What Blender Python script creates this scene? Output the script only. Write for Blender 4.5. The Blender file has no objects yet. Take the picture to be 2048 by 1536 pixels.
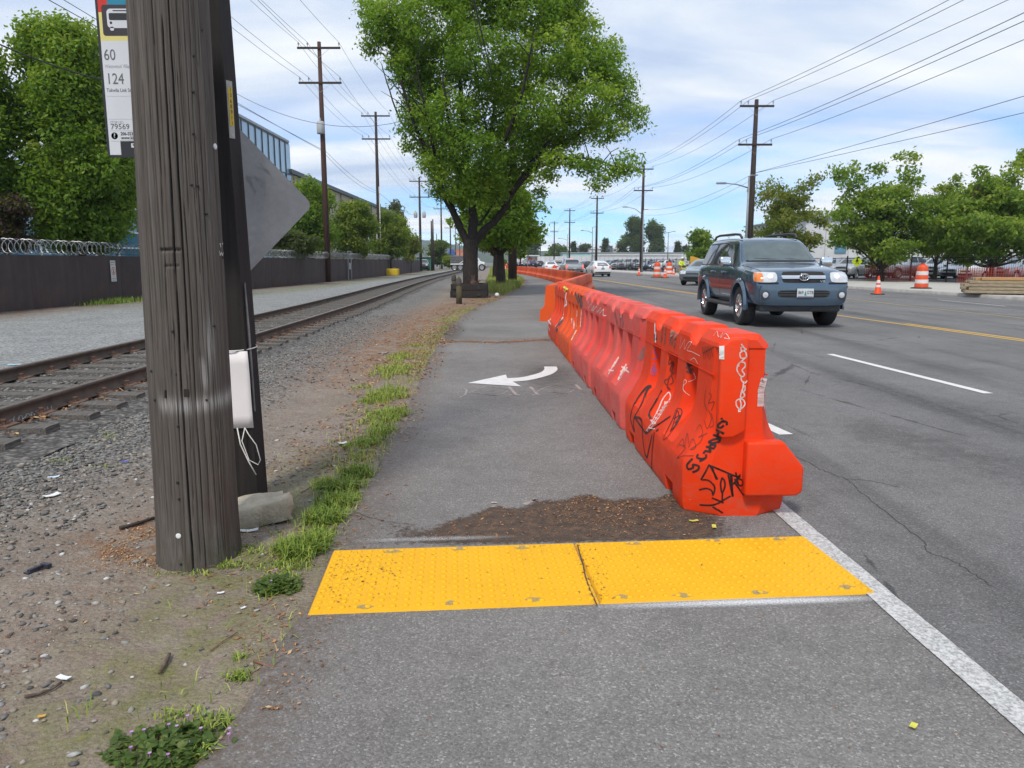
import bpy, bmesh, math, random
import numpy as np
from math import radians as R, sin, cos, pi, atan2, sqrt
from mathutils import Vector, Matrix
from mathutils.bvhtree import BVHTree

SC = bpy.context.scene
COL = SC.collection
random.seed(7)
rng = np.random.default_rng(7)

# ------------------------------------------------------------------ camera
FPX, EYE, YH = 1500.0, 1.42, 523.0
TP = (768 - YH) / FPX
PITCH = math.atan(TP)
cd = bpy.data.cameras.new('camera')
cam = bpy.data.objects.new('camera', cd)
COL.objects.link(cam)
cam.location = (0, 0, EYE)
cam.rotation_euler = (pi / 2 - PITCH, 0, 0)
cd.sensor_width = 36
cd.lens = FPX / 2048 * 36
cd.clip_start, cd.clip_end = 0.05, 6000
SC.camera = cam

# ------------------------------------------------------------------ sky and sun
SUN_EL, SUN_AZ = R(52), R(200)          # azimuth measured clockwise from +Y: behind the camera, a little left
world = bpy.data.worlds.new('World')
SC.world = world
world.use_nodes = True
wn, wl = world.node_tree.nodes, world.node_tree.links
wn.clear()
def WN(t, **k):
    n = wn.new(t)
    for a, b in k.items(): setattr(n, a, b)
    return n
def wmath(op, a, b=None):
    n = WN('ShaderNodeMath', operation=op)
    for i, v in enumerate((a, b)):
        if v is None: continue
        if isinstance(v, (int, float)): n.inputs[i].default_value = v
        else: wl.new(v, n.inputs[i])
    return n.outputs[0]
def wramp(src, stops):
    n = WN('ShaderNodeValToRGB')
    e = n.color_ramp.elements
    while len(e) < len(stops): e.new(0.5)
    for i, (p, c) in enumerate(stops):
        e[i].position = p
        e[i].color = (c, c, c, 1) if isinstance(c, (int, float)) else (*c, 1)
    wl.new(src, n.inputs[0])
    return n.outputs[0]
w_out = WN('ShaderNodeOutputWorld')
sky = WN('ShaderNodeTexSky', sky_type='NISHITA', sun_disc=False)
sky.sun_elevation, sky.sun_rotation = SUN_EL, SUN_AZ
sky.air_density, sky.dust_density, sky.ozone_density = 1.0, 0.0, 3.0
tc = WN('ShaderNodeTexCoord')
sep = WN('ShaderNodeSeparateXYZ'); wl.new(tc.outputs['Generated'], sep.inputs[0])
zc = wmath('ADD', wmath('MAXIMUM', sep.outputs[2], 0.0), 0.11)
comb = WN('ShaderNodeCombineXYZ')
wl.new(wmath('DIVIDE', sep.outputs[0], zc), comb.inputs[0])
wl.new(wmath('DIVIDE', sep.outputs[1], zc), comb.inputs[1])
def wnoise(scale, detail, off, rough=0.55, dist=0.0, sx=1.0, rot=0.0):
    mp = WN('ShaderNodeMapping')
    mp.inputs['Location'].default_value = off
    mp.inputs['Rotation'].default_value = (0, 0, rot)
    mp.inputs['Scale'].default_value = (scale * sx, scale, scale)
    wl.new(comb.outputs[0], mp.inputs[0])
    n = WN('ShaderNodeTexNoise')
    n.inputs['Scale'].default_value = 1.0
    n.inputs['Detail'].default_value = detail
    n.inputs['Roughness'].default_value = rough
    n.inputs['Distortion'].default_value = dist
    wl.new(mp.outputs[0], n.inputs['Vector'])
    return n.outputs['Fac']
cover = wramp(wnoise(0.42, 9, (3.1, 7.4, 0), 0.55, 0.25), [(0.40, 0.0), (0.56, 1.0)])
# thicker overhead, broken towards the horizon
elev = wramp(sep.outputs[2], [(0.0, 0.62), (0.10, 0.70), (0.22, 0.92), (0.32, 1.0)])
shade = wnoise(0.95, 9, (1.7, 0.4, 2), 0.56, 0.45, 0.55, 0.5)
ccol = wramp(shade, [(0.32, (0.44, 0.56, 0.79)), (0.45, (0.63, 0.73, 0.89)), (0.56, (0.86, 0.91, 0.96)), (0.68, (1.05, 1.06, 1.06))])
low = wramp(sep.outputs[2], [(0.02, 1.0), (0.16, 0.0)])
mixl = WN('ShaderNodeMixRGB'); wl.new(low, mixl.inputs[0]); wl.new(ccol, mixl.inputs[1])
ccol2 = wramp(shade, [(0.36, (0.60, 0.72, 0.90)), (0.52, (1.08, 1.10, 1.12))])
wl.new(ccol2, mixl.inputs[2])
cmask = WN('ShaderNodeMath', operation='MAXIMUM')
wl.new(wmath('MULTIPLY', cover, 1.0), cmask.inputs[0])
wl.new(wramp(sep.outputs[2], [(0.115, 0.0), (0.20, 0.95)]), cmask.inputs[1])
bg1 = WN('ShaderNodeBackground'); bg1.inputs[1].default_value = 0.075
tint = WN('ShaderNodeMixRGB', blend_type='MULTIPLY'); tint.inputs[0].default_value = 1; tint.inputs[2].default_value = (.52, .80, 1.18, 1)
wl.new(sky.outputs[0], tint.inputs[1]); wl.new(tint.outputs[0], bg1.inputs[0])
bg2 = WN('ShaderNodeBackground'); bg2.inputs[1].default_value = 0.55
wl.new(mixl.outputs[0], bg2.inputs[0])
mx = WN('ShaderNodeMixShader')
wl.new(cmask.outputs[0], mx.inputs[0]); wl.new(bg1.outputs[0], mx.inputs[1]); wl.new(bg2.outputs[0], mx.inputs[2])
wl.new(mx.outputs[0], w_out.inputs[0])

sd = bpy.data.lights.new('sun', 'SUN')
sd.energy, sd.angle, sd.color = 1.5, R(10), (1.0, 0.92, 0.82)
sun = bpy.data.objects.new('sun', sd); COL.objects.link(sun)
sdir = Vector((sin(SUN_AZ) * cos(SUN_EL), cos(SUN_AZ) * cos(SUN_EL), sin(SUN_EL)))
sun.rotation_euler = sdir.to_track_quat('Z', 'Y').to_euler()
sun.location = (0, -20, 40)

vs = SC.view_settings
vs.view_transform, vs.look = 'Standard', 'None'
vs.exposure, vs.gamma, vs.use_curve_mapping = 1.0, 1.0, False
SC.cycles.max_bounces = 6
SC.cycles.transparent_max_bounces = 12
SC.cycles.use_denoising = True

# ------------------------------------------------------------------ placing helpers
def ray(px, py):
    rx, ry = (px - 1024) / FPX, (768 - py) / FPX
    return Vector((rx, cos(PITCH) + ry * sin(PITCH), -sin(PITCH) + ry * cos(PITCH)))
def G(px, py, z=0.0):                   # point of the horizontal plane z seen at that pixel
    d = ray(px, py); t = (z - EYE) / d.z
    return Vector((d.x * t, d.y * t, z))
def P(px, py, Y):                       # point at distance Y ahead seen at that pixel
    d = ray(px, py); t = Y / d.y
    return Vector((d.x * t, Y, EYE + d.z * t))
def lerp(a, b, t): return a + (b - a) * t

# ------------------------------------------------------------------ object helpers
def link(o, parent=None):
    COL.objects.link(o)
    if parent is not None: o.parent = parent
    return o
def tag(o, label=None, cat=None, group=None, kind=None):
    if label: o['label'] = label
    if cat: o['category'] = cat
    if group: o['group'] = group
    if kind: o['kind'] = kind
    return o
def thing(name, label, cat, loc=(0, 0, 0), rz=0.0, group=None):
    o = bpy.data.objects.new(name, None)
    o.empty_display_size = 0.2
    o.location = loc; o.rotation_euler = (0, 0, rz)
    link(o)
    return tag(o, label, cat, group)
def mesh_obj(name, me, mat=None, parent=None):
    if mat is not None and not me.materials: me.materials.append(mat)
    return link(bpy.data.objects.new(name, me), parent)
def dup_tree(o, parent=None):
    c = o.copy(); COL.objects.link(c)
    if parent is not None: c.parent = parent
    for ch in list(o.children): dup_tree(ch, c)
    return c

class MB:
    """collects simple solids and builds them as one mesh"""
    def __init__(s): s.v, s.f = [], []
    def add(s, vs_, fs_):
        n = len(s.v); s.v += [tuple(v) for v in vs_]; s.f += [tuple(i + n for i in f) for f in fs_]
        return s
    def box(s, c, d, M=None):
        x, y, z = d[0] / 2, d[1] / 2, d[2] / 2
        vv = [Vector((sx * x, sy * y, sz * z)) for sz in (-1, 1) for sy in (-1, 1) for sx in (-1, 1)]
        if M is not None: vv = [M @ v for v in vv]
        c = Vector(c)
        return s.add([c + v for v in vv], [(0, 2, 3, 1), (4, 5, 7, 6), (0, 1, 5, 4), (1, 3, 7, 5), (3, 2, 6, 7), (2, 0, 4, 6)])
    def tube(s, pts, r, n=8, caps=True):
        pts = [Vector(p) for p in pts]
        rs = [r] * len(pts) if isinstance(r, (int, float)) else list(r)
        base = len(s.v); prev = None
        for i, p in enumerate(pts):
            a = pts[max(i - 1, 0)]; b = pts[min(i + 1, len(pts) - 1)]
            t = (b - a)
            t = t.normalized() if t.length > 1e-9 else Vector((0, 0, 1))
            if prev is None:
                u = t.orthogonal().normalized()
            else:
                u = (prev - t * prev.dot(t))
                u = u.normalized() if u.length > 1e-6 else t.orthogonal().normalized()
            prev = u; w = t.cross(u)
            for k in range(n):
                an = 2 * pi * k / n
                s.v.append(tuple(p + (u * cos(an) + w * sin(an)) * rs[i]))
        for i in range(len(pts) - 1):
            for k in range(n):
                a = base + i * n + k; b = base + i * n + (k + 1) % n
                s.f.append((a, b, b + n, a + n))
        if caps:
            s.f.append(tuple(base + k for k in range(n))[::-1])
            e = base + (len(pts) - 1) * n
            s.f.append(tuple(e + k for k in range(n)))
        return s
    def lathe(s, prof, c=(0, 0, 0), n=20, axis='z', caps=True):
        base = len(s.v)
        for (r, z) in prof:
            for k in range(n):
                an = 2 * pi * k / n
                x, y = r * cos(an), r * sin(an)
                p = (x, y, z) if axis == 'z' else ((z, x, y) if axis == 'x' else (x, z, y))
                s.v.append((p[0] + c[0], p[1] + c[1], p[2] + c[2]))
        m = len(prof)
        for i in range(m - 1):
            for k in range(n):
                a = base + i * n + k; b = base + i * n + (k + 1) % n
                s.f.append((a, b, b + n, a + n))
        if not caps: return s
        s.f.append(tuple(base + k for k in range(n))[::-1])
        e = base + (m - 1) * n
        s.f.append(tuple(e + k for k in range(n)))
        return s
    def prism(s, poly, d, M=None):
        """polygon in local xy extruded along local z from 0 to d"""
        n = len(poly)
        vv = [Vector((x, y, 0)) for x, y in poly] + [Vector((x, y, d)) for x, y in poly]
        if M is not None: vv = [M @ v for v in vv]
        return s.add(vv, [tuple(range(n))[::-1], tuple(range(n, 2 * n))] + [(i, (i + 1) % n, n + (i + 1) % n, n + i) for i in range(n)])
    def sheet(s, pts):
        return s.add(pts, [tuple(range(len(pts)))])
    def mesh(s, name, smooth=False, sharp=None):
        me = bpy.data.meshes.new(name)
        me.from_pydata(s.v, [], s.f)
        bm = bmesh.new(); bm.from_mesh(me)
        bmesh.ops.recalc_face_normals(bm, faces=bm.faces)
        bm.to_mesh(me); bm.free()
        if smooth or sharp is not None:
            me.polygons.foreach_set('use_smooth', [True] * len(me.polygons))
            if sharp is not None: me.set_sharp_from_angle(angle=R(sharp))
        me.update()
        return me
    def build(s, name, mat=None, parent=None, smooth=False, sharp=None):
        return mesh_obj(name, s.mesh(name, smooth, sharp), mat, parent)

def np_mesh(name, V, F, smooth=False):
    """V (n,3), F (m,k) arrays with constant face size"""
    me = bpy.data.meshes.new(name)
    V = np.asarray(V, dtype=np.float32); F = np.asarray(F, dtype=np.int32)
    m, k = F.shape
    me.vertices.add(len(V)); me.vertices.foreach_set('co', V.ravel())
    me.loops.add(m * k); me.loops.foreach_set('vertex_index', F.ravel())
    me.polygons.add(m)
    me.polygons.foreach_set('loop_start', np.arange(0, m * k, k, dtype=np.int32))
    me.polygons.foreach_set('loop_total', np.full(m, k, dtype=np.int32))
    if smooth: me.polygons.foreach_set('use_smooth', np.ones(m, dtype=bool))
    me.update(calc_edges=True)
    me.validate()
    return me
def grid_faces(ny, nx, wrap=False):
    j, i = np.meshgrid(np.arange(ny - 1), np.arange(nx if wrap else nx - 1), indexing='ij')
    a = j * nx + i; b = j * nx + (i + 1) % nx
    return np.stack([a, b, b + nx, a + nx], -1).reshape(-1, 4)
def attr_f(me, name, vals, domain='POINT'):
    a = me.attributes.new(name, 'FLOAT', domain)
    a.data.foreach_set('value', np.asarray(vals, dtype=np.float32))
def bvh_of(o):
    M = o.matrix_world if o.parent is None else (o.parent.matrix_basis @ o.matrix_basis)
    me = o.data
    return BVHTree.FromPolygons([M @ v.co for v in me.vertices], [tuple(p.vertices) for p in me.polygons])

# smooth value noise for geometry
_perm = np.random.default_rng(3).random((64, 64, 8)).astype(np.float32)
def vnoise(x, y, k=0):
    x = np.asarray(x, float); y = np.asarray(y, float)
    xi = np.floor(x).astype(int); yi = np.floor(y).astype(int)
    fx = x - xi; fy = y - yi
    fx = fx * fx * (3 - 2 * fx); fy = fy * fy * (3 - 2 * fy)
    T = _perm[:, :, k % 8]
    a = T[xi % 64, yi % 64]; b = T[(xi + 1) % 64, yi % 64]
    c = T[xi % 64, (yi + 1) % 64]; d = T[(xi + 1) % 64, (yi + 1) % 64]
    return (a * (1 - fx) + b * fx) * (1 - fy) + (c * (1 - fx) + d * fx) * fy
def fbm(x, y, k=0, o=4):
    s, a, t = 0, 1, 0
    for i in range(o):
        s = s + a * vnoise(np.asarray(x) * 2 ** i + 17.3 * i, np.asarray(y) * 2 ** i + 9.1 * i, k + i); t += a; a *= .5
    return s / t

# ------------------------------------------------------------------ materials
class NT:
    def __init__(s, name):
        s.m = bpy.data.materials.new(name); s.m.use_nodes = True
        s.n, s.l = s.m.node_tree.nodes, s.m.node_tree.links
        s.b = s.n['Principled BSDF']
        s.out = s.n['Material Output']
        s.tc = s.n.new('ShaderNodeTexCoord')
    def N(s, t, **k):
        n = s.n.new(t)
        for a, b in k.items(): setattr(n, a, b)
        return n
    def co(s, scale=(1, 1, 1), coord='Object', rot=(0, 0, 0), loc=(0, 0, 0)):
        mp = s.N('ShaderNodeMapping'); mp.inputs['Scale'].default_value = scale
        mp.inputs['Rotation'].default_value = rot; mp.inputs['Location'].default_value = loc
        s.l.new(s.tc.outputs[coord], mp.inputs[0]); return mp.outputs[0]
    def noise(s, scale, detail=4, rough=.55, dist=0, vec=None, color=False):
        n = s.N('ShaderNodeTexNoise')
        n.inputs['Scale'].default_value = scale; n.inputs['Detail'].default_value = detail
        n.inputs['Roughness'].default_value = rough; n.inputs['Distortion'].default_value = dist
        s.l.new(vec if vec is not None else s.tc.outputs['Object'], n.inputs['Vector'])
        return n.outputs['Color' if color else 'Fac']
    def voro(s, scale, feature='F1', out='Distance', vec=None, rand=1):
        n = s.N('ShaderNodeTexVoronoi', feature=feature)
        n.inputs['Scale'].default_value = scale; n.inputs['Randomness'].default_value = rand
        s.l.new(vec if vec is not None else s.tc.outputs['Object'], n.inputs['Vector'])
        return n.outputs[out]
    def ramp(s, src, stops, interp='LINEAR'):
        n = s.N('ShaderNodeValToRGB'); n.color_ramp.interpolation = interp
        e = n.color_ramp.elements
        while len(e) < len(stops): e.new(0.5)
        for i, (p, c) in enumerate(stops):
            e[i].position = p; e[i].color = (c, c, c, 1) if isinstance(c, (int, float)) else (*c[:3], 1)
        s.l.new(src, n.inputs[0]); return n.outputs[0]
    def mix(s, f, a, b, mode='MIX'):
        n = s.N('ShaderNodeMixRGB', blend_type=mode)
        for i, v in enumerate((f, a, b)):
            if isinstance(v, (int, float)): n.inputs[i].default_value = v if i == 0 else (v, v, v, 1)
            elif isinstance(v, tuple): n.inputs[i].default_value = (*v[:3], 1)
            else: s.l.new(v, n.inputs[i])
        return n.outputs[0]
    def math(s, op, a, b=None, clamp=False):
        n = s.N('ShaderNodeMath', operation=op); n.use_clamp = clamp
        for i, v in enumerate((a, b)):
            if v is None: continue
            if isinstance(v, (int, float)): n.inputs[i].default_value = v
            else: s.l.new(v, n.inputs[i])
        return n.outputs[0]
    def attr(s, name):
        n = s.N('ShaderNodeAttribute', attribute_name=name); return n.outputs['Fac']
    def set(s, col=None, rough=None, metal=None, spec=None):
        for k, v in (('Base Color', col), ('Roughness', rough), ('Metallic', metal), ('Specular IOR Level', spec)):
            if v is None: continue
            if isinstance(v, tuple): s.b.inputs[k].default_value = (*v[:3], 1)
            elif isinstance(v, (int, float)): s.b.inputs[k].default_value = v
            else: s.l.new(v, s.b.inputs[k])
        return s
    def bump(s, h, strength=.3, dist=.01):
        n = s.N('ShaderNodeBump'); n.inputs['Strength'].default_value = strength; n.inputs['Distance'].default_value = dist
        s.l.new(h, n.inputs['Height']); s.l.new(n.outputs[0], s.b.inputs['Normal']); return s

_mats = {}
def mat(name, c1, c2=None, scale=6, rough=.7, metal=0, spec=.4, bump=0, bscale=40, bdist=.004, stretch=(1, 1, 1), lo=.35, hi=.65, emit=0, coat=0, detail=5):
    if name in _mats: return _mats[name]
    t = NT(name); v = t.co(stretch)
    if c2 is None: c2 = tuple(x * .8 for x in c1)
    t.set(t.ramp(t.noise(scale, detail, vec=v), [(lo, c1), (hi, c2)]), rough, metal, spec)
    if bump: t.bump(t.noise(bscale, 4, vec=v), bump, bdist)
    if emit:
        t.b.inputs['Emission Color'].default_value = (*c1, 1); t.b.inputs['Emission Strength'].default_value = emit
    if coat:
        t.b.inputs['Coat Weight'].default_value = coat; t.b.inputs['Coat Roughness'].default_value = .04
    _mats[name] = t.m
    return t.m
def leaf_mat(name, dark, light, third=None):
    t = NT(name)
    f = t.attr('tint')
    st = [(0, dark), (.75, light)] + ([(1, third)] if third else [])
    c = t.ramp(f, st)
    t.set(c, .55, 0, .3)
    tr = t.N('ShaderNodeBsdfTranslucent'); t.l.new(t.mix(.5, c, (.36, .52, .03), 'MIX'), tr.inputs[0])
    ms = t.N('ShaderNodeMixShader'); ms.inputs[0].default_value = .46
    t.l.new(t.b.outputs[0], ms.inputs[1]); t.l.new(tr.outputs[0], ms.inputs[2]); t.l.new(ms.outputs[0], t.out.inputs[0])
    return t.m
def paint(name, col, rough=.28, metal=.35, coat=.8):
    return mat('paint_' + name, col, tuple(x * .93 for x in col), 3, rough, metal, .5, coat=coat)

M_steel = mat('galvanised steel', (.42, .43, .44), (.33, .34, .36), 9, .45, .8)
M_dark = mat('dark rubber', (.022, .022, .024), (.04, .04, .04), 20, .85)
M_black = mat('black plastic', (.02, .02, .022), (.03, .03, .032), 12, .5)
M_white = mat('white paint', (.78, .78, .77), (.68, .68, .67), 14, .6)
M_chrome = mat('chrome', (.78, .79, .8), (.7, .71, .72), 5, .12, 1.0)
M_glass = mat('tinted glass', (.02, .026, .03), (.03, .036, .04), 2, .04, 0, .8)
M_polewood = mat('creosoted pole wood', (.055, .042, .035), (.03, .024, .022), 3, .85, 0, .3, .4, 30, .01, (8, 8, .4))
M_insul = mat('grey porcelain', (.30, .32, .34), (.22, .24, .26), 10, .3)
M_wire = mat('weathered cable', (.03, .03, .033), (.05, .05, .055), 10, .6)
# ================================================================== the setting
def poly_fn(pts):
    ys = [p[1] for p in pts]; xs = [p[0] for p in pts]
    o = np.argsort(ys); ys = np.array(ys)[o]; xs = np.array(xs)[o]
    return lambda y: np.interp(y, ys, xs)
def smooth_fn(f, w=1.5):
    return lambda y: sum(f(np.asarray(y, float) + d * w) for d in (-1, -.5, 0, .5, 1)) / 5
path_left0 = poly_fn([(-.90, -6), (-.89, 1.9), (-.87, 2.6), (-.88, 3.3), (-.91, 3.9), (-.94, 4.9), (-1.0, 6.3), (-1.06, 7.7), (-1.21, 10.3), (-1.32, 13.7), (-1.4, 17.7), (-1.16, 23.5), (-.29, 31.5), (.58, 41.8), (.96, 52), (.75, 66), (.2, 90), (-1.0, 130), (-2, 170), (-3, 320)])
path_left = lambda y: path_left0(y) + (fbm(np.asarray(y) * 2.2, np.asarray(y) * 0 + 3, 1, 4) - .5) * .16
edge_x = poly_fn([(1.70, -6), (1.61, 2.15), (1.56, 4.12), (1.45, 8), (1.35, 14), (1.6, 20), (2.4, 30), (2.9, 45), (2.75, 58), (2.0, 75), (1.0, 92), (0, 130), (-1, 170), (-2, 320)])
kerb_x = poly_fn([(20.6, -6), (18.7, 24), (18.5, 33), (17.7, 40.3), (14.33, 87), (13.2, 104), (11.3, 140), (6, 320)])
track_x = smooth_fn(poly_fn([(-5.02, -8), (-5.08, 6), (-5.12, 10), (-5.30, 20), (-5.6, 28), (-6.2, 40), (-6.9, 62), (-7.5, 107), (-7.7, 140), (-7.6, 220)]), 4)
fence_pts = [(-14.9, 8), (-14.44, 21.2), (-14.18, 29), (-13.2, 46), (-12.9, 75), (-13.24, 109)]
fence_x = poly_fn(fence_pts)

def yseries(y0, y1, k=0.02, m=.05):
    ys = [y0]
    while ys[-1] < y1: ys.append(ys[-1] + max(m, abs(ys[-1]) * k))
    ys[-1] = y1
    return np.array(ys)
def sheet(name, lf, rf, ys, nx, z, material, kind='structure', zf=None, parent=None):
    t = np.linspace(0, 1, nx)
    L, Rr = np.asarray(lf(ys), float), np.asarray(rf(ys), float)
    X = L[:, None] * (1 - t) + Rr[:, None] * t
    Y = np.repeat(ys[:, None], nx, 1)
    Z = np.full_like(X, z) if zf is None else zf(X, Y)
    me = np_mesh(name, np.stack([X, Y, Z], -1).reshape(-1, 3), grid_faces(len(ys), nx), True)
    o = mesh_obj(name, me, material, parent)
    if kind: o['kind'] = kind
    return o, X, Y

# ---- far ground
t = NT('far earth'); t.set(t.ramp(t.noise(.05, 6), [(.35, (.16, .16, .14)), (.65, (.10, .11, .07))]), .95)
MB().sheet([(-900, -40, -.06), (900, -40, -.06), (1500, 3000, -.06), (-1500, 3000, -.06)]).build('ground', t.m)['kind'] = 'structure'

# ---- asphalt
def asphalt(name, base, streak):
    t = NT(name)
    v = t.co((1, 1, 0))
    c = t.voro(150, 'F1', 'Color', v)
    sp = t.N('ShaderNodeSeparateColor'); t.l.new(c, sp.inputs[0])
    agg = t.ramp(sp.outputs[0], [(0, .66), (.45, .90), (.80, 1.06), (.94, 1.30), (1, 1.75)])
    fine = t.ramp(t.noise(330, 3, .7, vec=v), [(.3, .82), (.7, 1.16)])
    patch = t.ramp(t.noise(.55, 6, .6, vec=v), [(.3, .80), (.7, 1.14)])
    patch2 = t.ramp(t.noise(5, 6, .7, vec=v), [(.28, .84), (.5, 1.0), (.7, 1.08)])
    m = t.mix(1, t.mix(1, agg, fine, 'MULTIPLY'), t.mix(1, patch, patch2, 'MULTIPLY'), 'MULTIPLY')
    col = t.mix(1, base, m, 'MULTIPLY')
    if streak:
        vs2 = t.co((1.1, .035, 0), rot=(0, 0, R(-4)))
        st = t.ramp(t.noise(1.0, 4, .6, .4, vs2), [(.36, .68), (.50, 1.0), (.7, 1.07)])
        col = t.mix(1, col, st, 'MULTIPLY')
        ck = t.voro(.55, 'DISTANCE_TO_EDGE', vec=t.co((1, .5, 0), loc=(3, 1, 0)))
        wig = t.noise(3, 4, .6, vec=v)
        crack = t.ramp(t.math('ADD', ck, t.math('MULTIPLY', wig, .05)), [(.026, .45), (.031, 1.0)])
        keep = t.ramp(t.noise(.35, 2, vec=v), [(.50, 0), (.56, 1)])
        col = t.mix(1, col, t.mix(keep, 1.0, crack), 'MULTIPLY')
    else:
        dk = t.attr('dirt')
        n = t.noise(26, 5, .65, vec=v)
        f = t.math('MULTIPLY', dk, t.ramp(n, [(.35, .15), (.62, 1.0)]), True)
        col = t.mix(f, col, t.ramp(t.noise(60, 3, vec=v), [(.3, (.085, .06, .045)), (.7, (.15, .115, .09))]))
    t.set(col, .88, 0, .35)
    h = t.math('ADD', t.math('MULTIPLY', t.voro(150, 'F1', 'Distance', v), -1.0), t.noise(420, 2, vec=v))
    t.bump(h, .55, .004)
    return t.m
M_path = asphalt('worn path asphalt', (.202, .194, .186), False)
M_road = asphalt('grey road asphalt', (.165, .162, .160), True)
ysr = yseries(-6, 320, .03, .25)
road, _, _ = sheet('road', edge_x, kerb_x, ysr, 12, .004, M_road)
ysp = yseries(-6, 200, .010, .035)
path, X, Y = sheet('bike_path', path_left, edge_x, ysp, 26, .004, M_path)
dl = X - path_left0(Y)
dirt = np.clip(1 - dl / .30, 0, 1) * .8 + np.clip(1 - dl / .9, 0, 1) * .22
band = np.exp(-((Y - 13.9) / .35) ** 2) * .5 + np.exp(-((Y - 22) / .5) ** 2) * .25
attr_f(path.data, 'dirt', np.clip(dirt + band, 0, 1).ravel())

# ---- verge: dirt, moss, needles (dense relief near the camera)
t = NT('trodden dirt and gravel')
v = t.co()
n1, n2, n3 = t.noise(1.6, 6, .6, vec=v), t.noise(14, 5, .65, vec=v), t.noise(90, 4, .7, vec=v)
soil = t.mix(.5, t.ramp(n1, [(.35, (.118, .090, .070)), (.65, (.200, .168, .138))]), t.ramp(n2, [(.3, (.105, .082, .064)), (.7, (.215, .186, .155))]))
soil = t.mix(1, soil, t.ramp(n3, [(.28, .95), (.72, 2.2)]), 'MULTIPLY')
grav = t.voro(42, 'F1', 'Color', v)
sp = t.N('ShaderNodeSeparateColor'); t.l.new(grav, sp.inputs[0])
gcol = t.mix(1, t.ramp(sp.outputs[0], [(0, (.08, .085, .09)), (.5, (.21, .22, .22)), (.85, (.30, .305, .30)), (1, (.42, .41, .39))]), t.ramp(t.voro(42, 'F1', 'Distance', v), [(.25, 1.0), (.75, .35)]), 'MULTIPLY')
col = t.mix(t.math('MULTIPLY', t.attr('gravel'), t.ramp(n2, [(.3, .45), (.6, 1)]), True), soil, gcol)
need = t.ramp(t.noise(55, 5, .7, 1.5, t.co((1, 1, 1))), [(.3, (.12, .055, .028)), (.6, (.26, .125, .055)), (.75, (.34, .20, .10))])
col = t.mix(t.math('MULTIPLY', t.attr('needles'), t.ramp(t.noise(5, 6, .7, vec=v), [(.42, 0), (.60, 1)]), True), col, need)
moss = t.ramp(t.noise(70, 4, .7, vec=v), [(.3, (.075, .090, .022)), (.7, (.22, .22, .06))])
col = t.mix(t.math('MULTIPLY', t.attr('moss'), t.ramp(t.noise(7, 6, .7, vec=v), [(.40, 0), (.62, .85)]), True), col, moss)
t.set(col, .95, 0, .2)
t.bump(t.math('ADD', n3, t.math('ADD', t.math('MULTIPLY', n2, 1.5), t.math('MULTIPLY', t.voro(42, 'F1', 'Distance', v), -.8))), .8, .012)
M_verge = t.m
ysv = yseries(-4, 170, .011, .032)
def verge_z(X, Y):
    d = np.clip((path_left(Y[:, 0])[:, None] - X), 0, 1)
    return -.010 + np.clip(d * 3, 0, 1) * ((fbm(X * 1.3, Y * 1.3, 2) - .45) * .045 + (fbm(X * 9, Y * 9, 4) - .5) * .022 + (fbm(X * 30, Y * 30, 1, 2) - .5) * .010)
verge, X, Y = sheet('dirt_verge', lambda y: track_x(y) + .4, lambda y: path_left(y) + .10, ysv, 120, 0, M_verge, 'structure', verge_z)
dtr = X - track_x(Y)[:, ]; dp = path_left0(Y) - X
nz = fbm(X * .8, Y * .8, 5)
gr = np.clip(1.35 - np.abs(dtr - 1.5) / 1.1, 0, 1) * np.clip((Y - 3) / 3, 0.25, 1) + .28 * np.clip((Y - 1) / 4, .4, 1)
ne = np.clip(1.25 - np.abs(dp - .7) / 1.3, 0, 1) * np.clip((Y - 7) / 5, .12, 1) + np.exp(-((X + 1.95) ** 2 + (Y - 3.75) ** 2) / .06) * 1.4
mo = (np.clip(1.1 - np.abs(dp - .35) / .55, 0, 1) * np.clip(1.3 - (Y - 2) / 6, .25, 1)) * (nz > .47) * .9
attr_f(verge.data, 'gravel', np.clip(gr, 0, 1).ravel()); attr_f(verge.data, 'needles', np.clip(ne, 0, 1).ravel()); attr_f(verge.data, 'moss', np.clip(mo, 0, 1).ravel())

# ---- gravel lane between track and fence, and yard beyond
t = NT('fine grey gravel'); v = t.co()
c = t.voro(34, 'F1', 'Color', v); sp = t.N('ShaderNodeSeparateColor'); t.l.new(c, sp.inputs[0])
g0 = t.mix(1, t.ramp(sp.outputs[0], [(0, (.13, .135, .14)), (.6, (.25, .262, .26)), (1, (.37, .37, .36))]), t.ramp(t.noise(1.1, 6, .6, vec=v), [(.3, .86), (.7, 1.1)]), 'MULTIPLY')
brn = t.ramp(t.noise(22, 5, .7, vec=v), [(.3, (.10, .06, .035)), (.7, (.20, .135, .085))])
col = t.mix(t.math('MULTIPLY', t.attr('needles'), t.ramp(t.noise(2.2, 6, .7, vec=v), [(.32, .1), (.56, 1)]), True), g0, brn)
col = t.mix(t.math('MULTIPLY', t.attr('moss'), t.ramp(t.noise(2.6, 6, .7, vec=v), [(.40, 0), (.60, .85)]), True), col, t.ramp(t.noise(30, 4, vec=v), [(.3, (.09, .10, .02)), (.7, (.19, .18, .05))]))
t.set(col, .95, 0, .2); t.bump(t.math('ADD', t.voro(34, 'F1', 'Distance', v), t.noise(60, 3, vec=v)), .8, .012)
ysg = yseries(-4, 260, .022, .09)
lane, X, Y = sheet('gravel_lane', lambda y: fence_x(y) - .3, lambda y: track_x(y) - .4, ysg, 60, 0, t.m, 'structure',
                   lambda X, Y: -.005 + (fbm(X * 1.1, Y * 1.1, 2) - .45) * .05)
df = X - fence_x(Y)
attr_f(lane.data, 'needles', (np.clip(1.25 - df / 2.0, 0, 1) + .35 * np.clip(1 - np.abs(track_x(Y) - 1.1 - X) / .6, 0, 1)).ravel())
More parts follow.
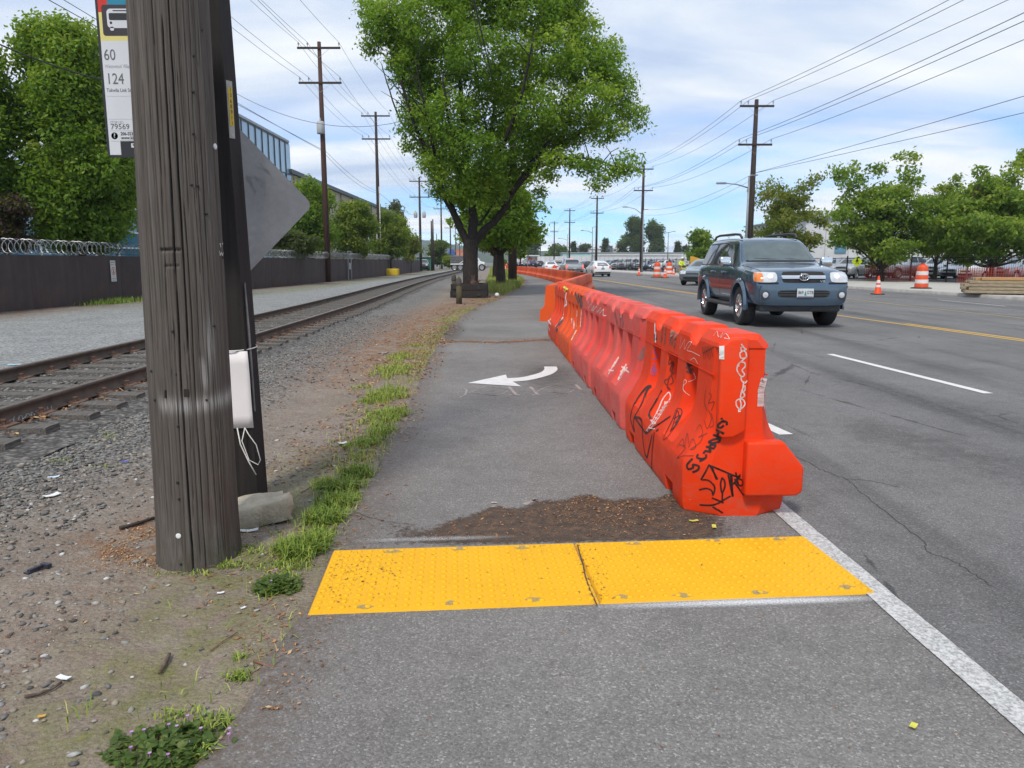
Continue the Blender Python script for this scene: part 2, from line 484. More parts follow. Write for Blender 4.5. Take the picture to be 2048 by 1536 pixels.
attr_f(lane.data, 'moss', (np.clip(1.25 - np.abs(df - 2.6 + np.clip((Y - 35) / 20, 0, 1) * .6) / 1.3, 0, 1) * np.clip((Y - 18) / 20, .15, 1)).ravel())
yard, _, _ = sheet('yard', lambda y: np.full_like(np.asarray(y, float), -60), lambda y: fence_x(y) - .3, yseries(-4, 260, .06, 1), 6, -.02, mat('yard asphalt', (.11, .11, .11), (.15, .15, .15), 2, .9))

# ---- right pavement, kerb, lot
t = NT('pale broken concrete'); v = t.co()
t.set(t.mix(1, t.ramp(t.noise(2, 6, .65, vec=v), [(.3, (.36, .345, .31)), (.7, (.48, .465, .43))]), t.ramp(t.noise(40, 4, .7, vec=v), [(.3, .82), (.7, 1.14)]), 'MULTIPLY'), .9)
t.bump(t.noise(40, 4, vec=v), .4, .01)
M_conc = t.m
rf_pts = [(39, 26), (34, 36), (29, 44), (23.8, 54), (19.3, 85), (15.6, 118), (13.4, 160), (9, 320)]
rfence_x = poly_fn(rf_pts)
sheet('pavement', lambda y: kerb_x(y) + .18, lambda y: rfence_x(y) - .15, yseries(-6, 320, .03, .5), 8, .13, M_conc)
ky = yseries(-6, 320, .03, .8)
kx = kerb_x(ky)
V = []
for x, y in zip(kx, ky): V += [(x, y, -.03), (x + .02, y, .125), (x + .05, y, .134), (x + .18, y, .134), (x + .18, y, -.03)]
mesh_obj('kerb', np_mesh('kerb', V, grid_faces(len(ky), 5)), mat('kerb concrete', (.42, .41, .38), (.30, .29, .27), 3, .9, bump=.3))['kind'] = 'structure'
t = NT('parking asphalt'); t.set(t.ramp(t.noise(.8, 6), [(.3, (.10, .10, .105)), (.7, (.15, .15, .155))]), .9)
sheet('parking_lot', lambda y: rfence_x(y) - .15, lambda y: np.full_like(np.asarray(y, float), 160), yseries(-6, 320, .06, 1), 10, .10, t.m)

# ---- painted markings: parts of the road or path they lie on
def paint_mat(name, c, keep=.5):
    t = NT(name); v = t.co()
    wear = t.ramp(t.noise(70, 5, .7, vec=v), [(.30, .0), (.30 + .18 * keep, 1)])
    col = t.mix(1, c, t.ramp(t.noise(9, 5, .7, vec=v), [(.3, .84), (.7, 1.04)]), 'MULTIPLY')
    t.set(t.mix(wear, (.15, .15, .15), col), .75); t.bump(t.voro(150, 'F1', 'Distance', v), .4, .003)
    return t.m
M_mwhite = paint_mat('road white', (.68, .68, .67)); M_mworn = paint_mat('worn road white', (.58, .58, .57), 1.6)
M_myel = paint_mat('road yellow', (.62, .37, .05), .7)
M_myel2 = paint_mat('faded road yellow', (.42, .31, .10), 1.2)
def strip(name, pts, w, z, m, parent, jit=0.0):
    """painted line along ground points"""
    V = []
    for i, p in enumerate(pts):
        a, b = Vector(pts[max(i - 1, 0)]), Vector(pts[min(i + 1, len(pts) - 1)])
        d = (b - a).to_2d().normalized(); nrm = Vector((d.y, -d.x)) * (w / 2)
        e = random.uniform(-jit, jit)
        V += [(p[0] - nrm.x * (1 + e), p[1] - nrm.y * (1 + e), z), (p[0] + nrm.x * (1 + e), p[1] + nrm.y * (1 + e), z)]
    return mesh_obj(name, np_mesh(name, V, grid_faces(len(pts), 2)), m, parent)
ye = yseries(-4, 16, .02, .1)
strip('edge_line', [(float(edge_x(y)) - .005, y, 0) for y in ye], .115, .009, M_mworn, road, .05)
a, b = G(1660, 709), G(1977, 788)
def seg(name, a, b, w, m, n=24, z=.008): return strip(name, [tuple(lerp(Vector(a), Vector(b), i / n)) for i in range(n + 1)], w, z, m, road, .04)
seg('lane_dash', a, b, .11, M_mwhite)
d = (b - a); step = d.normalized() * 12.2
seg('lane_dash', a - step, b - step, .11, M_mwhite)
seg('lane_dash', a - step * 2, b - step * 2, .11, M_mwhite)
seg('lane_dash', a + step * 1.0, b + step * 1.0, .11, M_mwhite)
pt = G(1555, 864); seg('lane_dash', pt + Vector((-.25, 1.9, 0)), pt + Vector((.03, -.12, 0)), .12, M_mwhite)
yl = poly_fn([(10.0, -4), (9.21, 13.44), (8.66, 19.83), (8.07, 32.9), (6.65, 58.87), (4.6, 90), (2.2, 130), (-2, 200)])
for k, (y0, y1, off, m) in enumerate([(-4, 110, 0, M_myel), (-4, 17.3, .20, M_myel), (26, 110, .20, M_myel)]):
    yy = np.linspace(y0, y1, 60)
    strip('yellow_line', [(float(yl(y)) + off, y, 0) for y in yy], .105, .008, m, road, .05)
yy = np.linspace(-4, 60, 40); y2 = poly_fn([(12.7, -4), (12.92, 18.95), (12.75, 24), (13.0, 31.01), (11.6, 58)])
strip('yellow_line', [(float(y2(y)), y, 0) for y in yy], .10, .008, M_myel2, road, .05)
a, b = G(1877, 600), G(2012, 613)
seg('lane_dash', a, b, .11, M_mworn)
# curved arrow on the path
def px_poly(pts, z): return [tuple(G(x, y, z)) for x, y in pts]
c3 = lambda x, y: (880 + x / 5.39, 700 + y / 5.39)
def spline(pts, n):
    out = []
    for i in range(len(pts) - 1):
        p0 = pts[max(i - 1, 0)]; p1 = pts[i]; p2 = pts[i + 1]; p3 = pts[min(i + 2, len(pts) - 1)]
        for k in range(n):
            t_ = k / n
            out.append(tuple(.5 * ((2 * b) + (-a + c) * t_ + (2 * a - 5 * b + 4 * c - d_) * t_ ** 2 + (-a + 3 * b - 3 * c + d_) * t_ ** 3) for a, b, c, d_ in zip(p0, p1, p2, p3)))
    out.append(tuple(pts[-1]))
    return out
top = spline([(725, 303), (860, 296), (980, 272), (1085, 240), (1125, 205), (1120, 178)], 4)
bot = spline([(1255, 178), (1267, 205), (1245, 235), (1180, 268), (1060, 303), (920, 330), (785, 340)], 4)
MB().sheet(px_poly([c3(*p) for p in [(298, 355), (710, 265)] + top + bot + [(878, 392)]], .009)).build('arrow_marking', M_mwhite, path)

# ---- strokes draped on a surface (chalk, spray paint, marker)
def drape(name, bvhs, polys, w, m, parent, off=.002, step=3.0, flat=True):
    """polys: pixel polylines of the photograph; the ribbon lies on the surface hit there"""
    V, Fc = [], []
    inv = parent.matrix_world.inverted() if parent is not None else Matrix()
    if parent is not None:
        M_ = parent.matrix_basis
        if parent.parent is not None: M_ = parent.parent.matrix_basis @ M_
        inv = M_.inverted()
    o = Vector((0, 0, EYE))
    for item in polys:
        ww = w
        pl = item
        if isinstance(item[0], (int, float)): ww, pl = item[0], item[1]
        pts = []
        for a, b in zip(pl[:-1], pl[1:]):
            n = max(1, int(math.hypot(b[0] - a[0], b[1] - a[1]) / step))
            for i in range(n): pts.append((lerp(a[0], b[0], i / n), lerp(a[1], b[1], i / n)))
        pts.append(pl[-1])
        run = []
        for (x, y) in pts:
            d_ = ray(x, y).normalized(); best = None
            for bv in bvhs:
                h = bv.ray_cast(o, d_)
                if h[0] is not None and (best is None or h[3] < best[3]): best = h
            if best is None:
                run = []; continue
            nrm = best[1] if best[1].dot(d_) < 0 else -best[1]
            run.append((best[0] + nrm * off, nrm))
            if len(run) >= 2:
                (p0, n0), (p1, n1) = run[-2], run[-1]
                if (p1 - p0).length > .25: run = [run[-1]]; continue
        # build ribbons for continuous stretches
                tdir = (p1 - p0)
                if tdir.length < 1e-6: continue
                s0 = tdir.cross(n0).normalized() * (ww / 2); s1 = tdir.cross(n1).normalized() * (ww / 2)
                e = tdir.normalized() * (ww * .3)
                k = len(V)
                V.extend([p0 - s0 - e, p0 + s0 - e, p1 + s1 + e, p1 - s1 + e]); Fc.append((k, k + 1, k + 2, k + 3))
    if not V: return None
    me = bpy.data.meshes.new(name)
    me.from_pydata([inv @ v_ for v_ in V], [], Fc); me.update()
    return mesh_obj(name, me, m, parent)
class Flat:                              # the plane z = h as a surface for drape
    def __init__(s, h): s.h = h
    def ray_cast(s, o, d_):
        if d_.z >= -1e-6: return (None, None, None, None)
        t_ = (s.h - o.z) / d_.z
        return (o + d_ * t_, Vector((0, 0, 1)), 0, t_)
M_chalk = mat('faint chalk', (.36, .33, .32), (.24, .23, .225), 60, .9)
M_chalk2 = mat('pinkish worn spray', (.44, .37, .35), (.32, .28, .27), 50, .9)
drape('chalk_scrawl', [Flat(.0045)], [[c3(*p) for p in q] for q in [
    [(215, 512), (275, 480), (290, 430), (260, 415)], [(320, 465), (400, 430), (500, 390), (640, 410), (770, 435)], [(320, 455), (440, 480), (600, 490), (680, 470), (730, 440)],
    [(515, 442), (590, 444)], [(1040, 450), (1120, 410), (1240, 378), (1350, 400), (1480, 425), (1555, 435)], [(1110, 430), (1200, 455), (1330, 470), (1400, 455), (1445, 430)], [(1250, 425), (1290, 428)]]], .022, M_chalk, path, .0015)
drape('chalk_scrawl', [Flat(.0045)], [[c3(*p) for p in q] for q in [[(745, 398), (820, 482)], [(750, 484), (850, 484)], [(975, 398), (1050, 480)], [(1005, 482), (1070, 482)], [(1465, 375), (1520, 430)]]] + [[(988, 1005), (990, 1020)], [(1052, 1008), (1070, 1000), (1085, 1005)]], .035, M_chalk2, path, .0015)
# expansion joint across the path
drape('path_joint', [Flat(.0045)], [[(912, 660), (1000, 661), (1105, 660)]], .012, mat('joint tar', (.03, .03, .03)), path, .001)

# ---- drifted soil and needles on the asphalt, by the barrier
def blob_sheet(name, pts, z, m, parent, jit=.02):
    P2 = spline([tuple(G(*p)[:2]) for p in pts + [pts[0]]], 6)[:-1]
    P2 = [(x + random.uniform(-jit, jit), y + random.uniform(-jit, jit), z) for x, y in P2]
    return MB().sheet(P2).build(name, m, parent)
t = NT('damp drifted soil'); v = t.co()
t.set(t.mix(1, t.ramp(t.noise(16, 6, .7, vec=v), [(.32, (.050, .036, .027)), (.52, (.095, .064, .045)), (.68, (.17, .098, .052))]), t.ramp(t.voro(180, 'F1', 'Distance', v), [(.1, 1.3), (.8, .6)]), 'MULTIPLY'), .9)
alpha = t.ramp(t.math('ADD', t.attr('fade'), t.math('MULTIPLY', t.math('SUBTRACT', t.noise(38, 6, .75, vec=v), .5), 1.7)), [(.30, 0), (.75, .95)])
t.l.new(alpha, t.b.inputs['Alpha'])
t.bump(t.noise(120, 4, vec=v), .8, .006)
M_soil = t.m
def soft_patch(name, c0, c1, c2, c3_, f, z, m, parent, nx=60, ny=30):
    """four ground pixels (near left, near right, far right, far left) with a fade attribute f(u,v)"""
    A, B, C_, D = [G(*p) for p in (c0, c1, c2, c3_)]
    V, fd = [], []
    for j in range(ny):
        for i in range(nx):
            u, v_ = i / (nx - 1), j / (ny - 1)
            p = lerp(lerp(A, B, u), lerp(D, C_, u), v_)
            V.append((p.x, p.y, z)); fd.append(f(u, v_))
    me = np_mesh(name, V, grid_faces(ny, nx)); attr_f(me, 'fade', fd)
    return mesh_obj(name, me, m, parent)
def soil_f(u, v_):
    x = 700 + u * 740; e = min(u * 3.0, 1) * min((1 - u) * 6 + .2, 1)
    top_ = .50 + .42 * min(1, max(0, (u - .25) / .25)) + .06 * sin(u * 23) + .04 * sin(u * 51 + 1)
    edge = min(1, max(0, (top_ - v_) / .16)) * min(1, v_ / .12 + .3)
    return e * edge
soft_patch('soil_drift', (690, 1098), (1490, 1080), (1440, 978), (690, 1000), soil_f, .0065, M_soil, path)
# darker damp stains on the path and the road, long cracks in the road
t = NT('damp stain'); v = t.co(); t.set((.055, .052, .050), .8)
t.l.new(t.ramp(t.math('ADD', t.attr('fade'), t.math('MULTIPLY', t.math('SUBTRACT', t.noise(9, 6, .75, vec=v), .5), 1.3)), [(.45, 0), (1.0, .30)]), t.b.inputs['Alpha']); t.bump(t.voro(150, 'F1', 'Distance', v), .4, .003)
bump_f = lambda u, v_: sin(pi * u) ** .7 * sin(pi * v_) ** .7
soft_patch('damp_stain', (1010, 790), (1190, 790), (1160, 722), (1020, 722), bump_f, .0055, t.m, path, 30, 20)
soft_patch('damp_stain', (850, 690), (930, 690), (950, 640), (880, 640), bump_f, .0055, t.m, path, 20, 20)
soft_patch('damp_stain', (1600, 880), (2350, 1096), (2350, 957), (1600, 790), lambda u, v_: sin(pi * v_) ** .8 * .8 * min(1, u * 4, (1 - u) * 4), .0055, t.m, road, 40, 20)
soft_patch('damp_stain', (1560, 770), (2350, 964), (2350, 917), (1560, 690), lambda u, v_: sin(pi * v_) ** .8 * .75 * min(1, u * 4, (1 - u) * 4), .006, t.m, road, 40, 20)
M_crack = mat('road crack', (.035, .034, .033), (.085, .083, .08), 60, .95)
def wob(pts, a): return [(x + random.uniform(-a, a), y_ + random.uniform(-a, a) * .6) for x, y_ in spline([tuple(p) for p in pts], 8)]
drape('crack', [Flat(.0045)], [[.006, wob([(1580, 905), (1640, 938), (1690, 958), (1730, 990), (1790, 1040), (1850, 1085)], 2.5)], [.005, wob([(1850, 1085), (1858, 1105), (1905, 1122), (1950, 1150), (1985, 1172)], 3)], [.006, wob([(1690, 958), (1740, 962), (1800, 975)], 2)], [.006, wob([(1545, 690), (1600, 700), (1650, 718)], 1.5)], [.005, wob([(1790, 735), (1880, 742), (1990, 738)], 1.5)], [.005, wob([(1890, 822), (1960, 815), (2040, 828)], 2)]], .008, M_crack, road, .001, 4.0)
drape('crack', [Flat(.0045)], [[.004, wob([(700, 1020), (760, 1040), (830, 1050)], 2)]], .004, M_crack, path, .001, 4.0)
# overspray of white paint at the near edge of the yellow panels, and along the far edge
t = NT('white overspray'); v = t.co()
t.set((.66, .67, .68), .8)
t.l.new(t.ramp(t.math('MULTIPLY', t.attr('fade'), t.ramp(t.noise(120, 5, .75, vec=v), [(.30, .25), (.65, 1.15)])), [(.12, 0), (.85, .92)]), t.b.inputs['Alpha'])
t.bump(t.voro(150, 'F1', 'Distance', v), .4, .003)
def sp_f(u, v_): return 1.25 * math.exp(-((v_ - .60) / .24) ** 2) * math.sin(pi * min(1, max(0, u))) ** .6 * (.55 + .45 * u)
soft_patch('paint_overspray', (1160, 1238), (1790, 1217), (1752, 1188), (1160, 1206), sp_f, .0085, t.m, path, 60, 14)
soft_patch('paint_overspray', (660, 1098), (1080, 1084), (1070, 1066), (670, 1076), lambda u, v_: .5 * math.exp(-((v_ - .5) / .25) ** 2) * math.sin(pi * u), .0095, t.m, path, 40, 12)

# ---- ballast bed under the track
t = NT('dark ballast'); v = t.co()
c = t.voro(24, 'F1', 'Color', v); sp = t.N('ShaderNodeSeparateColor'); t.l.new(c, sp.inputs[0])
t.set(t.mix(1, t.ramp(sp.outputs[0], [(0, (.05, .046, .045)), (.6, (.115, .108, .10)), (1, (.20, .185, .17))]), t.ramp(t.voro(24, 'F1', 'Distance', v), [(.2, 1.1), (.8, .35)]), 'MULTIPLY'), .95)
t.bump(t.voro(24, 'F1', 'Distance', v), -.9, .03)
ysb = yseries(-4, 220, .02, .06)
def bed_z(X, Y):
    d = np.abs(X - track_x(Y[:, 0])[:, None])
    return np.clip(.030 - np.clip(d - .95, 0, 1) * .07, -.012, 1) + (fbm(X * 6, Y * 6, 2) - .5) * .03
sheet('ballast_bed', lambda y: track_x(y) - 1.6, lambda y: track_x(y) + 1.6, ysb, 46, 0, t.m, 'structure', bed_z)

# ---- hills on the horizon
t = NT('wooded hillside'); v = t.co()
t.set(t.ramp(t.noise(.03, 8, .7, vec=v), [(.3, (.022, .040, .026)), (.55, (.045, .070, .036)), (.74, (.12, .13, .12))]), .95)
hx = [-2200, -300, 0, 300, 500, 700, 835, 880, 960, 1010, 1060, 1150, 1240, 1400, 1700, 2100, 2600, 5000]
hy = [470, 470, 478, 470, 474, 476, 481, 486, 494, 498, 500, 507, 508, 510, 513, 512, 510, 510]
xs = np.linspace(-1200, 3600, 600)
V = []
for k in range(7):
    Yd = 900 + k * 75
    for x in xs:
        h = np.interp(x, hx, hy)
        top_ = EYE + (YH - h) / FPX * 1350
        s = (k / 6) ** .7
        z = -.3 + (top_ + .3) * s + (fbm(x * .02 + k, k * 3.1, 3) - .5) * 9 * s + (fbm(x * .25, k * 7.7, 6, 2) - .5) * 5.5 * s
        V.append(((x - 1024) / FPX * Yd, Yd, z))
mesh_obj('hills', np_mesh('hills', V, grid_faces(7, len(xs)), True), t.m)['kind'] = 'structure'
# ================================================================== railway track
tr = thing('railway_track', 'rusty railway track with weathered wooden sleepers in the gravel', 'railway track', (0, 0, 0))
M_rail = mat('rusty rail steel', (.085, .062, .050), (.13, .095, .075), 7, .75, .3, .4, .2, 60)
M_head = mat('polished rail head', (.17, .14, .12), (.24, .20, .18), 20, .42, .7)
M_tie = mat('weathered sleeper wood', (.085, .078, .070), (.17, .158, .145), 5, .9, 0, .2, .6, 14, .02, (14, 1, 14))
def track_pt(y, off, z):
    y = float(y); d = (float(track_x(y + .5)) - float(track_x(y - .5)))
    n = Vector((1, -d, 0)).normalized()
    return Vector((float(track_x(y)), y, z)) + n * off
ysr_ = yseries(-7, 200, .02, .6)
for s in (-1, 1):
    prof = [(-.07, .055), (.07, .055), (.07, .066), (.014, .085), (.010, .150), (.034, .165), (.037, .188), (.028, .196), (-.028, .196), (-.037, .188), (-.034, .165), (-.010, .150), (-.014, .085), (-.07, .066)]
    V = [track_pt(y, s * .755 + px_, z) for y in ysr_ for px_, z in prof]
    r_ = mesh_obj('rail', np_mesh('rail', V, grid_faces(len(ysr_), len(prof), True)), M_rail, tr)
    V = [track_pt(y, s * .755 + px_, z) for y in ysr_ for px_, z in [(-.029, .1962), (-.015, .1985), (.015, .1985), (.029, .1962)]]
    mesh_obj('running_surface', np_mesh('running_surface', V, grid_faces(len(ysr_), 4)), M_head, r_)
    if s > 0: rail_right = r_
def sleeper_mesh(seed):
    r2 = random.Random(seed); b = MB()
    n = 9
    V = []
    for i in range(n):
        x = -1.25 + 2.5 * i / (n - 1); w = .11 + r2.uniform(-.008, .008); h = .066 + r2.uniform(-.010, .004)
        V += [(x, -w, -.12), (x, -w + .01, h - .008), (x, -.02, h + r2.uniform(-.008, .003)), (x, w - .012, h - .006), (x, w, -.12)]
    F = [tuple(f) for f in grid_faces(n, 5)] + [(0, 1, 2, 3, 4), tuple(range((n - 1) * 5, n * 5))[::-1]]
    b.add(V, F); return b.mesh('sleeper')
sl_me = [sleeper_mesh(i) for i in range(5)]
M_plate = mat('rusted tie plate', (.12, .065, .045), (.18, .11, .08), 20, .8, .2)
pl_me = MB().box((0, 0, 0), (.30, .19, .018)).box((0, 0, .012), (.155, .19, .012)).mesh('tie_plate')
sp_me = MB().box((0, 0, .012), (.018, .018, .05)).box((-.008, 0, .040), (.045, .032, .014)).mesh('spike')
y = -3.0; k = 0
while y < 66:
    p = track_pt(y, random.uniform(-.04, .04), 0)
    o = mesh_obj('sleeper', sl_me[k % 5], M_tie, tr); o.location = p
    d = float(track_x(y + .5)) - float(track_x(y - .5)); o.rotation_euler = (0, 0, -d + random.uniform(-.02, .02))
    if 5 < y < 22:
        for s in (-1, 1):
            q = track_pt(y, s * .755, .062)
            pl_ = mesh_obj('tie_plate', pl_me, M_plate, tr); pl_.location = q; pl_.rotation_euler = (0, 0, -d)
            if y < 15:
                for e in (-1, 1):
                    q2 = mesh_obj('spike', sp_me, M_plate, pl_); q2.location = (e * .082, random.uniform(-.05, .05), .008); q2.rotation_euler = (0, 0, 0 if e > 0 else pi)
    y += .54 + random.uniform(-.025, .025); k += 1
# scratched scrawl on the rail web
f1 = lambda x, y: (x / 3.84, 560 + y / 3.84)
M_scr = mat('scratched chalk grey', (.30, .29, .28), (.18, .17, .16), 40, .9)
drape('scrawl', [bvh_of(rail_right)], [[f1(*p) for p in q] for q in [
    [(62, 1105), (75, 1125)], [(100, 1070), (75, 1075), (75, 1100), (100, 1100)], [(108, 1045), (100, 1105)], [(150, 1045), (140, 1070), (160, 1088), (178, 1065), (165, 1040), (150, 1045)],
    [(205, 1030), (190, 1060), (215, 1080), (232, 1050), (220, 1025), (205, 1030)], [(240, 1020), (240, 1065), (262, 1055), (265, 1030), (240, 1015)],
    [(275, 1010), (280, 1055), (300, 1050), (295, 1030), (280, 1030), (300, 1020), (290, 1003), (275, 1008)], [(315, 1000), (340, 985), (325, 1020), (352, 1030)], [(362, 975), (368, 1005), (400, 995)], [(392, 962), (400, 1020)]]], .012, M_scr, rail_right, .002)

# ================================================================== loose stones, litter, grass
ico = bmesh.new(); bmesh.ops.create_icosphere(ico, subdivisions=1, radius=1)
ICO_V = np.array([v.co for v in ico.verts]); ICO_F = np.array([[v.index for v in f.verts] for f in ico.faces]); ico.free()
def stones(name, XYZ, S, cols, m, flat=.6):
    n = len(XYZ); V, F, T = [], [], []
    nv = len(ICO_V)
    var = [ICO_V * (1 + rng.uniform(-.42, .42, (nv, 1))) for _ in range(14)]
    for i in range(n):
        b = var[i % 14]
        sx, sy, sz = S[i] * rng.uniform(.75, 1.3), S[i] * rng.uniform(.6, 1.0), S[i] * flat * rng.uniform(.5, 1.0)
        a = rng.uniform(0, 6.28); ca, sa = math.cos(a), math.sin(a)
        x, y_, z = b[:, 0] * sx, b[:, 1] * sy, b[:, 2] * sz
        tl = rng.uniform(-.3, .3)
        V.append(np.stack([x * ca - y_ * sa, x * sa + y_ * ca, z + x * tl], -1) + XYZ[i])
    V = np.concatenate(V); F = (ICO_F[None] + (np.arange(n) * nv)[:, None, None]).reshape(-1, 3)
    me = np_mesh(name, V, F); attr_f(me, 'tint', np.repeat(cols, len(ICO_F)), 'FACE')
    o = mesh_obj(name, me, m); o['kind'] = 'stuff'
    return o
t = NT('mixed river gravel')
t.set(t.mix(1, t.ramp(t.attr('tint'), [(0, (.072, .07, .068)), (.35, (.16, .158, .152)), (.6, (.235, .23, .215)), (.78, (.28, .24, .185)), (.9, (.36, .36, .35)), (.97, (.5, .49, .47)), (1, (.55, .55, .55))]), t.ramp(t.noise(60, 4, .6), [(.3, .75), (.7, 1.15)]), 'MULTIPLY'), .9)
M_stone = t.m
def vz(x, y): return float(verge_z(np.array([[x]]), np.array([[y]]))[0, 0])
def scatter(n, xr, yr, dens, smin, smax, near_bias=1.0):
    pts, S = [], []
    tries = 0
    while len(pts) < n and tries < n * 12:
        tries += 1
        y = yr[0] + (yr[1] - yr[0]) * rng.random() ** near_bias
        x = rng.uniform(*xr)
        if x > float(path_left0(y)) - .06 or x < float(track_x(y)) + .86: continue
        if rng.random() > dens(x, y): continue
        pts.append((x, y)); S.append(smin + (smax - smin) * rng.random() ** 2.6)
    pts = np.array(pts); z = verge_z(pts[:, :1], pts[:, 1:2])[:, 0]
    return np.column_stack([pts, z]), np.array(S)
cl = lambda x, y: float(fbm(x * 1.7, y * 1.7, 6))
XYZ, S = scatter(6500, (-4.6, -.9), (1.6, 6.5), lambda x, y: (.25 + 2.4 * max(0, cl(x, y) - .42)) * (1 if x < -1.2 - .1 * y else .35), .0025, .018, 1.2)
stones('gravel', XYZ + np.array([0, 0, .002]), S, rng.random(len(S)), M_stone)
XYZ, S = scatter(15000, (-4.6, -1.9), (3.2, 20), lambda x, y: max(0, min(1, 1.35 - abs(x - float(track_x(y)) - 1.55) / (.85 + .25 * cl(x, y)))) * (.35 + cl(x, y)), .006, .022, 1.5)
stones('ballast_gravel', XYZ + np.array([0, 0, .006]), S, rng.random(len(S)) * .82, M_stone)
# ballast between the rails
n = 5200; yy = 4.5 + 18 * rng.random(n) ** 1.4; off = np.where(rng.random(n) < .72, rng.uniform(-.68, .68, n), rng.uniform(.85, 1.25, n))
XYZ = np.column_stack([track_x(yy) + off, yy, np.full(n, .035) - np.clip(np.abs(off) - .8, 0, 1) * .10])
stones('ballast_gravel', XYZ, rng.uniform(.012, .034, n), rng.random(n) * .75, M_stone)

# dry leaves and needles: many small flat flakes
def flakes(name, XYZ, S, cols, m):
    n = len(XYZ)
    a = rng.uniform(0, 6.28, n); tl = rng.uniform(-.5, .5, (n, 2))
    ux = np.column_stack([np.cos(a), np.sin(a), tl[:, 0]]) * S[:, None]
    uy = np.column_stack([-np.sin(a), np.cos(a), tl[:, 1]]) * (S * rng.uniform(.18, .6, n))[:, None]
    V = np.stack([XYZ - ux, XYZ - uy, XYZ + ux, XYZ + uy], 1).reshape(-1, 3)
    me = np_mesh(name, V, np.arange(4 * n).reshape(-1, 4)); attr_f(me, 'tint', cols, 'FACE')
    o = mesh_obj(name, me, m); o['kind'] = 'stuff'; return o
t = NT('dry leaf flakes'); t.set(t.ramp(t.attr('tint'), [(0, (.09, .040, .02)), (.5, (.25, .11, .04)), (.85, (.38, .20, .085)), (1, (.48, .36, .2))]), .8); M_flake = t.m
n = 20000
yy = 2.2 + 30 * rng.random(n) ** 2.2; dd = np.abs(rng.normal(.05, .55, n)) + .02
dd = np.where(rng.random(n) < .12, -np.abs(rng.normal(0, .13, n)), dd)
XYZ = np.column_stack([path_left0(yy) - dd, yy, np.zeros(n)])
XYZ[:, 2] = np.where(dd > 0, verge_z(XYZ[:, :1], XYZ[:, 1:2])[:, 0] + .006, .010)
keep = fbm(XYZ[:, 0] * 1.5, XYZ[:, 1] * .9, 3) > .43
keep &= (yy > 5) | (rng.random(n) < .35)
XYZ = XYZ[keep]; k = len(XYZ)
flakes('leaf_litter', XYZ, rng.uniform(.3, 1.3, k) * np.clip(.004 + .0022 * XYZ[:, 1], .006, .024), rng.random(k), M_flake)
# chips on the drift by the barrier
n = 16000; u = rng.random(n); v_ = rng.random(n)
A, B, C_, D = [G(*p) for p in ((800, 1088), (1460, 1076), (1425, 980), (800, 1005))]
pp = [lerp(lerp(A, B, a), lerp(D, C_, a), b) for a, b in zip(u, v_)]
ok = (np.array([soil_f(.13 + a * .85, b) for a, b in zip(u, v_)]) > .45) & (rng.random(n) < np.clip(.15 + np.exp(-((u - .68) / .22) ** 2) * 1.0 * np.clip(v_ * 1.6, 0, 1), 0, 1))
XYZ = np.array([(p.x, p.y, .013) for p in pp])[ok]
flakes('leaf_litter', XYZ, .0014 + .011 * rng.random(len(XYZ)) ** 4, rng.random(len(XYZ)) * .9, M_flake)
# fine crumbs lying on the open asphalt
n = 500; yy = 2.0 + 9 * rng.random(n) ** 1.5; xx = rng.uniform(-.8, 1.5, n)
flakes('leaf_litter', np.column_stack([xx, yy, np.full(n, .008)]), rng.uniform(.002, .008, n), rng.random(n), M_flake)
# rusty leaf strip washed across the path beyond the arrow
n = 2600; a_, b_ = G(872, 686), G(1112, 682); u = rng.random(n) ** 1.15
XYZ = np.column_stack([a_.x + (b_.x - a_.x) * u, a_.y + (b_.y - a_.y) * u + rng.normal(0, .10, n) + .12 * np.sin(u * 9), np.full(n, .009)])
flakes('leaf_litter', XYZ, .006 + .016 * rng.random(n) ** 2, .2 + .6 * rng.random(n), M_flake)
# brown leaves caught along the near rail
n = 1500; yy = 5 + 13 * rng.random(n) ** 1.2; off = .84 + np.abs(rng.normal(0, .13, n))
XYZ = np.column_stack([track_x(yy) + off, yy, .05 - (off - .84) * .15 + rng.uniform(0, .02, n)])
flakes('leaf_litter', XYZ, rng.uniform(.012, .035, n), rng.random(n), M_flake)

# grass
t = NT('grass blades'); f = t.attr('tint')
t.set(t.ramp(f, [(0, (.085, .14, .022)), (.5, (.19, .28, .04)), (.85, (.33, .36, .07)), (1, (.46, .40, .16))]), .6, 0, .3)
M_grass = t.m
def grass(name, XY, Z, L, lean=.5, w=.0035, tint=None, parent=None, m=None):
    n = len(XY); a = rng.uniform(0, 6.28, n); le = np.abs(rng.normal(0, lean, n))
    d = np.column_stack([np.cos(a), np.sin(a)]); sd_ = np.column_stack([-np.sin(a), np.cos(a)]) * w * rng.uniform(.6, 1.4, (n, 1))
    p0 = np.column_stack([XY, Z - .005])
    p1 = p0 + np.column_stack([d * (le * L * .35)[:, None], L * .6])
    p2 = p0 + np.column_stack([d * (le * L * 1.0)[:, None], L * np.clip(1 - le * .35, .25, 1)])
    s3 = np.column_stack([sd_, np.zeros(n)])
    V = np.stack([p0 - s3, p0 + s3, p1 + s3 * .8, p1 - s3 * .8, p2 + s3 * .12, p2 - s3 * .12], 1).reshape(-1, 3)
    b = (np.arange(n) * 6)[:, None]
    F = np.concatenate([b + np.array([0, 1, 2, 3]), b + np.array([3, 2, 4, 5])])
    me = np_mesh(name, V, F)
    tt = rng.beta(2, 2.6, n) if tint is None else tint
    attr_f(me, 'tint', np.concatenate([tt, tt]), 'FACE')
    o = mesh_obj(name, me, m or M_grass, parent)
    if parent is None: o['kind'] = 'stuff'
    return o
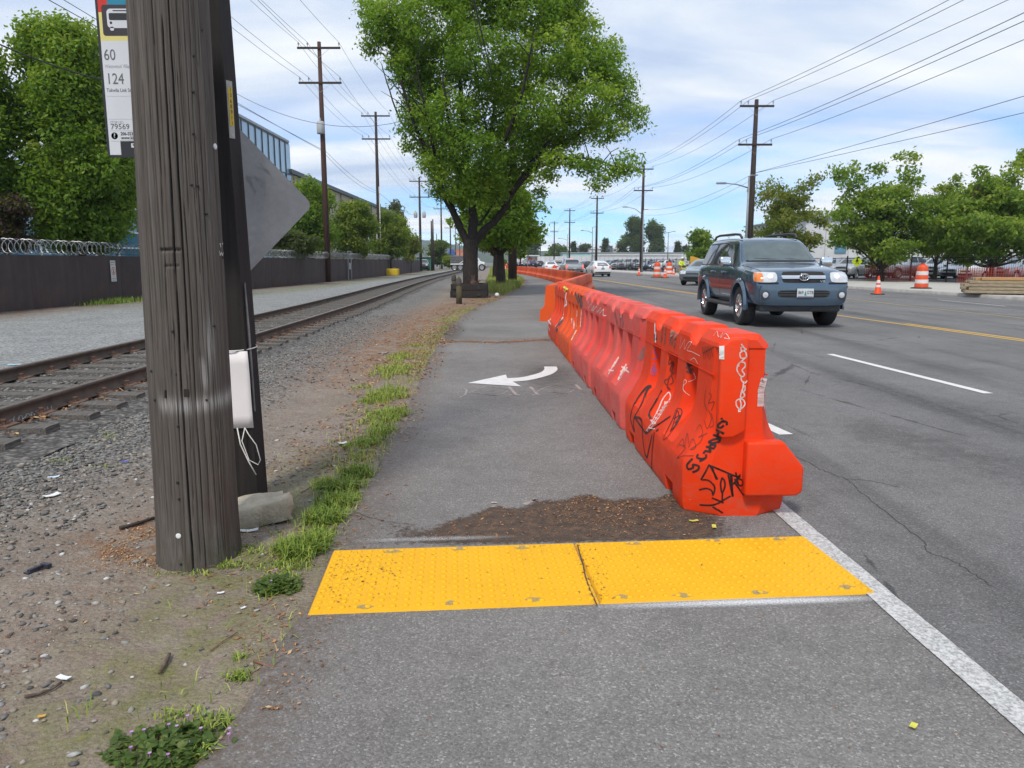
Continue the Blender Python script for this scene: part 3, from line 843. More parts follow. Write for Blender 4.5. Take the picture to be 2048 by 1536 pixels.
def tufts(specs):
    XY, L, T = [], [], []
    for (px_, py_, rx_, ry_, n, l, tn) in specs:         # centre and spread in ground metres derived from the photograph
        c = G(px_, py_)
        th = rng.uniform(0, 6.28, n); rr = np.sqrt(rng.random(n)) * (0.55 + .45 * np.sin(th * 3 + px_) ** 2)
        XY.append(np.column_stack([c.x + rr * np.cos(th) * rx_, c.y + rr * np.sin(th) * ry_]))
        L.append(l * rng.uniform(.4, 1.15, n)); T.append(np.clip(rng.normal(tn, .2, n), 0, 1))
    XY = np.concatenate(XY); return XY, np.concatenate(L), np.concatenate(T)
XY, L, T = tufts([
    (330, 1140, .10, .05, 50, .04, .6), (400, 1142, .10, .04, 70, .04, .55), (455, 1128, .08, .05, 160, .05, .5), (500, 1098, .12, .10, 220, .04, .55), (800, 715, .22, .7, 900, .10, .6), (745, 800, .16, .3, 700, .07, .55), (760, 835, .2, .5, 900, .08, .5), (722, 912, .12, .2, 260, .06, .55), (690, 1000, .12, .16, 500, .09, .45), (640, 1070, .10, .10, 400, .08, .45), (585, 1130, .13, .08, 300, .05, .5),
    (785, 742, .30, .75, 1500, .12, .62), (775, 790, .26, .60, 1500, .12, .55), (722, 775, .16, .16, 160, .08, .6), (790, 830, .16, .40, 900, .10, .45), (765, 862, .14, .25, 700, .10, .45), (735, 884, .14, .22, 600, .09, .5), (700, 893, .10, .10, 150, .07, .5),
    (712, 950, .12, .15, 800, .13, .45), (680, 975, .17, .15, 1000, .12, .5), (645, 968, .09, .09, 250, .09, .6), (665, 1010, .12, .12, 800, .13, .38), (650, 1040, .13, .13, 900, .13, .36), (628, 1095, .09, .10, 800, .13, .36), (598, 1105, .12, .12, 900, .13, .42), (570, 1098, .08, .08, 250, .10, .5),
    (560, 1150, .12, .07, 240, .035, .5), (520, 1130, .14, .08, 160, .03, .6), (480, 1350, .06, .04, 160, .05, .5), (478, 1310, .05, .03, 50, .04, .4), (430, 1440, .07, .06, 150, .06, .5), (365, 1425, .12, .06, 150, .04, .6), (400, 1500, .06, .05, 100, .05, .5),
    (825, 690, .22, .30, 240, .07, .55), (895, 640, .4, .8, 500, .07, .6), (930, 620, .6, .8, 500, .08, .55), (970, 602, .5, .9, 400, .08, .6),
    (215, 870, .16, .14, 60, .05, .5), (125, 920, .12, .10, 60, .05, .5), (205, 930, .1, .1, 30, .04, .6),
    (655, 605, .10, .14, 60, .16, .4), (770, 595, .12, .2, 80, .2, .45), (790, 590, .12, .2, 80, .16, .45), (745, 596, .08, .2, 50, .15, .5)])
Z = verge_z(XY[:, :1], XY[:, 1:2])[:, 0]
kp = rng.random(len(L)) < .72; grass('grass', XY[kp], Z[kp], L[kp] * .72, .8, .003, T[kp])
# thin low blades and dry stems scattered along the whole edge
n = 6500; yy = 2.1 + 22 * rng.random(n) ** 1.6; dd = np.abs(rng.normal(.10, .22, n)) - .03
XYs = np.column_stack([path_left0(yy) - dd, yy]); kk = (fbm(XYs[:, 0] * 2.5, XYs[:, 1] * 1.3, 2) > .44) | (rng.random(n) < .2); kk &= (yy > 3.3) | (rng.random(n) < .3); XYs = XYs[kk]; k = len(XYs)
grass('grass', XYs, np.maximum(verge_z(XYs[:, :1], XYs[:, 1:2])[:, 0], .0), rng.uniform(.02, .065, k), .9, .0022, np.clip(rng.normal(.66, .24, k), 0, 1))
# tall pale grass round the street tree
n = 16000; th = rng.random(n); XYt = np.column_stack([rng.uniform(-2.2, 1.3, n), 26 + 30 * rng.random(n) ** 1.1])
ok = (XYt[:, 0] < path_left0(XYt[:, 1]) - .15) & (XYt[:, 0] > -1.25 - .02 * (XYt[:, 1] - 30)) & ((XYt[:, 1] > 33 - 2.4 * (XYt[:, 0] + .6)))
XYt = XYt[ok]; k = len(XYt)
grass('grass', XYt, np.zeros(k) - .01, rng.uniform(.18, .48, k), .35, .009, np.clip(rng.normal(.66, .2, k), 0, 1))
n = 900; XYt = np.column_stack([fence_x(np.full(n, 25.)) + rng.normal(.55, .25, n), 26.3 + rng.normal(0, .8, n)])
grass('grass', XYt, np.zeros(n) - .01, rng.uniform(.08, .25, n), .5, .012, np.clip(rng.normal(.3, .15, n), 0, 1))
# grass verge in the distance on the left of the path
n = 9000; yy = 55 + 120 * rng.random(n); XYt = np.column_stack([path_left0(yy) - .2 - 2.6 * rng.random(n), yy])
grass('grass', XYt, np.zeros(n) - .01, rng.uniform(.15, .45, n), .35, .02, np.clip(rng.normal(.5, .2, n), 0, 1))

# low weeds with purple flowers
M_weed = leaf_mat('weed leaves', (.045, .085, .024), (.12, .19, .045), (.20, .22, .07))
M_petal = mat('purple petals', (.36, .16, .42), (.48, .26, .52), 40, .6)
def weed(label, px_, py_, rx_, ry_, n, flowers, l):
    c = G(px_, py_); w = thing('flowering_weed', label, 'weed', (c.x, c.y, vz(c.x, c.y)))
    V, F, T = [], [], []
    for i in range(n):
        th = random.uniform(0, 2 * pi); r_ = sqrt(random.random())
        x, y_ = r_ * cos(th) * rx_, r_ * sin(th) * ry_; z = l * (1.05 - r_ * .8) * random.uniform(.35, 1.1)
        a = random.uniform(0, 2 * pi); s_ = random.uniform(.008, .020); up = random.uniform(-.3, .7)
        u_ = Vector((cos(a), sin(a), up)).normalized(); s2 = Vector((-sin(a), cos(a), random.uniform(-.4, .4)))
        p = Vector((x, y_, z)); k = len(V)
        for q, wd in ((0, .1), (.45, .62), (.75, .45), (1.0, .05)):
            V.extend([p + u_ * s_ * 2 * q - s2 * s_ * wd, p + u_ * s_ * 2 * q + s2 * s_ * wd])
        for q in range(3): F.append((k + 2 * q, k + 2 * q + 1, k + 2 * q + 3, k + 2 * q + 2)); T.append(random.random())
    me = np_mesh('leaves', np.array([tuple(v_) for v_ in V]), np.array(F)); attr_f(me, 'tint', T, 'FACE')
    mesh_obj('leaves', me, M_weed, w)
    st = MB()
    for i in range(24):
        th = random.uniform(0, 2 * pi); r_ = random.random()
        st.tube([(0, 0, 0), (cos(th) * rx_ * r_ * .6, sin(th) * ry_ * r_ * .6, l * .5), (cos(th) * rx_ * r_, sin(th) * ry_ * r_, l * (1 - .5 * r_))], [.002, .0015, .001], 4)
    st.build('stems', mat('weed stems', (.12, .07, .05), (.10, .11, .04), 30), w)
    for i in range(flowers):
        th = random.uniform(0, 2 * pi); r_ = random.uniform(.3, 1.1); b = MB()
        p = Vector((cos(th) * rx_ * r_, sin(th) * ry_ * r_, l * random.uniform(.8, 1.25)))
        for q in range(5):
            a = q * 2 * pi / 5
            e1 = Vector((cos(a), sin(a), .35)) * .0062; e2 = Vector((-sin(a), cos(a), 0)) * .0032
            b.sheet([p, p + e1 * .6 - e2, p + e1, p + e1 * .6 + e2])
        b.tube([p, p - Vector((0, 0, .03))], .0009, 4)
        b.build('flower', M_petal, w)
weed('low green weed with tiny purple flowers in the near corner of the verge', 335, 1492, .18, .11, 520, 12, .035)
weed('ferny green weed clump beside the corner of the yellow panel', 556, 1172, .10, .085, 520, 3, .045)

# sticks and litter
M_twig = mat('dead twig', (.07, .05, .04), (.15, .115, .09), 30, .9, 0, .2, .3, 60)
M_twig2 = mat('reddish twig', (.15, .065, .04), (.21, .11, .07), 30, .9)
def twig(label, pts, r_, m=M_twig, cat='twig'):
    c = G(*pts[0]); o = MB()
    P3 = [Vector((G(*p).x, G(*p).y, vz(G(*p).x, G(*p).y) + r_ * 1.2 + .004)) for p in pts]
    o.tube([p - P3[0] for p in P3], [r_ * random.uniform(.75, 1.15) for _ in P3], 7)
    b = o.build('stick', m, None, True); b.location = P3[0]
    return tag(b, label, cat)
twig('short broken stick with a split end on the bare dirt', [(339, 1306), (330, 1322), (318, 1340)], .007)
twig('long thin dark stick lying among the pebbles near the left corner', [(48, 1388), (75, 1382), (105, 1372), (122, 1360)], .0055)
twig('pale peeled stick lying across the asphalt edge', [(436, 1484), (452, 1466), (468, 1444)], .006, mat('pale stick', (.24, .18, .12), (.32, .25, .17), 30))
twig('thin reddish twig lying on the dirt below the weed clump', [(420, 1297), (440, 1285), (475, 1262)], .0025, M_twig2)
twig('dark root sticking out beside the foot of the old pole', [(240, 1060), (275, 1050), (308, 1037)], .010, M_black if False else mat('dark root', (.035, .026, .022), (.06, .045, .04), 20))
twig('small bundle of reddish bark at the asphalt edge', [(508, 1322), (530, 1330), (552, 1336)], .006, M_twig2)
twig('grey twig poking out of the grass by the panel', [(602, 985), (625, 972), (660, 962)], .003)
def scrap(label, px_, py_, w_, d_, m, name='paper_scrap', cat='litter', rz=0.3, bend=.25):
    c = G(px_, py_); z = vz(c.x, c.y) if c.x < float(path_left0(c.y)) else .005
    V = []
    for j in range(5):
        for i in range(5):
            u, v_ = i / 4 - .5, j / 4 - .5
            V.append((u * w_, v_ * d_, .006 + bend * w_ * (abs(u) ** 1.5) * random.uniform(.6, 1.1)))
    b = MB(); b.add(V, [tuple(f) for f in grid_faces(5, 5)])
    o = b.build(name, m); o.location = (c.x, c.y, z + .003); o.rotation_euler = (0, 0, rz)
    md = o.modifiers.new('thickness', 'SOLIDIFY'); md.thickness = .0012
    return tag(o, label, cat)
M_paper = mat('dirty white paper', (.72, .74, .75), (.56, .58, .60), 20, .7)
scrap('crumpled white scrap under the pale rock', 497, 1062, .10, .035, M_paper, rz=.2)
scrap('white scrap on the pebbles near the dark stick', 127, 1352, .05, .022, M_paper, rz=-.3)
scrap('small white scrap in the moss by the pole', 441, 1180, .03, .015, M_paper)
scrap('small white scrap at the moss edge near the weed clump', 486, 1213, .022, .012, M_paper, rz=.9)
scrap('white wrapper beside the grass strip', 686, 888, .07, .05, M_paper, rz=.6)
scrap('bluish wrapper lying in the grey ballast', 107, 950, .07, .04, mat('pale blue wrapper', (.45, .55, .68), (.6, .68, .76), 20), rz=.4)
scrap('white scrap in the ballast left of the rail edge', 104, 990, .09, .05, M_paper, rz=1)
scrap('white scrap on dark ballast beside the rail', 555, 690, .16, .12, M_paper)
scrap('white paper scrap against the rail', 665, 634, .25, .2, M_paper)
scrap('crushed orange cup lid near the rail', 612, 655, .2, .16, mat('orange litter', (.55, .25, .08)))
scrap('pale blue mask lying on the gravel lane', 30, 731, .16, .10, mat('blue mask', (.35, .55, .65)))
scrap('small bright blue scrap on the dirt', 250, 922, .05, .03, mat('bright blue', (.05, .10, .5)))
scrap('grey flattened can on the dirt by the grass', 765, 706, .16, .08, mat('dull can', (.25, .28, .33), (.34, .36, .4), 30, .4, .6), 'flattened_can', 'can')
scrap('yellow fallen leaf lying on the empty road', 1826, 1459, .03, .018, mat('yellow leaf', (.55, .52, .06), (.62, .58, .12), 20), 'fallen_leaf', 'leaf', .8)
scrap('yellow leaf close to the foot of the barrier', 1387, 1046, .05, .02, mat('yellow leaf'if False else 'yellow leaf two', (.50, .46, .07), (.62, .56, .12), 20), 'fallen_leaf', 'leaf', .2)
scrap('yellow leaf between barrier and yellow panel', 1428, 1058, .05, .022, _mats['yellow leaf two'], 'fallen_leaf', 'leaf', 1.4)
scrap('orange peel scrap near the flowering weed', 83, 1428, .022, .012, mat('peel', (.6, .33, .06)), 'peel', 'litter')
# broken dark tool-like fitting
c = G(72, 1135)
o = MB().box((0, 0, .012), (.018, .075, .016)).box((.014, .04, .014), (.05, .020, .018)).box((0, -.042, .006), (.03, .02, .01)).build('broken_bracket', mat('dark blue metal', (.03, .035, .06), (.06, .06, .08), 20, .5, .4))
o.location = (c.x, c.y, vz(c.x, c.y)); o.rotation_euler = (0, 0, -.35); tag(o, 'broken dark blue bracket lying on the pebbles', 'bracket')
# litter ball by the path far off
c = G(994, 594); b = MB().lathe([(.01, 0), (.07, .02), (.10, .08), (.07, .15), (.01, .17)], n=12); o = b.build('crumpled_cup', M_paper, None, True); o.location = (c.x, c.y, 0); tag(o, 'white crumpled cup on the path edge by the tall grass', 'cup')

# ================================================================== old pole in front
t = NT('split grey pole wood'); v = t.co()
long_ = t.co((26, 26, .55)); mid = t.co((70, 70, 1.6)); fine = t.co((240, 240, 5))
a = t.noise(1, 5, .6, .3, long_); b_ = t.noise(1, 4, .6, .2, mid); c_ = t.noise(1, 3, .6, 0, fine)
col = t.ramp(a, [(.24, (.068, .058, .050)), (.5, (.099, .087, .077)), (.76, (.140, .126, .114))])
col = t.mix(1, col, t.ramp(b_, [(.28, .74), (.5, 1.0), (.74, 1.12)]), 'MULTIPLY')
col = t.mix(1, col, t.ramp(c_, [(.3, .74), (.7, 1.24)]), 'MULTIPLY')
red = t.ramp(t.noise(1, 4, .6, .6, t.co((9, 9, 1.3))), [(.52, 0), (.68, .55)])
sepz = t.N('ShaderNodeSeparateXYZ'); t.l.new(t.tc.outputs['Object'], sepz.inputs[0])
lowz = t.ramp(sepz.outputs[2], [(.0, 1), (.55, 0)])
col = t.mix(t.math('MULTIPLY', red, t.math('ADD', lowz, .25)), col, (.065, .035, .028))
gr_ = t.math('MULTIPLY', t.ramp(t.noise(9, 5, .7, vec=v), [(.45, 0), (.65, .6)]), t.ramp(sepz.outputs[2], [(.02, 1), (.20, 0)]))
col = t.mix(gr_, col, (.055, .058, .03))
wp = t.math('MULTIPLY', t.attr('white'), t.ramp(t.math('MULTIPLY', b_, t.noise(1, 3, vec=fine)), [(.16, .1), (.34, .9)]), True)
col = t.mix(wp, col, (.42, .41, .40))
t.set(col, .9, 0, .25)
t.bump(t.math('ADD', t.math('MULTIPLY', b_, 1.2), c_), .42, .004)
M_pole0 = t.m
H_, nz_, na_ = 6.5, 620, 400
zz = np.concatenate([np.linspace(-.05, 2.9, 520), np.linspace(2.93, H_, 100)]); aa = np.linspace(0, 2 * pi, na_, endpoint=False)
Z, A = np.meshgrid(zz, aa, indexing='ij')
rad = .190 - .0085 * Z + .008 * np.exp(-Z / .12)
rad = rad + (fbm(A * 3 + 5, Z * .25, 2) - .5) * .010 + (fbm(np.cos(A) * 4 + 5, np.sin(A) * 4 + Z * .15, 4) - .5) * .008
def crack(ang, z0, z1, depth, width, wob=.04, seed=0):
    global rad
    ac = ang + (fbm(zz * 1.6 + seed * 7, zz * 0 + seed, 3, 4) - .5) * wob * 2
    d = (A - ac[:, None] + pi) % (2 * pi) - pi
    w_ = width * (.55 + .9 * fbm(zz * 3, zz * 0 + seed * 3.3, 6))[:, None]
    env = (np.clip((zz - z0) / .08, 0, 1) * np.clip((z1 - zz) / .08, 0, 1))[:, None]
    rad = rad - depth * env * np.exp(-(d / w_) ** 2)
# angle -pi/2 faces the camera roughly; pole stands left of the view so the visible face is turned
face = atan2(-3.45, 1.50)                # direction from the pole to the camera
for k, (da, z0, z1, dep, wd) in enumerate([(-.18, -.1, 2.45, .035, .016), (-.02, 1.0, 6, .028, .016), (.10, -.1, 1.7, .016, .010), (-.42, .8, 6, .020, .012), (-.60, .3, 6, .014, .010), (-.78, .1, 2.2, .012, .012), (.28, .2, 1.5, .010, .008), (.45, -.1, 6, .008, .007), (.62, .4, 2.0, .008, .007), (-.30, .2, 1.2, .012, .008), (-.95, .4, 6, .012, .012), (.80, 1.2, 6, .008, .008), (-1.12, 0, 6, .010, .012), (.20, 1.6, 6, .010, .009), (-.08, .2, 1.1, .010, .007), (.36, 1.0, 2.4, .009, .007)]):
    crack(face + da, z0, z1, dep, wd, .05, k + 1)
for k in range(55):
    z0 = random.uniform(-.1, 2.6); crack(face + random.uniform(-1.5, 1.5), z0, z0 + random.uniform(.15, .9), random.uniform(.003, .010), random.uniform(.005, .009), .03, 20 + k)
for k in range(40): crack(random.uniform(0, 6.28), 0, random.uniform(2, 6), .006, .010, .05, 120 + k)
# horizontal saw cut with the chipped piece under it
rel = (A - face + pi) % (2 * pi) - pi
cut = np.exp(-((Z - 1.47) / .006) ** 2) * np.clip((.02 - np.abs(rel + .30) + .25) / .03, 0, 1)
cut2 = np.exp(-((Z - 1.40) / .005) ** 2) * np.clip((.20 - np.abs(rel + .28)) / .03, 0, 1)
rad -= .014 * cut + .008 * cut2
white = np.exp(-((Z - .80 + .03 * np.cos(rel)) / .035) ** 2) * np.clip((rel + .95) / .3, 0, 1) * .9 + np.exp(-((rel - .55) / .10) ** 2) * np.exp(-((Z - 1.05) / .12) ** 2) * .8 + np.exp(-((rel - .30 - (1.0 - Z) * .5) / .08) ** 2) * np.clip((Z - .82) / .05, 0, 1) * np.clip((1.0 - Z) / .05, 0, 1) * .8
lean = .013
V = np.stack([rad * np.cos(A) + lean * Z, rad * np.sin(A), Z], -1).reshape(-1, 3)
me = np_mesh('pole_shaft', V, grid_faces(len(zz), na_, True), True)
attr_f(me, 'white', np.clip(white, 0, 1).ravel())
PX, PY = -1.545, 3.53
pole = thing('wooden_pole', 'weathered grey wooden pole with deep cracks close to the camera', 'utility pole', (PX, PY, 0))
shaft = mesh_obj('shaft', me, M_pole0, pole)
bm_ = MB().lathe([(.14, H_ - .01), (.10, H_ + .005), (.01, H_ + .01)], (lean * H_, 0, 0), 24).build('shaft_top', M_pole0, pole)
pole_bvh = bvh_of(shaft)
def on_surface(bvs, px_, py_):
    o = Vector((0, 0, EYE)); d_ = ray(px_, py_).normalized()
    h = [b.ray_cast(o, d_) for b in bvs]; h = [q for q in h if q[0] is not None]
    if not h: return None
    q = min(h, key=lambda q: q[3]); n_ = q[1] if q[1].dot(d_) < 0 else -q[1]
    return q[0], n_
def disc_on(name, px_, py_, r_, th, m, hole=True, bvs=None, parent=None):
    q = on_surface(bvs or [pole_bvh], px_, py_)
    if q is None: return
    rot = Vector((0, 0, 1)).rotation_difference(q[1]).to_matrix().to_4x4()
    b = MB().lathe([(r_ * .25 if hole else .001, th * .6), (r_ * .85, th), (r_, th * .5), (r_ * .95, -.004)], n=16)
    o = b.build(name, m, parent or pole, True)
    par = parent or pole
    o.matrix_local = par.matrix_basis.inverted() @ (Matrix.Translation(q[0]) @ rot)
    return o
M_tagw = mat('white plastic disc', (.72, .73, .74), (.6, .62, .64), 40, .5)
disc_on('tag_disc', 430, 293, .0135, .004, M_tagw); disc_on('tag_disc', 357, 1072, .013, .004, M_tagw)
M_nail = mat('dark nail', (.03, .03, .035), (.06, .06, .065), 20, .5, .7)
for (x, y_) in [(345, 663), (352, 748), (356, 853), (355, 965), (358, 998), (362, 1128), (404, 60), (387, 112), (387, 184), (386, 268), (383, 370), (395, 372), (413, 428), (375, 505), (428, 652), (445, 515), (303, 742), (310, 800), (413, 800)]:
    disc_on('nail', x, y_, .0055, .006, M_nail, False)
M_dent = mat('dark dent', (.02, .016, .014), (.035, .028, .024), 30, .9)
drape('square_dent', [pole_bvh], [[(333, 783), (333, 793)], [(373, 781), (373, 791)]], .022, M_dent, pole, .001)
M_letter = mat('white stick-on letter', (.62, .62, .60), (.5, .5, .48), 40, .6)
drape('stick_on_letter', [pole_bvh], [[(440, 487), (445, 487), (446, 493), (441, 494), (440, 487)], [(438, 502), (440, 511), (442, 505), (444, 511), (447, 502)]], .0045, M_letter, pole, .0015)
# wood splinters at the foot
n = 2200; th = rng.uniform(0, 6.28, n); rr = .2 + np.abs(rng.normal(0, .12, n))
XYZ = np.column_stack([PX - .18 + rr * np.cos(th), PY + .12 + rr * np.sin(th) * .8, np.zeros(n)]); XYZ[:, 2] = verge_z(XYZ[:, :1], XYZ[:, 1:2])[:, 0] + .006
flakes('leaf_litter', XYZ, rng.uniform(.003, .009, n), rng.uniform(.6, 1, n), M_flake)

# ================================================================== dark post with the back of a sign
M_postd = mat('dark stained post', (.013, .011, .011), (.024, .020, .019), 4, .8, 0, .3, .5, 30, .006, (9, 9, .6))
post = thing('sign_post', 'dark wooden post carrying the bare back of a diamond road sign', 'road sign', (-1.60, 4.38, 0))
ln = -.022
MB().add([Vector((x * (.09) + (ln * z), y_ * .09, z)) for z in (-.1, 4.4) for x, y_ in ((-1, -1), (1, -1), (1, 1), (-1, 1))],
         [(3, 2, 1, 0), (4, 5, 6, 7), (0, 1, 5, 4), (1, 2, 6, 5), (2, 3, 7, 6), (3, 0, 4, 7)]).build('post', M_postd, post)
t = NT('scratched bare aluminium'); v = t.co()
sc_ = t.noise(3, 4, .6, .8, t.co((1, 1, 16), rot=(0, R(35), 0))); sc2 = t.noise(26, 4, .7, vec=v)
c = t.ramp(t.noise(2.4, 5, .6, .4, v), [(.3, (.22, .22, .225)), (.7, (.31, .31, .315))])
c = t.mix(1, c, t.ramp(sc_, [(.34, .6), (.41, 1), (.62, 1), (.69, 1.25)]), 'MULTIPLY')
t.set(t.mix(1, c, t.ramp(sc2, [(.3, .9), (.7, 1.06)]), 'MULTIPLY'), .55, .35, .4); t.bump(sc2, .1, .003)
hd = .455; rc = .05; pts = []
for q in range(4):
    a0 = q * pi / 2; cx, cy = cos(a0) * (hd - rc * 1.414), sin(a0) * (hd - rc * 1.414)
    for s in range(-3, 4): pts.append((cx + rc * cos(a0 + s * pi / 12), cy + rc * sin(a0 + s * pi / 12)))
def post_world(px_, py_, Yd): return P(px_, py_, Yd)
ctr = P(473, 404, 4.50)
ang = R(33)
Ms = Matrix.Translation(ctr - Vector((-1.60, 4.38, 0))) @ Matrix.Rotation(ang, 4, 'Z') @ Matrix.Rotation(pi / 2, 4, 'X')
b = MB().prism(pts, .003)
o = b.build('sign_panel', t.m, post); o.matrix_local = Ms
MB().prism([(x * .96, y_ * .96) for x, y_ in pts], -.0008).build('sign_face', mat('yellow sign face', (.62, .42, .03), (.55, .37, .03), 10, .4), o)
# curled edge moulding on the post under the sign
MB().tube([Vector((.098 + ln * z, -.05, z)) for z in (.55, .8, 1.05, 1.3)], [.006, .010, .010, .005], 6).build('bent_strap', mat('dull strap', (.16, .16, .165), (.22, .22, .225), 20, .6, .4), post)
# yellow number tag nailed to the post
M_tagy = mat('yellow number tag', (.60, .44, .04), (.5, .36, .04), 14, .5)
q = P(452, 219, 4.30) - Vector((-1.60, 4.38, 0))
tp = MB().box((0, 0, 0), (.040, .004, .30)).build('number_tag', mat('grey tag plate', (.42, .42, .40), (.3, .3, .29), 30, .6), post); tp.location = (.104 + ln * q.z, -.072, q.z); tp.rotation_euler = (R(2), R(-2), 1.15)
MB().box((0, -.004, .015), (.030, .003, .20)).build('tag_strip', M_tagy, tp)
def text_obj(name, s, size, m, parent, loc, rot=(pi / 2, 0, 0), align='CENTER', sx=1.0, ext=.0004, bold=0):
    cu = bpy.data.curves.new(name, 'FONT'); cu.body = s; cu.size = size; cu.align_x = align; cu.align_y = 'CENTER'; cu.extrude = ext; cu.offset = bold; cu.resolution_u = 3
    tmp = bpy.data.objects.new('tmp', cu); COL.objects.link(tmp)
    bpy.context.view_layer.update()
    me = bpy.data.meshes.new_from_object(tmp.evaluated_get(bpy.context.evaluated_depsgraph_get()))
    bpy.data.objects.remove(tmp); bpy.data.curves.remove(cu)
    o = mesh_obj(name, me, m, parent); o.location = loc; o.rotation_euler = rot; o.scale = (sx, 1, 1)
    return o
M_ink = mat('black ink', (.02, .02, .022), (.03, .03, .03), 30, .6)
for i, ch in enumerate('1368911'):
    text_obj('digit', ch, .030, M_ink, tp, (0, -.0062, .103 - i * .029))

# white card tied to the post
card = thing('paper_notice', 'blank white card tied round the dark post with a plastic tie', 'notice', (-1.60, 4.38, 0))
z0, z1 = .46, .91
V, nn = [], 9
for j in range(7):
    z = lerp(z0, z1, j / 6)
    for (x, y_) in [(-.104 + .0256 * i, -.098 - .006 * (1 - abs(i - 4) / 4)) for i in range(9)]:
        V.append((x + ln * z + .001 * sin(j * 1.3 + x * 20), y_ - .002 * cos(j), z + .02 * x))
b = MB().add(V, [tuple(f) for f in grid_faces(7, 9)])
o = b.build('card', mat('off white card', (.74, .70, .705), (.70, .67, .675), 6, .7), card, sharp=20)
md = o.modifiers.new('thickness', 'SOLIDIFY'); md.thickness = .0012; md.offset = 0
M_tie2 = mat('white nylon tie', (.66, .64, .60), (.6, .58, .55), 20, .4)
def loop_tie(z, r_): return [Vector((cos(a) * .118 + ln * z, sin(a) * .118, z + r_ * sin(a))) for a in np.linspace(0, 2 * pi, 25)]
MB().tube(loop_tie(.925, .01), .0035, 6, False).build('cable_tie', M_tie2, card, True)
MB().tube([(.0, -.112, .465), (.02, -.13, .37), (.07, -.15, .27), (.105, -.14, .19)], .0038, 6).build('cable_tie', M_tie2, card, True)
MB().tube([(.045, -.112, .465), (.07, -.13, .43), (.115, -.14, .37), (.135, -.14, .28), (.12, -.14, .25), (.07, -.145, .28), (.03, -.13, .39), (.045, -.112, .465)], .003, 6).build('cable_tie', M_tie2, card, True)

# pale rock at the foot of the post
rk = MB(); bmr = bmesh.new(); bmesh.ops.create_cube(bmr, size=1)
bmesh.ops.subdivide_edges(bmr, edges=bmr.edges, cuts=7, use_grid_fill=True)
for v_ in bmr.verts:
    p = v_.co; q = p.normalized() * .62
    p2 = lerp(p, q, .22)
    n_ = fbm(p.x * 2.2 + 4, p.y * 2.2 + p.z * 1.7, 2); n2_ = fbm(p.x * 9 + p.z * 5, p.y * 9 + 2 + p.z * 3, 5)
    v_.co = Vector((p2.x * (.33 - .06 * p.z), p2.y * .24, p2.z * .125 + .058 + .04 * p.x)) * (1 + (float(n_) - .5) * .42 + (float(n2_) - .5) * .16)
me = bpy.data.meshes.new('rock'); bmr.to_mesh(me); bmr.free()
me.polygons.foreach_set('use_smooth', [True] * len(me.polygons)); me.set_sharp_from_angle(angle=R(38))
rk = mesh_obj('rock', me, mat('pale broken concrete rock', (.54, .47, .36), (.36, .31, .23), 9, .95, 0, .2, .8, 60, .012))
c = G(520, 1046); rk.location = (c.x - .02, c.y + .08, -.005); rk.rotation_euler = (0, 0, .35); tag(rk, 'pale angular rock wedged at the foot of the dark post', 'rock')

# ================================================================== bus stop sign
bus = thing('bus_stop_sign', 'bus stop sign panel with route numbers 60 and 124 behind the pole', 'bus stop sign', (0, 0, 0))
Yb = 3.86
BL = P(216.5, 315, Yb); TL = P(190, 0, Yb)
zb = BL.z; xl = BL.x
pw, ph = .335, 1.12
bus.location = (xl, Yb, zb); bus.rotation_euler = (0, 0, .0)
def rrect(x0, z0, x1, z1, r_, n=5):
    out = []
    for cx, cz, a0 in ((x1 - r_, z0 + r_, -pi / 2), (x1 - r_, z1 - r_, 0), (x0 + r_, z1 - r_, pi / 2), (x0 + r_, z0 + r_, pi)):
        for k in range(n + 1): a = a0 + k * (pi / 2) / n; out.append((cx + r_ * cos(a), cz + r_ * sin(a)))
    return out
MX = Matrix.Rotation(pi / 2, 4, 'X')        # local xy of a prism -> xz, thickness towards -y
def plate(name, poly, y_, th, m, parent): return MB().prism(poly, th, Matrix.Translation((0, y_, 0)) @ MX).build(name, m, parent)
M_bk = mat('sign border black', (.018, .018, .022), (.024, .024, .028), 10, .45)
M_sw = mat('sign white sheet', (.60, .62, .65), (.56, .58, .62), 4, .45)
M_sy = mat('sign pale yellow', (.66, .60, .20), (.62, .56, .19), 4, .45)
plate('panel', rrect(0, 0, pw, ph, .022), .003, .006, M_bk, bus)
k_ = Yb / FPX * 1.005
def sx(px_, py_): q = P(px_, py_, Yb); return (q.x - xl, q.z - zb)
def R4(p0, p1): return [(p0[0], p1[1]), (p1[0], p1[1]), (p1[0], p0[1]), (p0[0], p0[1])]
zt = sx(0, 82)[1]
plate('white_field', [(.013, .012), (.068, .012), (.068, .080), (pw - .012, .080), (pw - .012, zt), (.013, zt)], -.003, .0008, M_sw, bus)
z25 = sx(0, 25)[1]
plate('yellow_field', R4((.013, zt), (pw - .012, z25)), -.003, .0008, M_sy, bus)
plate('red_field', R4((.013, z25), (.058, ph - .15)), -.003, .0008, mat('sign red', (.62, .035, .025)), bus)
plate('teal_field', R4((.058, z25), (pw - .012, ph - .15)), -.003, .0008, mat('sign teal', (.02, .22, .34)), bus)
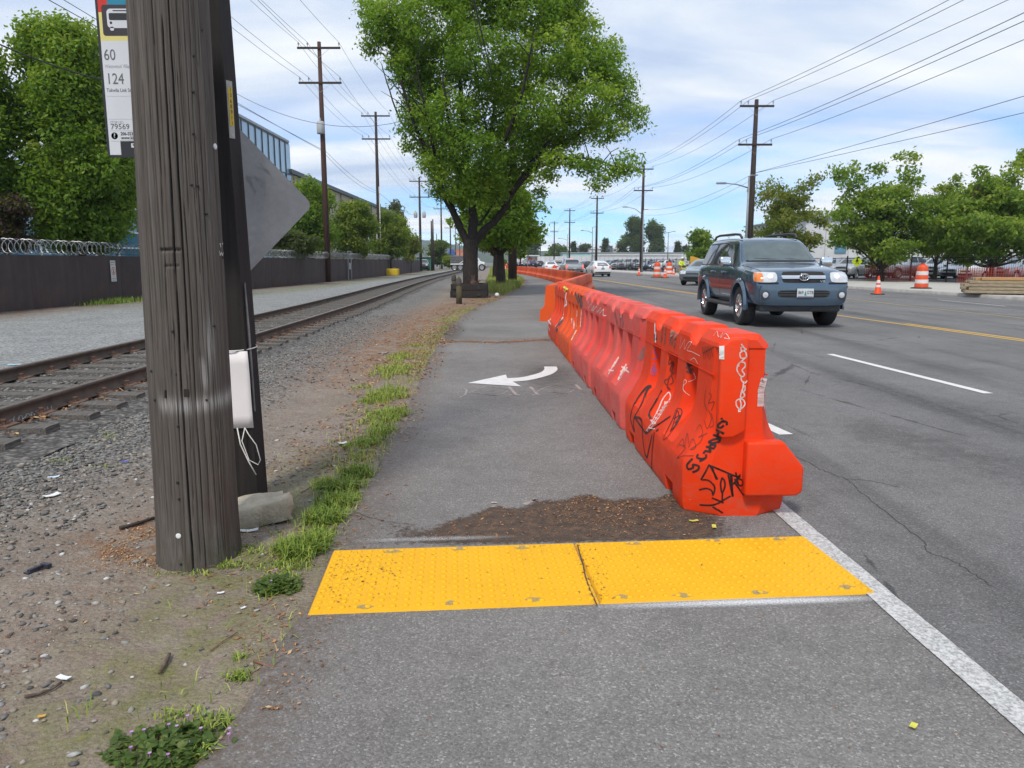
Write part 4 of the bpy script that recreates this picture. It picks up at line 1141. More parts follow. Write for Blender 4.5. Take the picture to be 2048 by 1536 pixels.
# bus pictogram on its dark square
q0 = sx(208, 72); q1 = sx(208 + 90, 10)
plate('pictogram_ground', rrect(q0[0], q0[1], q1[0], q1[1], .012), -.0040, .0008, mat('pictogram dark', (.045, .04, .048)), bus)
bw0 = sx(217, 62); bw1 = sx(277, 18); cx = (bw0[0] + bw1[0]) / 2
pic = plate('bus_pictogram', rrect(bw0[0], bw0[1] + .012, bw1[0], bw1[1], .018), -.0050, .0006, M_sw, bus)
plate('wheel', rrect(bw0[0] + .012, bw0[1], bw0[0] + .030, bw0[1] + .018, .006), -.0050, .0006, M_sw, bus)
plate('wheel', rrect(bw1[0] - .030, bw0[1], bw1[0] - .012, bw0[1] + .018, .006), -.0050, .0006, M_sw, bus)
hz = bw1[1] - bw0[1]
plate('windscreen', rrect(bw0[0] + .010, bw0[1] + hz * .48, bw1[0] - .010, bw0[1] + hz * .80, .006), -.0058, .0005, M_bk, bus)
plate('destination_blind', rrect(bw0[0] + .030, bw0[1] + hz * .885, bw1[0] - .030, bw0[1] + hz * .93, .003), -.0058, .0005, M_bk, bus)
for e in (bw0[0] + .018, bw1[0] - .018): plate('lamp', rrect(e - .006, bw0[1] + hz * .30, e + .006, bw0[1] + hz * .30 + .012, .0058), -.0058, .0005, M_bk, bus)
M_g = mat('sign grey ink', (.10, .10, .105), (.16, .16, .165), 60, .6); M_gl = mat('sign faded ink', (.36, .36, .38), (.45, .46, .48), 80, .6)
def st(s, px_, py_, size, m, sx_=1.0, bold=0): p = sx(px_, py_); return text_obj('lettering', s, size, m, bus, (p[0], -.0045, p[1]), align='LEFT', sx=sx_, bold=bold)
st('60', 208, 111, .072, M_g, .82); st('Westwood Village', 210, 133, .024, M_gl, .76); st('124', 213, 159, .072, M_g, .82); st('Tukwila Link Station', 214, 181, .024, M_g, .80)
st('STOP NO.', 221, 245, .017, M_gl, .9); st('79569', 222, 254, .036, M_g, 1.05); st('206-553-3000', 242, 268, .022, M_ink, .85, .0003); st('www.king', 243, 276, .022, M_ink, .9, .0003)
p = sx(230, 272)
MB().lathe([(.001, 0), (.0165, 0), (.0165, .0007), (.001, .0007)], (p[0], -.0038, p[1]), 24, 'y').build('info_dot', M_ink, bus).scale = (1, 1, 1)
text_obj('lettering', '?', .028, M_sw, bus, (p[0], -.0050, p[1]), bold=.0006)
for (zl, m) in ((193, M_gl), (239, M_gl), (262, M_gl), (283, M_gl)):
    p0 = sx(212, zl); plate('rule', R4((.020, p0[1]), (pw - .02, p0[1] + .0015)), -.0039, .0004, m, bus)
p = sx(263, 287); plate('emblem', R4((p[0], p[1] - .02), (p[0] + .05, p[1])), -.0039, .0006, M_sw, bus)
plate('emblem_mark', [(p[0] + .006, p[1] - .005), (p[0] + .014, p[1] - .016), (p[0] + .020, p[1] - .008), (p[0] + .03, p[1] - .015), (p[0] + .03, p[1] - .003)], -.0047, .0005, M_bk, bus)
# bracket that holds the panel to the pole
MB().box((pw - .06, .014, .35), (.10, .022, .05)).box((pw - .06, .014, .85), (.10, .022, .05)).build('bracket', M_steel, bus)

# ================================================================== yellow tactile panels
t = NT('yellow tactile plastic'); v = t.co()
c = t.ramp(t.noise(3, 5, .6, vec=v), [(.3, (.70, .36, .006)), (.7, (.77, .42, .010))])
wear = t.ramp(t.noise(7, 7, .8, .5, v), [(.54, 0), (.66, .75)])
c = t.mix(t.math('MULTIPLY', wear, t.ramp(t.noise(1.1, 2, vec=v), [(.5, 0), (.62, 1)])), c, (.13, .08, .04))
speck = t.ramp(t.voro(70, 'F1', 'Distance', v), [(.055, .8), (.085, 0)])
c = t.mix(t.math('MULTIPLY', speck, t.ramp(t.noise(4, 3, vec=v), [(.5, 0), (.6, 1)])), c, (.16, .09, .03))
t.set(c, .62, 0, .3)
v3 = t.voro(130, 'F1', 'Distance', v); t.bump(v3, .35, .003)
M_tact = t.m
dome_me = MB().lathe([(.0135, 0), (.0127, .0036), (.0092, .0068), (.004, .0073)], n=10).mesh('dome', sharp=50)
M_fast = mat('scuffed grey fastener', (.30, .25, .14), (.46, .33, .10), 60, .7, .2)
pa, pb, pc, pd = G(618, 1232), G(1752, 1193), G(1620, 1076), G(680, 1107)
u_ = ((pb - pa) + (pc - pd)).normalized(); Wt = ((pb - pa).length + (pc - pd).length) / 2; v2 = Vector((-u_.y, u_.x, 0)); Dt = .665
org = pa + Vector((.0, 0, 0)) + u_ * -.005
rz_ = atan2(u_.y, u_.x)
fast = {0: [(.22, .03), (.58, .035), (.93, .04), (.30, .625), (.62, .63), (.93, .62)], 1: [(.10, .035), (.36, .03), (.70, .03), (1.10, .05), (.30, .63), (.72, .635), (1.05, .63)]}
for k in range(2):
    Lp = Wt / 2 - .002
    pn = thing('tactile_panel', ['yellow domed paving panel beside the grass, brown stains at its corner', 'yellow domed paving panel that reaches the white edge line'][k], 'tactile paving',
               org + u_ * (k * (Wt / 2 + .002)), rz_, 'yellow panels at the end of the path')
    nx_ = 23; ny_ = 12
    slab = MB().add([(0, 0, .004), (Lp, 0, .004), (Lp, Dt, .004), (0, Dt, .004), (.008, .006, .017), (Lp - .004, .006, .017), (Lp - .004, Dt - .006, .017), (.008, Dt - .006, .017)],
                    [(3, 2, 1, 0), (4, 5, 6, 7), (0, 1, 5, 4), (1, 2, 6, 5), (2, 3, 7, 6), (3, 0, 4, 7)]).build('plate', M_tact, pn)
    for j in range(ny_):
        for i in range(nx_):
            d_ = mesh_obj('dome', dome_me, M_tact, pn)
            d_.location = (Lp * (i + .6) / (nx_ + .2), Dt * (j + .55) / (ny_ + .1), .0168)
    for (fx, fy) in fast[k]:
        b = MB(); n_ = 12
        b.prism([(.026 * random.uniform(.6, 1.25) * cos(q * 2 * pi / n_) * 1.5, .022 * random.uniform(.6, 1.2) * sin(q * 2 * pi / n_)) for q in range(n_)], .0012).lathe([(.012, 0), (.012, .004), (.004, .0045)], n=12)
        o = b.build('fastener', M_fast, pn); o.location = (fx * Lp / 1.2, fy, .0172)
# dark dirt packed into the joint
drape('joint_dirt', [Flat(.0185)], [[(1155, 1089), (1160, 1110), (1166, 1128), (1169, 1145), (1173, 1160), (1180, 1180), (1187, 1195), (1194, 1210)]], .0065, mat('joint dirt', (.06, .04, .03), (.10, .07, .045), 60), path, .0)

# grit on the panels
n = 900; XYZ = []
for i in range(n):
    a = abs(random.gauss(0, .16)) if i < 420 else random.uniform(0, Wt); b_ = .33 + random.gauss(0, .16) if i < 420 else random.uniform(.01, Dt - .01)
    if i > 640: a = Wt / 2 + random.gauss(0, .03)
    if .01 < b_ < Dt - .01: XYZ.append(org + u_ * (a + .02) + v2 * b_ + Vector((0, 0, .0195)))
flakes('grit', np.array([tuple(p) for p in XYZ]), .002 + .007 * rng.random(len(XYZ)) ** 3, rng.random(len(XYZ)) * .5, M_flake)
# ================================================================== red water-filled barriers
LB, HB = 2.06, 1.03
def red_barrier_mesh():
    xs = np.unique(np.round(np.concatenate([np.linspace(-LB / 2, LB / 2, 60)] + [c + np.array([-.15, -.13, -.118, -.105, -.09, -.05, 0, .05, .09, .105, .118, .13, .15]) for c in (-.50, 0, .50)] +
                    [c + np.array([-.10, -.095, .095, .10]) for c in (-.62, .62)] + [np.array([-LB / 2 + .02, -LB / 2 + .05, -LB / 2 + .09, LB / 2 - .02, LB / 2 - .05, LB / 2 - .09])]), 4))
    zs = np.array([0, .012, .05, .095, .105, .16, .22, .27, .285, .30, .33, .37, .42, .46, .49, .52, .55, .59, .65, .71, .76, .785, .80, .806, .83, .90, .935, .95])
    def rib(z): return np.interp(z, [0, .012, .05, .27, .30, .33, .50, .56, .62, .78, .80, .95], [.275, .288, .298, .305, .30, .287, .190, .170, .160, .150, .150, .142])
    def rec(z): return np.interp(z, [0, .28, .33, .345, .52, .58, .785, .80, .806], [.3, .305, .287, .245, .080, .062, .052, .07, .15])
    def band(x, c, w0, w1): return np.clip((w1 - np.abs(x - c)) / (w1 - w0), 0, 1)
    rows = []
    endd = LB / 2 - np.abs(xs)                                   # distance to the end
    fr = sum(band(xs, c, .105, .135) for c in (-.50, 0, .50)); fr = np.clip(fr, 0, 1)
    notch = np.clip(sum(band(xs, c, .095, .10) for c in (-.62, .62)), 0, 1)
    for z in zs:
        hw = rib(z) * (1 - fr) + np.minimum(rec(z), rib(z)) * fr
        if z < .10: hw = hw - notch * .05
        cham = np.clip((.11 - endd) / .11, 0, 1)
        hw = hw - cham * np.interp(z, [0, .3, .55, .95], [.17, .14, .06, .035]) * (1 if z > .05 else 1.05)
        rows.append(hw)
    # top lumps: four blocks with three saddles
    val = np.clip(sum(band(xs, c, .05, .115) for c in (-.50, 0, .50)), 0, 1)
    ev = np.clip((.05 - endd) / .05, 0, 1)
    top = []
    for hw0, z0, hw1, z1 in ((.142, .955, .128, .925), (.135, .975, .115, .915), (.088, HB - .004, .085, .925), (.075, HB, .07, .928)):
        top.append((hw0 * (1 - val) + hw1 * val - ev * .03, z0 * (1 - val) + z1 * val - ev * .03 * (z0 > .97)))
    half = [(h, np.full_like(xs, z)) for h, z in zip(rows, zs)]
    # the upper rows follow the saddle
    for i, z in enumerate(zs):
        if z >= .90: half[i] = (half[i][0], np.full_like(xs, z) - val * (z - .885) * .55)
    half += top
    ring = [( -h, z) for h, z in half] + [(h, z) for h, z in half[::-1]]
    nr, nx_ = len(ring), len(xs)
    V = np.zeros((nr, nx_, 3))
    for i, (h, z) in enumerate(ring): V[i, :, 0] = xs; V[i, :, 1] = h; V[i, :, 2] = z
    F = [tuple(f) for f in grid_faces(nr, nx_)]
    F += [((nr - 1) * nx_ + i, (nr - 1) * nx_ + i + 1, i + 1, i) for i in range(nx_ - 1)]
    m = nr // 2
    for e in (0, nx_ - 1):
        for i in range(m - 1):
            q = (i * nx_ + e, (i + 1) * nx_ + e, (nr - 2 - i) * nx_ + e, (nr - 1 - i) * nx_ + e)
            F.append(q if e == 0 else q[::-1])
    b = MB(); b.add(V.reshape(-1, 3), F)
    return b.mesh('body', True, 13)
rb_me = red_barrier_mesh()
def plastic(name, c, scuff=.35, fade=None):
    t = NT(name); v = t.co()
    g = t.ramp(t.noise(2.2, 6, .65, .3, v), [(.35, c), (.65, tuple(x * .90 for x in c))])
    if fade: g = t.mix(t.ramp(t.noise(1.3, 5, .6, vec=v), [(.35, 0), (.65, .75)]), g, fade)
    sc = t.noise(9, 7, .78, .6, t.co((.6, 1, 2.2)))
    sz_ = t.N('ShaderNodeSeparateXYZ'); t.l.new(t.tc.outputs['Object'], sz_.inputs[0])
    low_ = t.ramp(sz_.outputs[2], [(.02, 1), (.12, .55), (.5, .28), (1.0, .5)])
    f = t.math('MULTIPLY', t.ramp(sc, [(.46, 0), (.70, scuff * 1.9)]), low_, True)
    g = t.mix(f, g, (.30, .13, .09))
    scr = t.ramp(t.noise(1, 4, .6, .5, t.co((3, 60, 60), rot=(.4, .3, 0))), [(.70, 0), (.74, .35)])
    g = t.mix(scr, g, (.62, .30, .24))
    t.set(g, t.ramp(t.noise(12, 5, vec=v), [(.3, .45), (.7, .62)]), 0, .22)
    t.b.inputs['Subsurface Weight'].default_value = 0.0
    t.bump(t.noise(55, 4, .6, vec=v), .08, .004)
    return t.m
M_red = plastic('red orange plastic', (.76, .044, .005), .3)
M_pink = plastic('sun faded red plastic', (.68, .060, .045), .6, (.70, .16, .14))
M_pink2 = plastic('faded pinkish red plastic', (.68, .058, .045), .55, (.70, .15, .13))
M_or = plastic('bright orange plastic', (.76, .085, .010), .55)
M_or2 = plastic('orange red plastic', (.72, .050, .009), .7)
pA = Vector((1.275, 4.03, 0)); pB = Vector((.985, 14.55, 0))
dirv = (pB - pA).normalized(); pitch = (pB - pA).length / 5
rzb = atan2(dirv.y, dirv.x)
rlab = ['red orange barrier at the near end of the row, covered in black and white graffiti',
        'faded pinkish red barrier second in the row, bare scuffed sides with two white tags',
        'faded red barrier in the row with white scrawl along its upper band',
        'bright orange barrier in the row with grey paint smears and white drips',
        'orange red barrier where the row meets the crosswise orange barriers, scribbled in white']
RB = []
for i in range(5):
    c = pA + dirv * (pitch * (i + .5))
    b = thing('traffic_barrier', rlab[i], 'barrier', (c.x, c.y, 0), rzb, 'graffitied red barriers along the path')
    body = mesh_obj('body', rb_me, None, b)
    if not rb_me.materials: rb_me.materials.append(None)
    body.material_slots[0].link = 'OBJECT'; body.material_slots[0].material = [M_red, M_pink, M_pink2, M_or, M_or2][i]
    body.scale = (pitch / LB * .975, 1, 1)
    # moulding line under the upper band, both sides
    for s in (-1, 1):
        MB().box((0, s * .1505, .797), (LB * .93, .006, .006)).build('seam', [M_red, M_pink, M_pink2, M_or, M_or2][i], b)
    RB.append((b, body))
# coupling end of the first barrier
b0, body0 = RB[0]
e0 = -pitch / 2 * .975
bev = lambda me: me
def chamfer_box(name, c, d, r_, m, parent):
    bm = bmesh.new(); bmesh.ops.create_cube(bm, size=1)
    for v_ in bm.verts: v_.co = Vector((v_.co.x * d[0], v_.co.y * d[1], v_.co.z * d[2]))
    bmesh.ops.bevel(bm, geom=bm.edges[:] , offset=r_, segments=3, affect='EDGES', profile=.6)
    me = bpy.data.meshes.new(name); bm.to_mesh(me); bm.free()
    me.polygons.foreach_set('use_smooth', [True] * len(me.polygons)); me.set_sharp_from_angle(angle=R(40))
    o = mesh_obj(name, me, m, parent); o.location = c; return o
# raised column on the upper left half (local +y is the path side)
col_me = MB()
prof_c = [(.150, .48), (.150, .97), (.10, 1.012), (.0, 1.018), (-.004, .97), (-.004, .50), (.06, .465), (.12, .462)]
col_me.prism(prof_c, .055, Matrix(((0, 0, -1, e0 + .01), (1, 0, 0, 0), (0, 1, 0, 0), (0, 0, 0, 1))))
bm = bmesh.new(); mm = col_me.mesh('hinge_column'); bm.from_mesh(mm)
bmesh.ops.bevel(bm, geom=bm.edges[:], offset=.014, segments=3, affect='EDGES', profile=.5); bm.to_mesh(mm); bm.free()
mm.polygons.foreach_set('use_smooth', [True] * len(mm.polygons)); mm.set_sharp_from_angle(angle=R(40))
hc = mesh_obj('hinge_column', mm, M_red, b0)
# protruding lug on the lower right half
lug = MB().prism([(-.012, .135), (-.012, .445), (-.215, .445), (-.335, .30), (-.335, .16), (-.30, .135)], .085, Matrix(((0, 0, -1, e0 + .02), (1, 0, 0, 0), (0, 1, 0, 0), (0, 0, 0, 1)))).mesh('coupling_lug')
bm = bmesh.new(); bm.from_mesh(lug); bmesh.ops.bevel(bm, geom=bm.edges[:], offset=.016, segments=3, affect='EDGES', profile=.5); bm.to_mesh(lug); bm.free()
lug.polygons.foreach_set('use_smooth', [True] * len(lug.polygons)); lug.set_sharp_from_angle(angle=R(40))
lg = mesh_obj('coupling_lug', lug, M_red, b0)
# ---------------- graffiti
bpy.context.view_layer.update()
bv0 = [bvh_of(body0), bvh_of(hc), bvh_of(lg)]
bvs = [bvh_of(bd) for _, bd in RB]
c2 = lambda x, y: (1240 + x / 3.4917, 620 + y / 3.4917)
M_mk = mat('black marker', (.018, .012, .012), (.05, .02, .018), 60, .5)
M_mkf = mat('faded black marker', (.12, .03, .02), (.20, .035, .02), 40, .6)
M_wpen = mat('white paint pen', (.78, .66, .63), (.70, .50, .46), 60, .6)
M_blue = mat('violet marker', (.20, .10, .35), (.28, .12, .32), 60, .6)
def gr(name, polys, w, m, tgt=0):
    return drape(name, bv0 if tgt == 0 else [bvs[tgt]], [[c2(*p) for p in q] for q in polys], w, m, RB[tgt][0], .0022, 1.5)
S_ = lambda pts, n=5: spline(pts, n)
gr('graffiti', [S_([(848, 240), (862, 262), (878, 275), (850, 285), (845, 265), (862, 255)]), S_([(862, 285), (838, 300), (845, 335), (880, 330), (876, 295), (858, 285)]),
                S_([(880, 330), (850, 355), (822, 385), (818, 425), (848, 465), (868, 450), (852, 420), (872, 395), (868, 368), (836, 366), (826, 392)]),
                S_([(845, 465), (848, 490), (868, 510), (885, 495)]), S_([(862, 500), (858, 545), (845, 580), (870, 560), (872, 530)]),
                S_([(845, 580), (842, 612), (868, 600), (858, 570), (848, 575)]), S_([(840, 618), (812, 635), (815, 672), (842, 690), (870, 660), (862, 630), (838, 620), (845, 655), (842, 685)]),
                [(829, 695), (828, 710)], [(838, 695), (838, 708)]], .0075, M_wpen)
gr('graffiti', [[(708, 756), (710, 760)], [(717, 772), (719, 776)],
                S_([(745, 800), (742, 782), (715, 778), (695, 792), (683, 812), (700, 822), (722, 808)]),
                [(672, 835), (722, 862)], [(655, 872), (705, 895)], [(692, 850), (678, 882)],
                S_([(652, 905), (690, 900), (692, 918), (650, 930), (622, 922), (652, 905)]),
                [(605, 955), (655, 968)], S_([(655, 968), (668, 945), (640, 942), (622, 955)]), [(625, 958), (628, 990)], S_([(632, 975), (630, 990), (600, 985), (585, 1000)]),
                S_([(545, 1010), (540, 1030), (575, 1040), (600, 1030), (602, 1012)]), [(585, 1042), (560, 1055)],
                S_([(505, 1040), (470, 1080), (478, 1110), (510, 1100), (512, 1080), (550, 1090), (545, 1115), (510, 1132)])], .0125, M_mk)
gr('graffiti', [[(620, 1082), (800, 1158)], [(622, 1082), (598, 1130), (568, 1182)], [(630, 1090), (680, 1180)], [(640, 1092), (672, 1180)], S_([(572, 1185), (620, 1190), (660, 1235), (650, 1290), (640, 1260), (600, 1245), (556, 1255)]),
                S_([(712, 1172), (702, 1215), (712, 1275), (732, 1230), (728, 1190), (712, 1172)]), [(715, 1275), (712, 1340)], [(755, 1150), (785, 1300)], [(780, 1155), (785, 1300)], [(770, 1150), (788, 1295)],
                [(800, 1158), (838, 1165)], [(790, 1215), (838, 1150)], [(808, 1135), (825, 1215)], S_([(820, 1175), (855, 1190), (860, 1215), (835, 1225), (800, 1180)]), [(800, 1205), (862, 1290)],
                [(768, 1300), (690, 1345)], [(645, 1312), (720, 1345)], S_([(560, 1360), (640, 1362), (695, 1345)]), [(650, 1375), (715, 1415)]], .0095, M_mk)
gr('graffiti', [S_([(215, 530), (180, 545), (110, 640), (75, 735), (85, 800), (102, 845), (98, 760), (150, 660), (190, 560), (215, 535)]),
                S_([(103, 748), (150, 770), (160, 900), (175, 1000), (190, 1030)]), S_([(290, 565), (250, 640), (205, 720), (215, 760)]), [(110, 760), (180, 860), (350, 745)], [(225, 870), (190, 1030)], S_([(240, 855), (225, 1000), (222, 1150)]), [(255, 842), (268, 838)]], .017, M_mk)
gr('graffiti', [S_([(425, 690), (395, 695), (370, 760), (305, 895), (330, 890), (395, 800), (432, 720), (425, 690)]), S_([(378, 760), (420, 735), (385, 790), (410, 770), (352, 850), (372, 800), (400, 700), (415, 760)], 3)], .006, M_mk)
gr('graffiti', [S_([(245 + 14 * i % 90, 830 - 38 * i), (200 + 22 * i, 820 - 26 * i), (232 + 20 * i, 790 - 30 * i), (215 + 20 * i, 770 - 22 * i), (250 + 20 * i, 790 - 30 * i)], 3) for i in range(6)] +
   [S_([(188, 840), (215, 800), (235, 760), (270, 690), (300, 620), (340, 575), (352, 610), (325, 660), (280, 740), (210, 835), (188, 842)], 4)], .008, M_wpen)
gr('graffiti', [S_([(625, 580), (640, 600), (620, 650), (660, 640), (640, 700)], 3), S_([(600, 560), (590, 640), (610, 700)], 3), S_([(590, 770), (610, 830), (640, 760), (620, 700)], 3), S_([(530, 850), (560, 800), (580, 860), (550, 890), (610, 860)], 3),
                S_([(480, 960), (510, 900), (530, 960), (490, 975), (555, 930), (580, 880)], 3), S_([(400, 960), (440, 900), (450, 960), (470, 860), (480, 930)], 3), S_([(415, 940), (460, 960), (430, 1000), (400, 1035), (440, 1020), (515, 1018)], 3), S_([(640, 720), (655, 800), (630, 820)], 3)], .0045, M_mkf)
gr('graffiti', [S_([(350, 330), (340, 380), (370, 360), (350, 420), (375, 440), (345, 470), (330, 540), (350, 555), (310, 500), (340, 480)], 3), S_([(375, 370), (360, 450), (372, 500), (350, 520)], 3)], .009, M_mkf)
gr('graffiti', [S_([(430, 185), (420, 270), (455, 205), (450, 275), (480, 225), (500, 230), (470, 280), (500, 290), (560, 320)], 3), S_([(495, 350), (520, 335), (545, 375)], 3), S_([(450, 570), (440, 540), (465, 500), (450, 490), (445, 560), (485, 595)], 3), S_([(480, 500), (525, 480), (515, 440)], 3), S_([(655, 180), (680, 150), (690, 190), (720, 160), (705, 195), (740, 165), (765, 205), (730, 195)], 3)], .0035, M_wpen)
gr('graffiti', [[(575 + 12 * i, 255), (590 + 12 * i, 345 - 10 * (i % 3))] for i in range(6)] + [[(580, 300), (655, 260)]], .006, M_mkf)
gr('graffiti', [[(465, 372), (505, 385), (460, 400), (508, 415), (465, 430), (500, 442), (470, 380)]], .012, mat('grey smear', (.12, .07, .065), (.2, .06, .05), 30, .7))
gr('graffiti', [S_([(245, 260), (240, 300), (262, 320), (240, 345), (232, 345)], 3), S_([(245, 370), (215, 440), (250, 450), (230, 400), (255, 430), (238, 380), (228, 445)], 3)], .006, M_blue)
gr('grey_smear', [[(300, 120), (290, 220)], [(320, 125), (312, 235)], [(370, 150), (365, 240)], [(395, 170), (380, 260)], [(355, 160), (350, 230)]], .035, mat('grey paint smear', (.22, .10, .08), (.38, .13, .10), 25, .75, 0, .2, lo=.3, hi=.7))
# stickers
gr('sticker', [[(712, 262), (712, 332)]], .030, mat('white sticker', (.80, .80, .80), (.74, .74, .74), 20, .5))
gr('sticker', [[(245, 100), (245, 155)]], .030, _mats['white sticker']); gr('sticker', [[(250, 165), (250, 218)]], .035, _mats['white sticker'])
gr('sticker_print', [[(240, 180), (260, 180)], [(240, 198), (260, 198)], [(241, 207), (258, 207)]], .010, M_ink)
gr('white_patch', [[(1020, 420), (1000, 500), (985, 560), (980, 660)], [(1005, 480), (1000, 560), (1005, 680)], [(1015, 520), (1020, 600), (1025, 685)]], .035, mat('dull white patch', (.62, .50, .50), (.55, .38, .37), 12, .6))
# tags on the others
c1 = lambda x, y: (1080 + x / 4.2667, 560 + y / 4.2667)
def g1(name, polys, w, m, tgt): return drape(name, [bvs[tgt]], [[c1(*p) for p in q] for q in polys], w, m, RB[tgt][0], .0025, 1.0)
g1('graffiti', [[(670, 660), (590, 790)], [(655, 690), (600, 780)], [(640, 700), (585, 805)], [(590, 770), (630, 775)], [(735, 720), (670, 855)], [(745, 745), (680, 860)], [(750, 750), (690, 780)], [(720, 740), (665, 850)], [(700, 740), (760, 790)]], .014, M_wpen, 1)
g1('grey_smear', [[(640, 280), (660, 370)], [(680, 290), (690, 380)], [(700, 300), (710, 390)], [(880, 610), (850, 670)], [(895, 590), (870, 660)]], .05, mat('rubbed grey', (.28, .10, .09), (.42, .12, .11), 20, .8), 1)
g1('graffiti', [S_([(405, 200), (420, 180), (415, 240), (440, 200), (440, 260), (465, 215), (450, 265), (485, 225), (490, 275), (520, 235), (510, 285), (545, 250), (540, 300), (575, 300)], 3)], .011, M_wpen, 2)
g1('grey_smear', [[(300, 110), (330, 200)], [(325, 120), (350, 230)], [(350, 130), (365, 260)], [(345, 150), (340, 220)]], .05, mat('black grey smear', (.06, .05, .05), (.18, .10, .09), 20, .8), 3)
g1('paint_drips', [[(290, 250), (290, 420)], [(320, 260), (310, 400)], [(355, 260), (345, 400)], [(270, 330), (275, 370)], [(310, 430), (270, 510)]], .016, M_wpen, 3)
g1('sprayed_mark', [[(205, 60), (235, 80)], [(210, 100), (225, 75)]], .035, mat('yellow green spray', (.55, .62, .05), (.6, .6, .1), 20, .7), 4)
g1('graffiti', [[(215, 130), (235, 240)], [(205, 230), (240, 190)], [(225, 110), (200, 300)], [(165, 370), (195, 320)], [(130, 400), (190, 330)], [(90, 330), (60, 400)], [(60, 330), (95, 380)], [(60, 370), (85, 430)]], .03, M_wpen, 4)
g1('grey_smear', [[(180, 330), (140, 400)], [(190, 345), (150, 390)], [(135, 410), (165, 470)]], .05, _mats['black grey smear'], 4)

# ================================================================== orange slotted barriers
LO, HO = 1.86, .86
def orange_mesh():
    sl = np.linspace(-.78, .78, 9)
    xs = np.unique(np.round(np.concatenate([[-LO / 2, -LO / 2 + .02, LO / 2 - .02, LO / 2, -.012, -.004, .004, .012]] + [c + np.array([-.045, -.035, .035, .045]) for c in sl]), 4))
    zs = np.array([0, .02, .09, .10, .20, .21, .27, .34, .40, .45, .46, .54, .55, .62, .70, .83, .86])
    hwz = lambda z: np.interp(z, [0, .02, .27, .34, .40, .70, .83, .86], [.24, .25, .24, .16, .135, .115, .105, .09])
    slot = np.clip(sum(((np.abs(xs - c) < .04)).astype(float) for c in sl), 0, 1)
    mid = (np.abs(xs) < .006) * 1.0
    ring = []
    for z in zs:
        h = np.full_like(xs, hwz(z))
        if .455 <= z <= .545 or .095 <= z <= .205: h = h - slot * .05
        h = h - mid * .012 * (z > .3)
        ring.append((h, z))
    full = [(-h, z) for h, z in ring] + [(h, z) for h, z in ring[::-1]]
    nr, nx_ = len(full), len(xs); V = np.zeros((nr, nx_, 3))
    for i, (h, z) in enumerate(full): V[i, :, 0] = xs; V[i, :, 1] = h; V[i, :, 2] = z
    F = [tuple(f) for f in grid_faces(nr, nx_)] + [((nr - 1) * nx_ + i, (nr - 1) * nx_ + i + 1, i + 1, i) for i in range(nx_ - 1)]
    for e in (0, nx_ - 1):
        for i in range(nr // 2 - 1):
            q = (i * nx_ + e, (i + 1) * nx_ + e, (nr - 2 - i) * nx_ + e, (nr - 1 - i) * nx_ + e); F.append(q if e == 0 else q[::-1])
    return MB().add(V.reshape(-1, 3), F).mesh('orange_barrier', True, 30)
ob_me = orange_mesh(); ob_me.materials.append(None)
M_ob = [plastic('orange barrier plastic', (.72, .085, .008), .4), plastic('deep orange barrier plastic', (.62, .062, .009), .5), plastic('pale orange barrier plastic', (.78, .12, .015), .3)]
def obar(p, rz, lab, grp, k):
    o = bpy.data.objects.new('orange_barrier', ob_me); COL.objects.link(o); o.location = p; o.rotation_euler = (0, 0, rz)
    o.material_slots[0].link = 'OBJECT'; o.material_slots[0].material = M_ob[k]
    return tag(o, lab, 'barrier', grp)
def run(pts, lab, grp, first=None, last=None, s0=0.0):
    pts = [Vector((x, y, 0)) for x, y in pts]
    seglen = [(b - a).length for a, b in zip(pts[:-1], pts[1:])]
    total = sum(seglen); s = s0 + LO / 2; n = int((total - s0) / (LO + .02)); i_ = 0
    for k in range(n):
        d_ = s; j = 0
        while j < len(seglen) - 1 and d_ > seglen[j]: d_ -= seglen[j]; j += 1
        dr = (pts[j + 1] - pts[j]).normalized(); p = pts[j] + dr * d_
        l = first if (k == 0 and first) else (last if (k == n - 1 and last) else lab)
        obar(p, atan2(dr.y, dr.x), l, grp, [0, 1, 0, 2, 1, 0][k % 6]); s += LO + .02
q1 = G(1104, 643); q2 = G(1186, 580); q3 = G(1100, 561); q4 = G(1030, 546)
q2 = q2 + Vector((-.1, 0, 0))
run([(q1.x - .05, q1.y), (q2.x, q2.y)], 'orange slotted barrier in the slanting run that crosses behind the red barriers', 'orange barriers slanting behind the red row', 'orange slotted barrier touching the far end of the red row', 'orange slotted barrier at the sharp corner out in the road')
run([(q2.x - .3, q2.y + .35), (q3.x + .15, q3.y), (lerp(q3.x, q4.x, .5) + .45, lerp(q3.y, q4.y, .5)), (q4.x + .12, q4.y)], 'orange slotted barrier in the long run beside the far path', 'orange barriers in the long run along the path', None, 'orange slotted barrier at the far end of the long run, by the dark pole', .4)
# a few more beyond the dark pole, with small cones
for px_, py_, rz, lab in ((1003, 539, .2, 'orange barrier across the path end, left of the dark pole'), (1013, 541, 1.3, 'orange barrier set end-on just left of the dark pole'), (1022, 540.5, .15, 'orange barrier half hidden by the dark pole')):
    p = G(px_, py_); obar(p, rz, lab, 'orange barriers at the path end', 0)
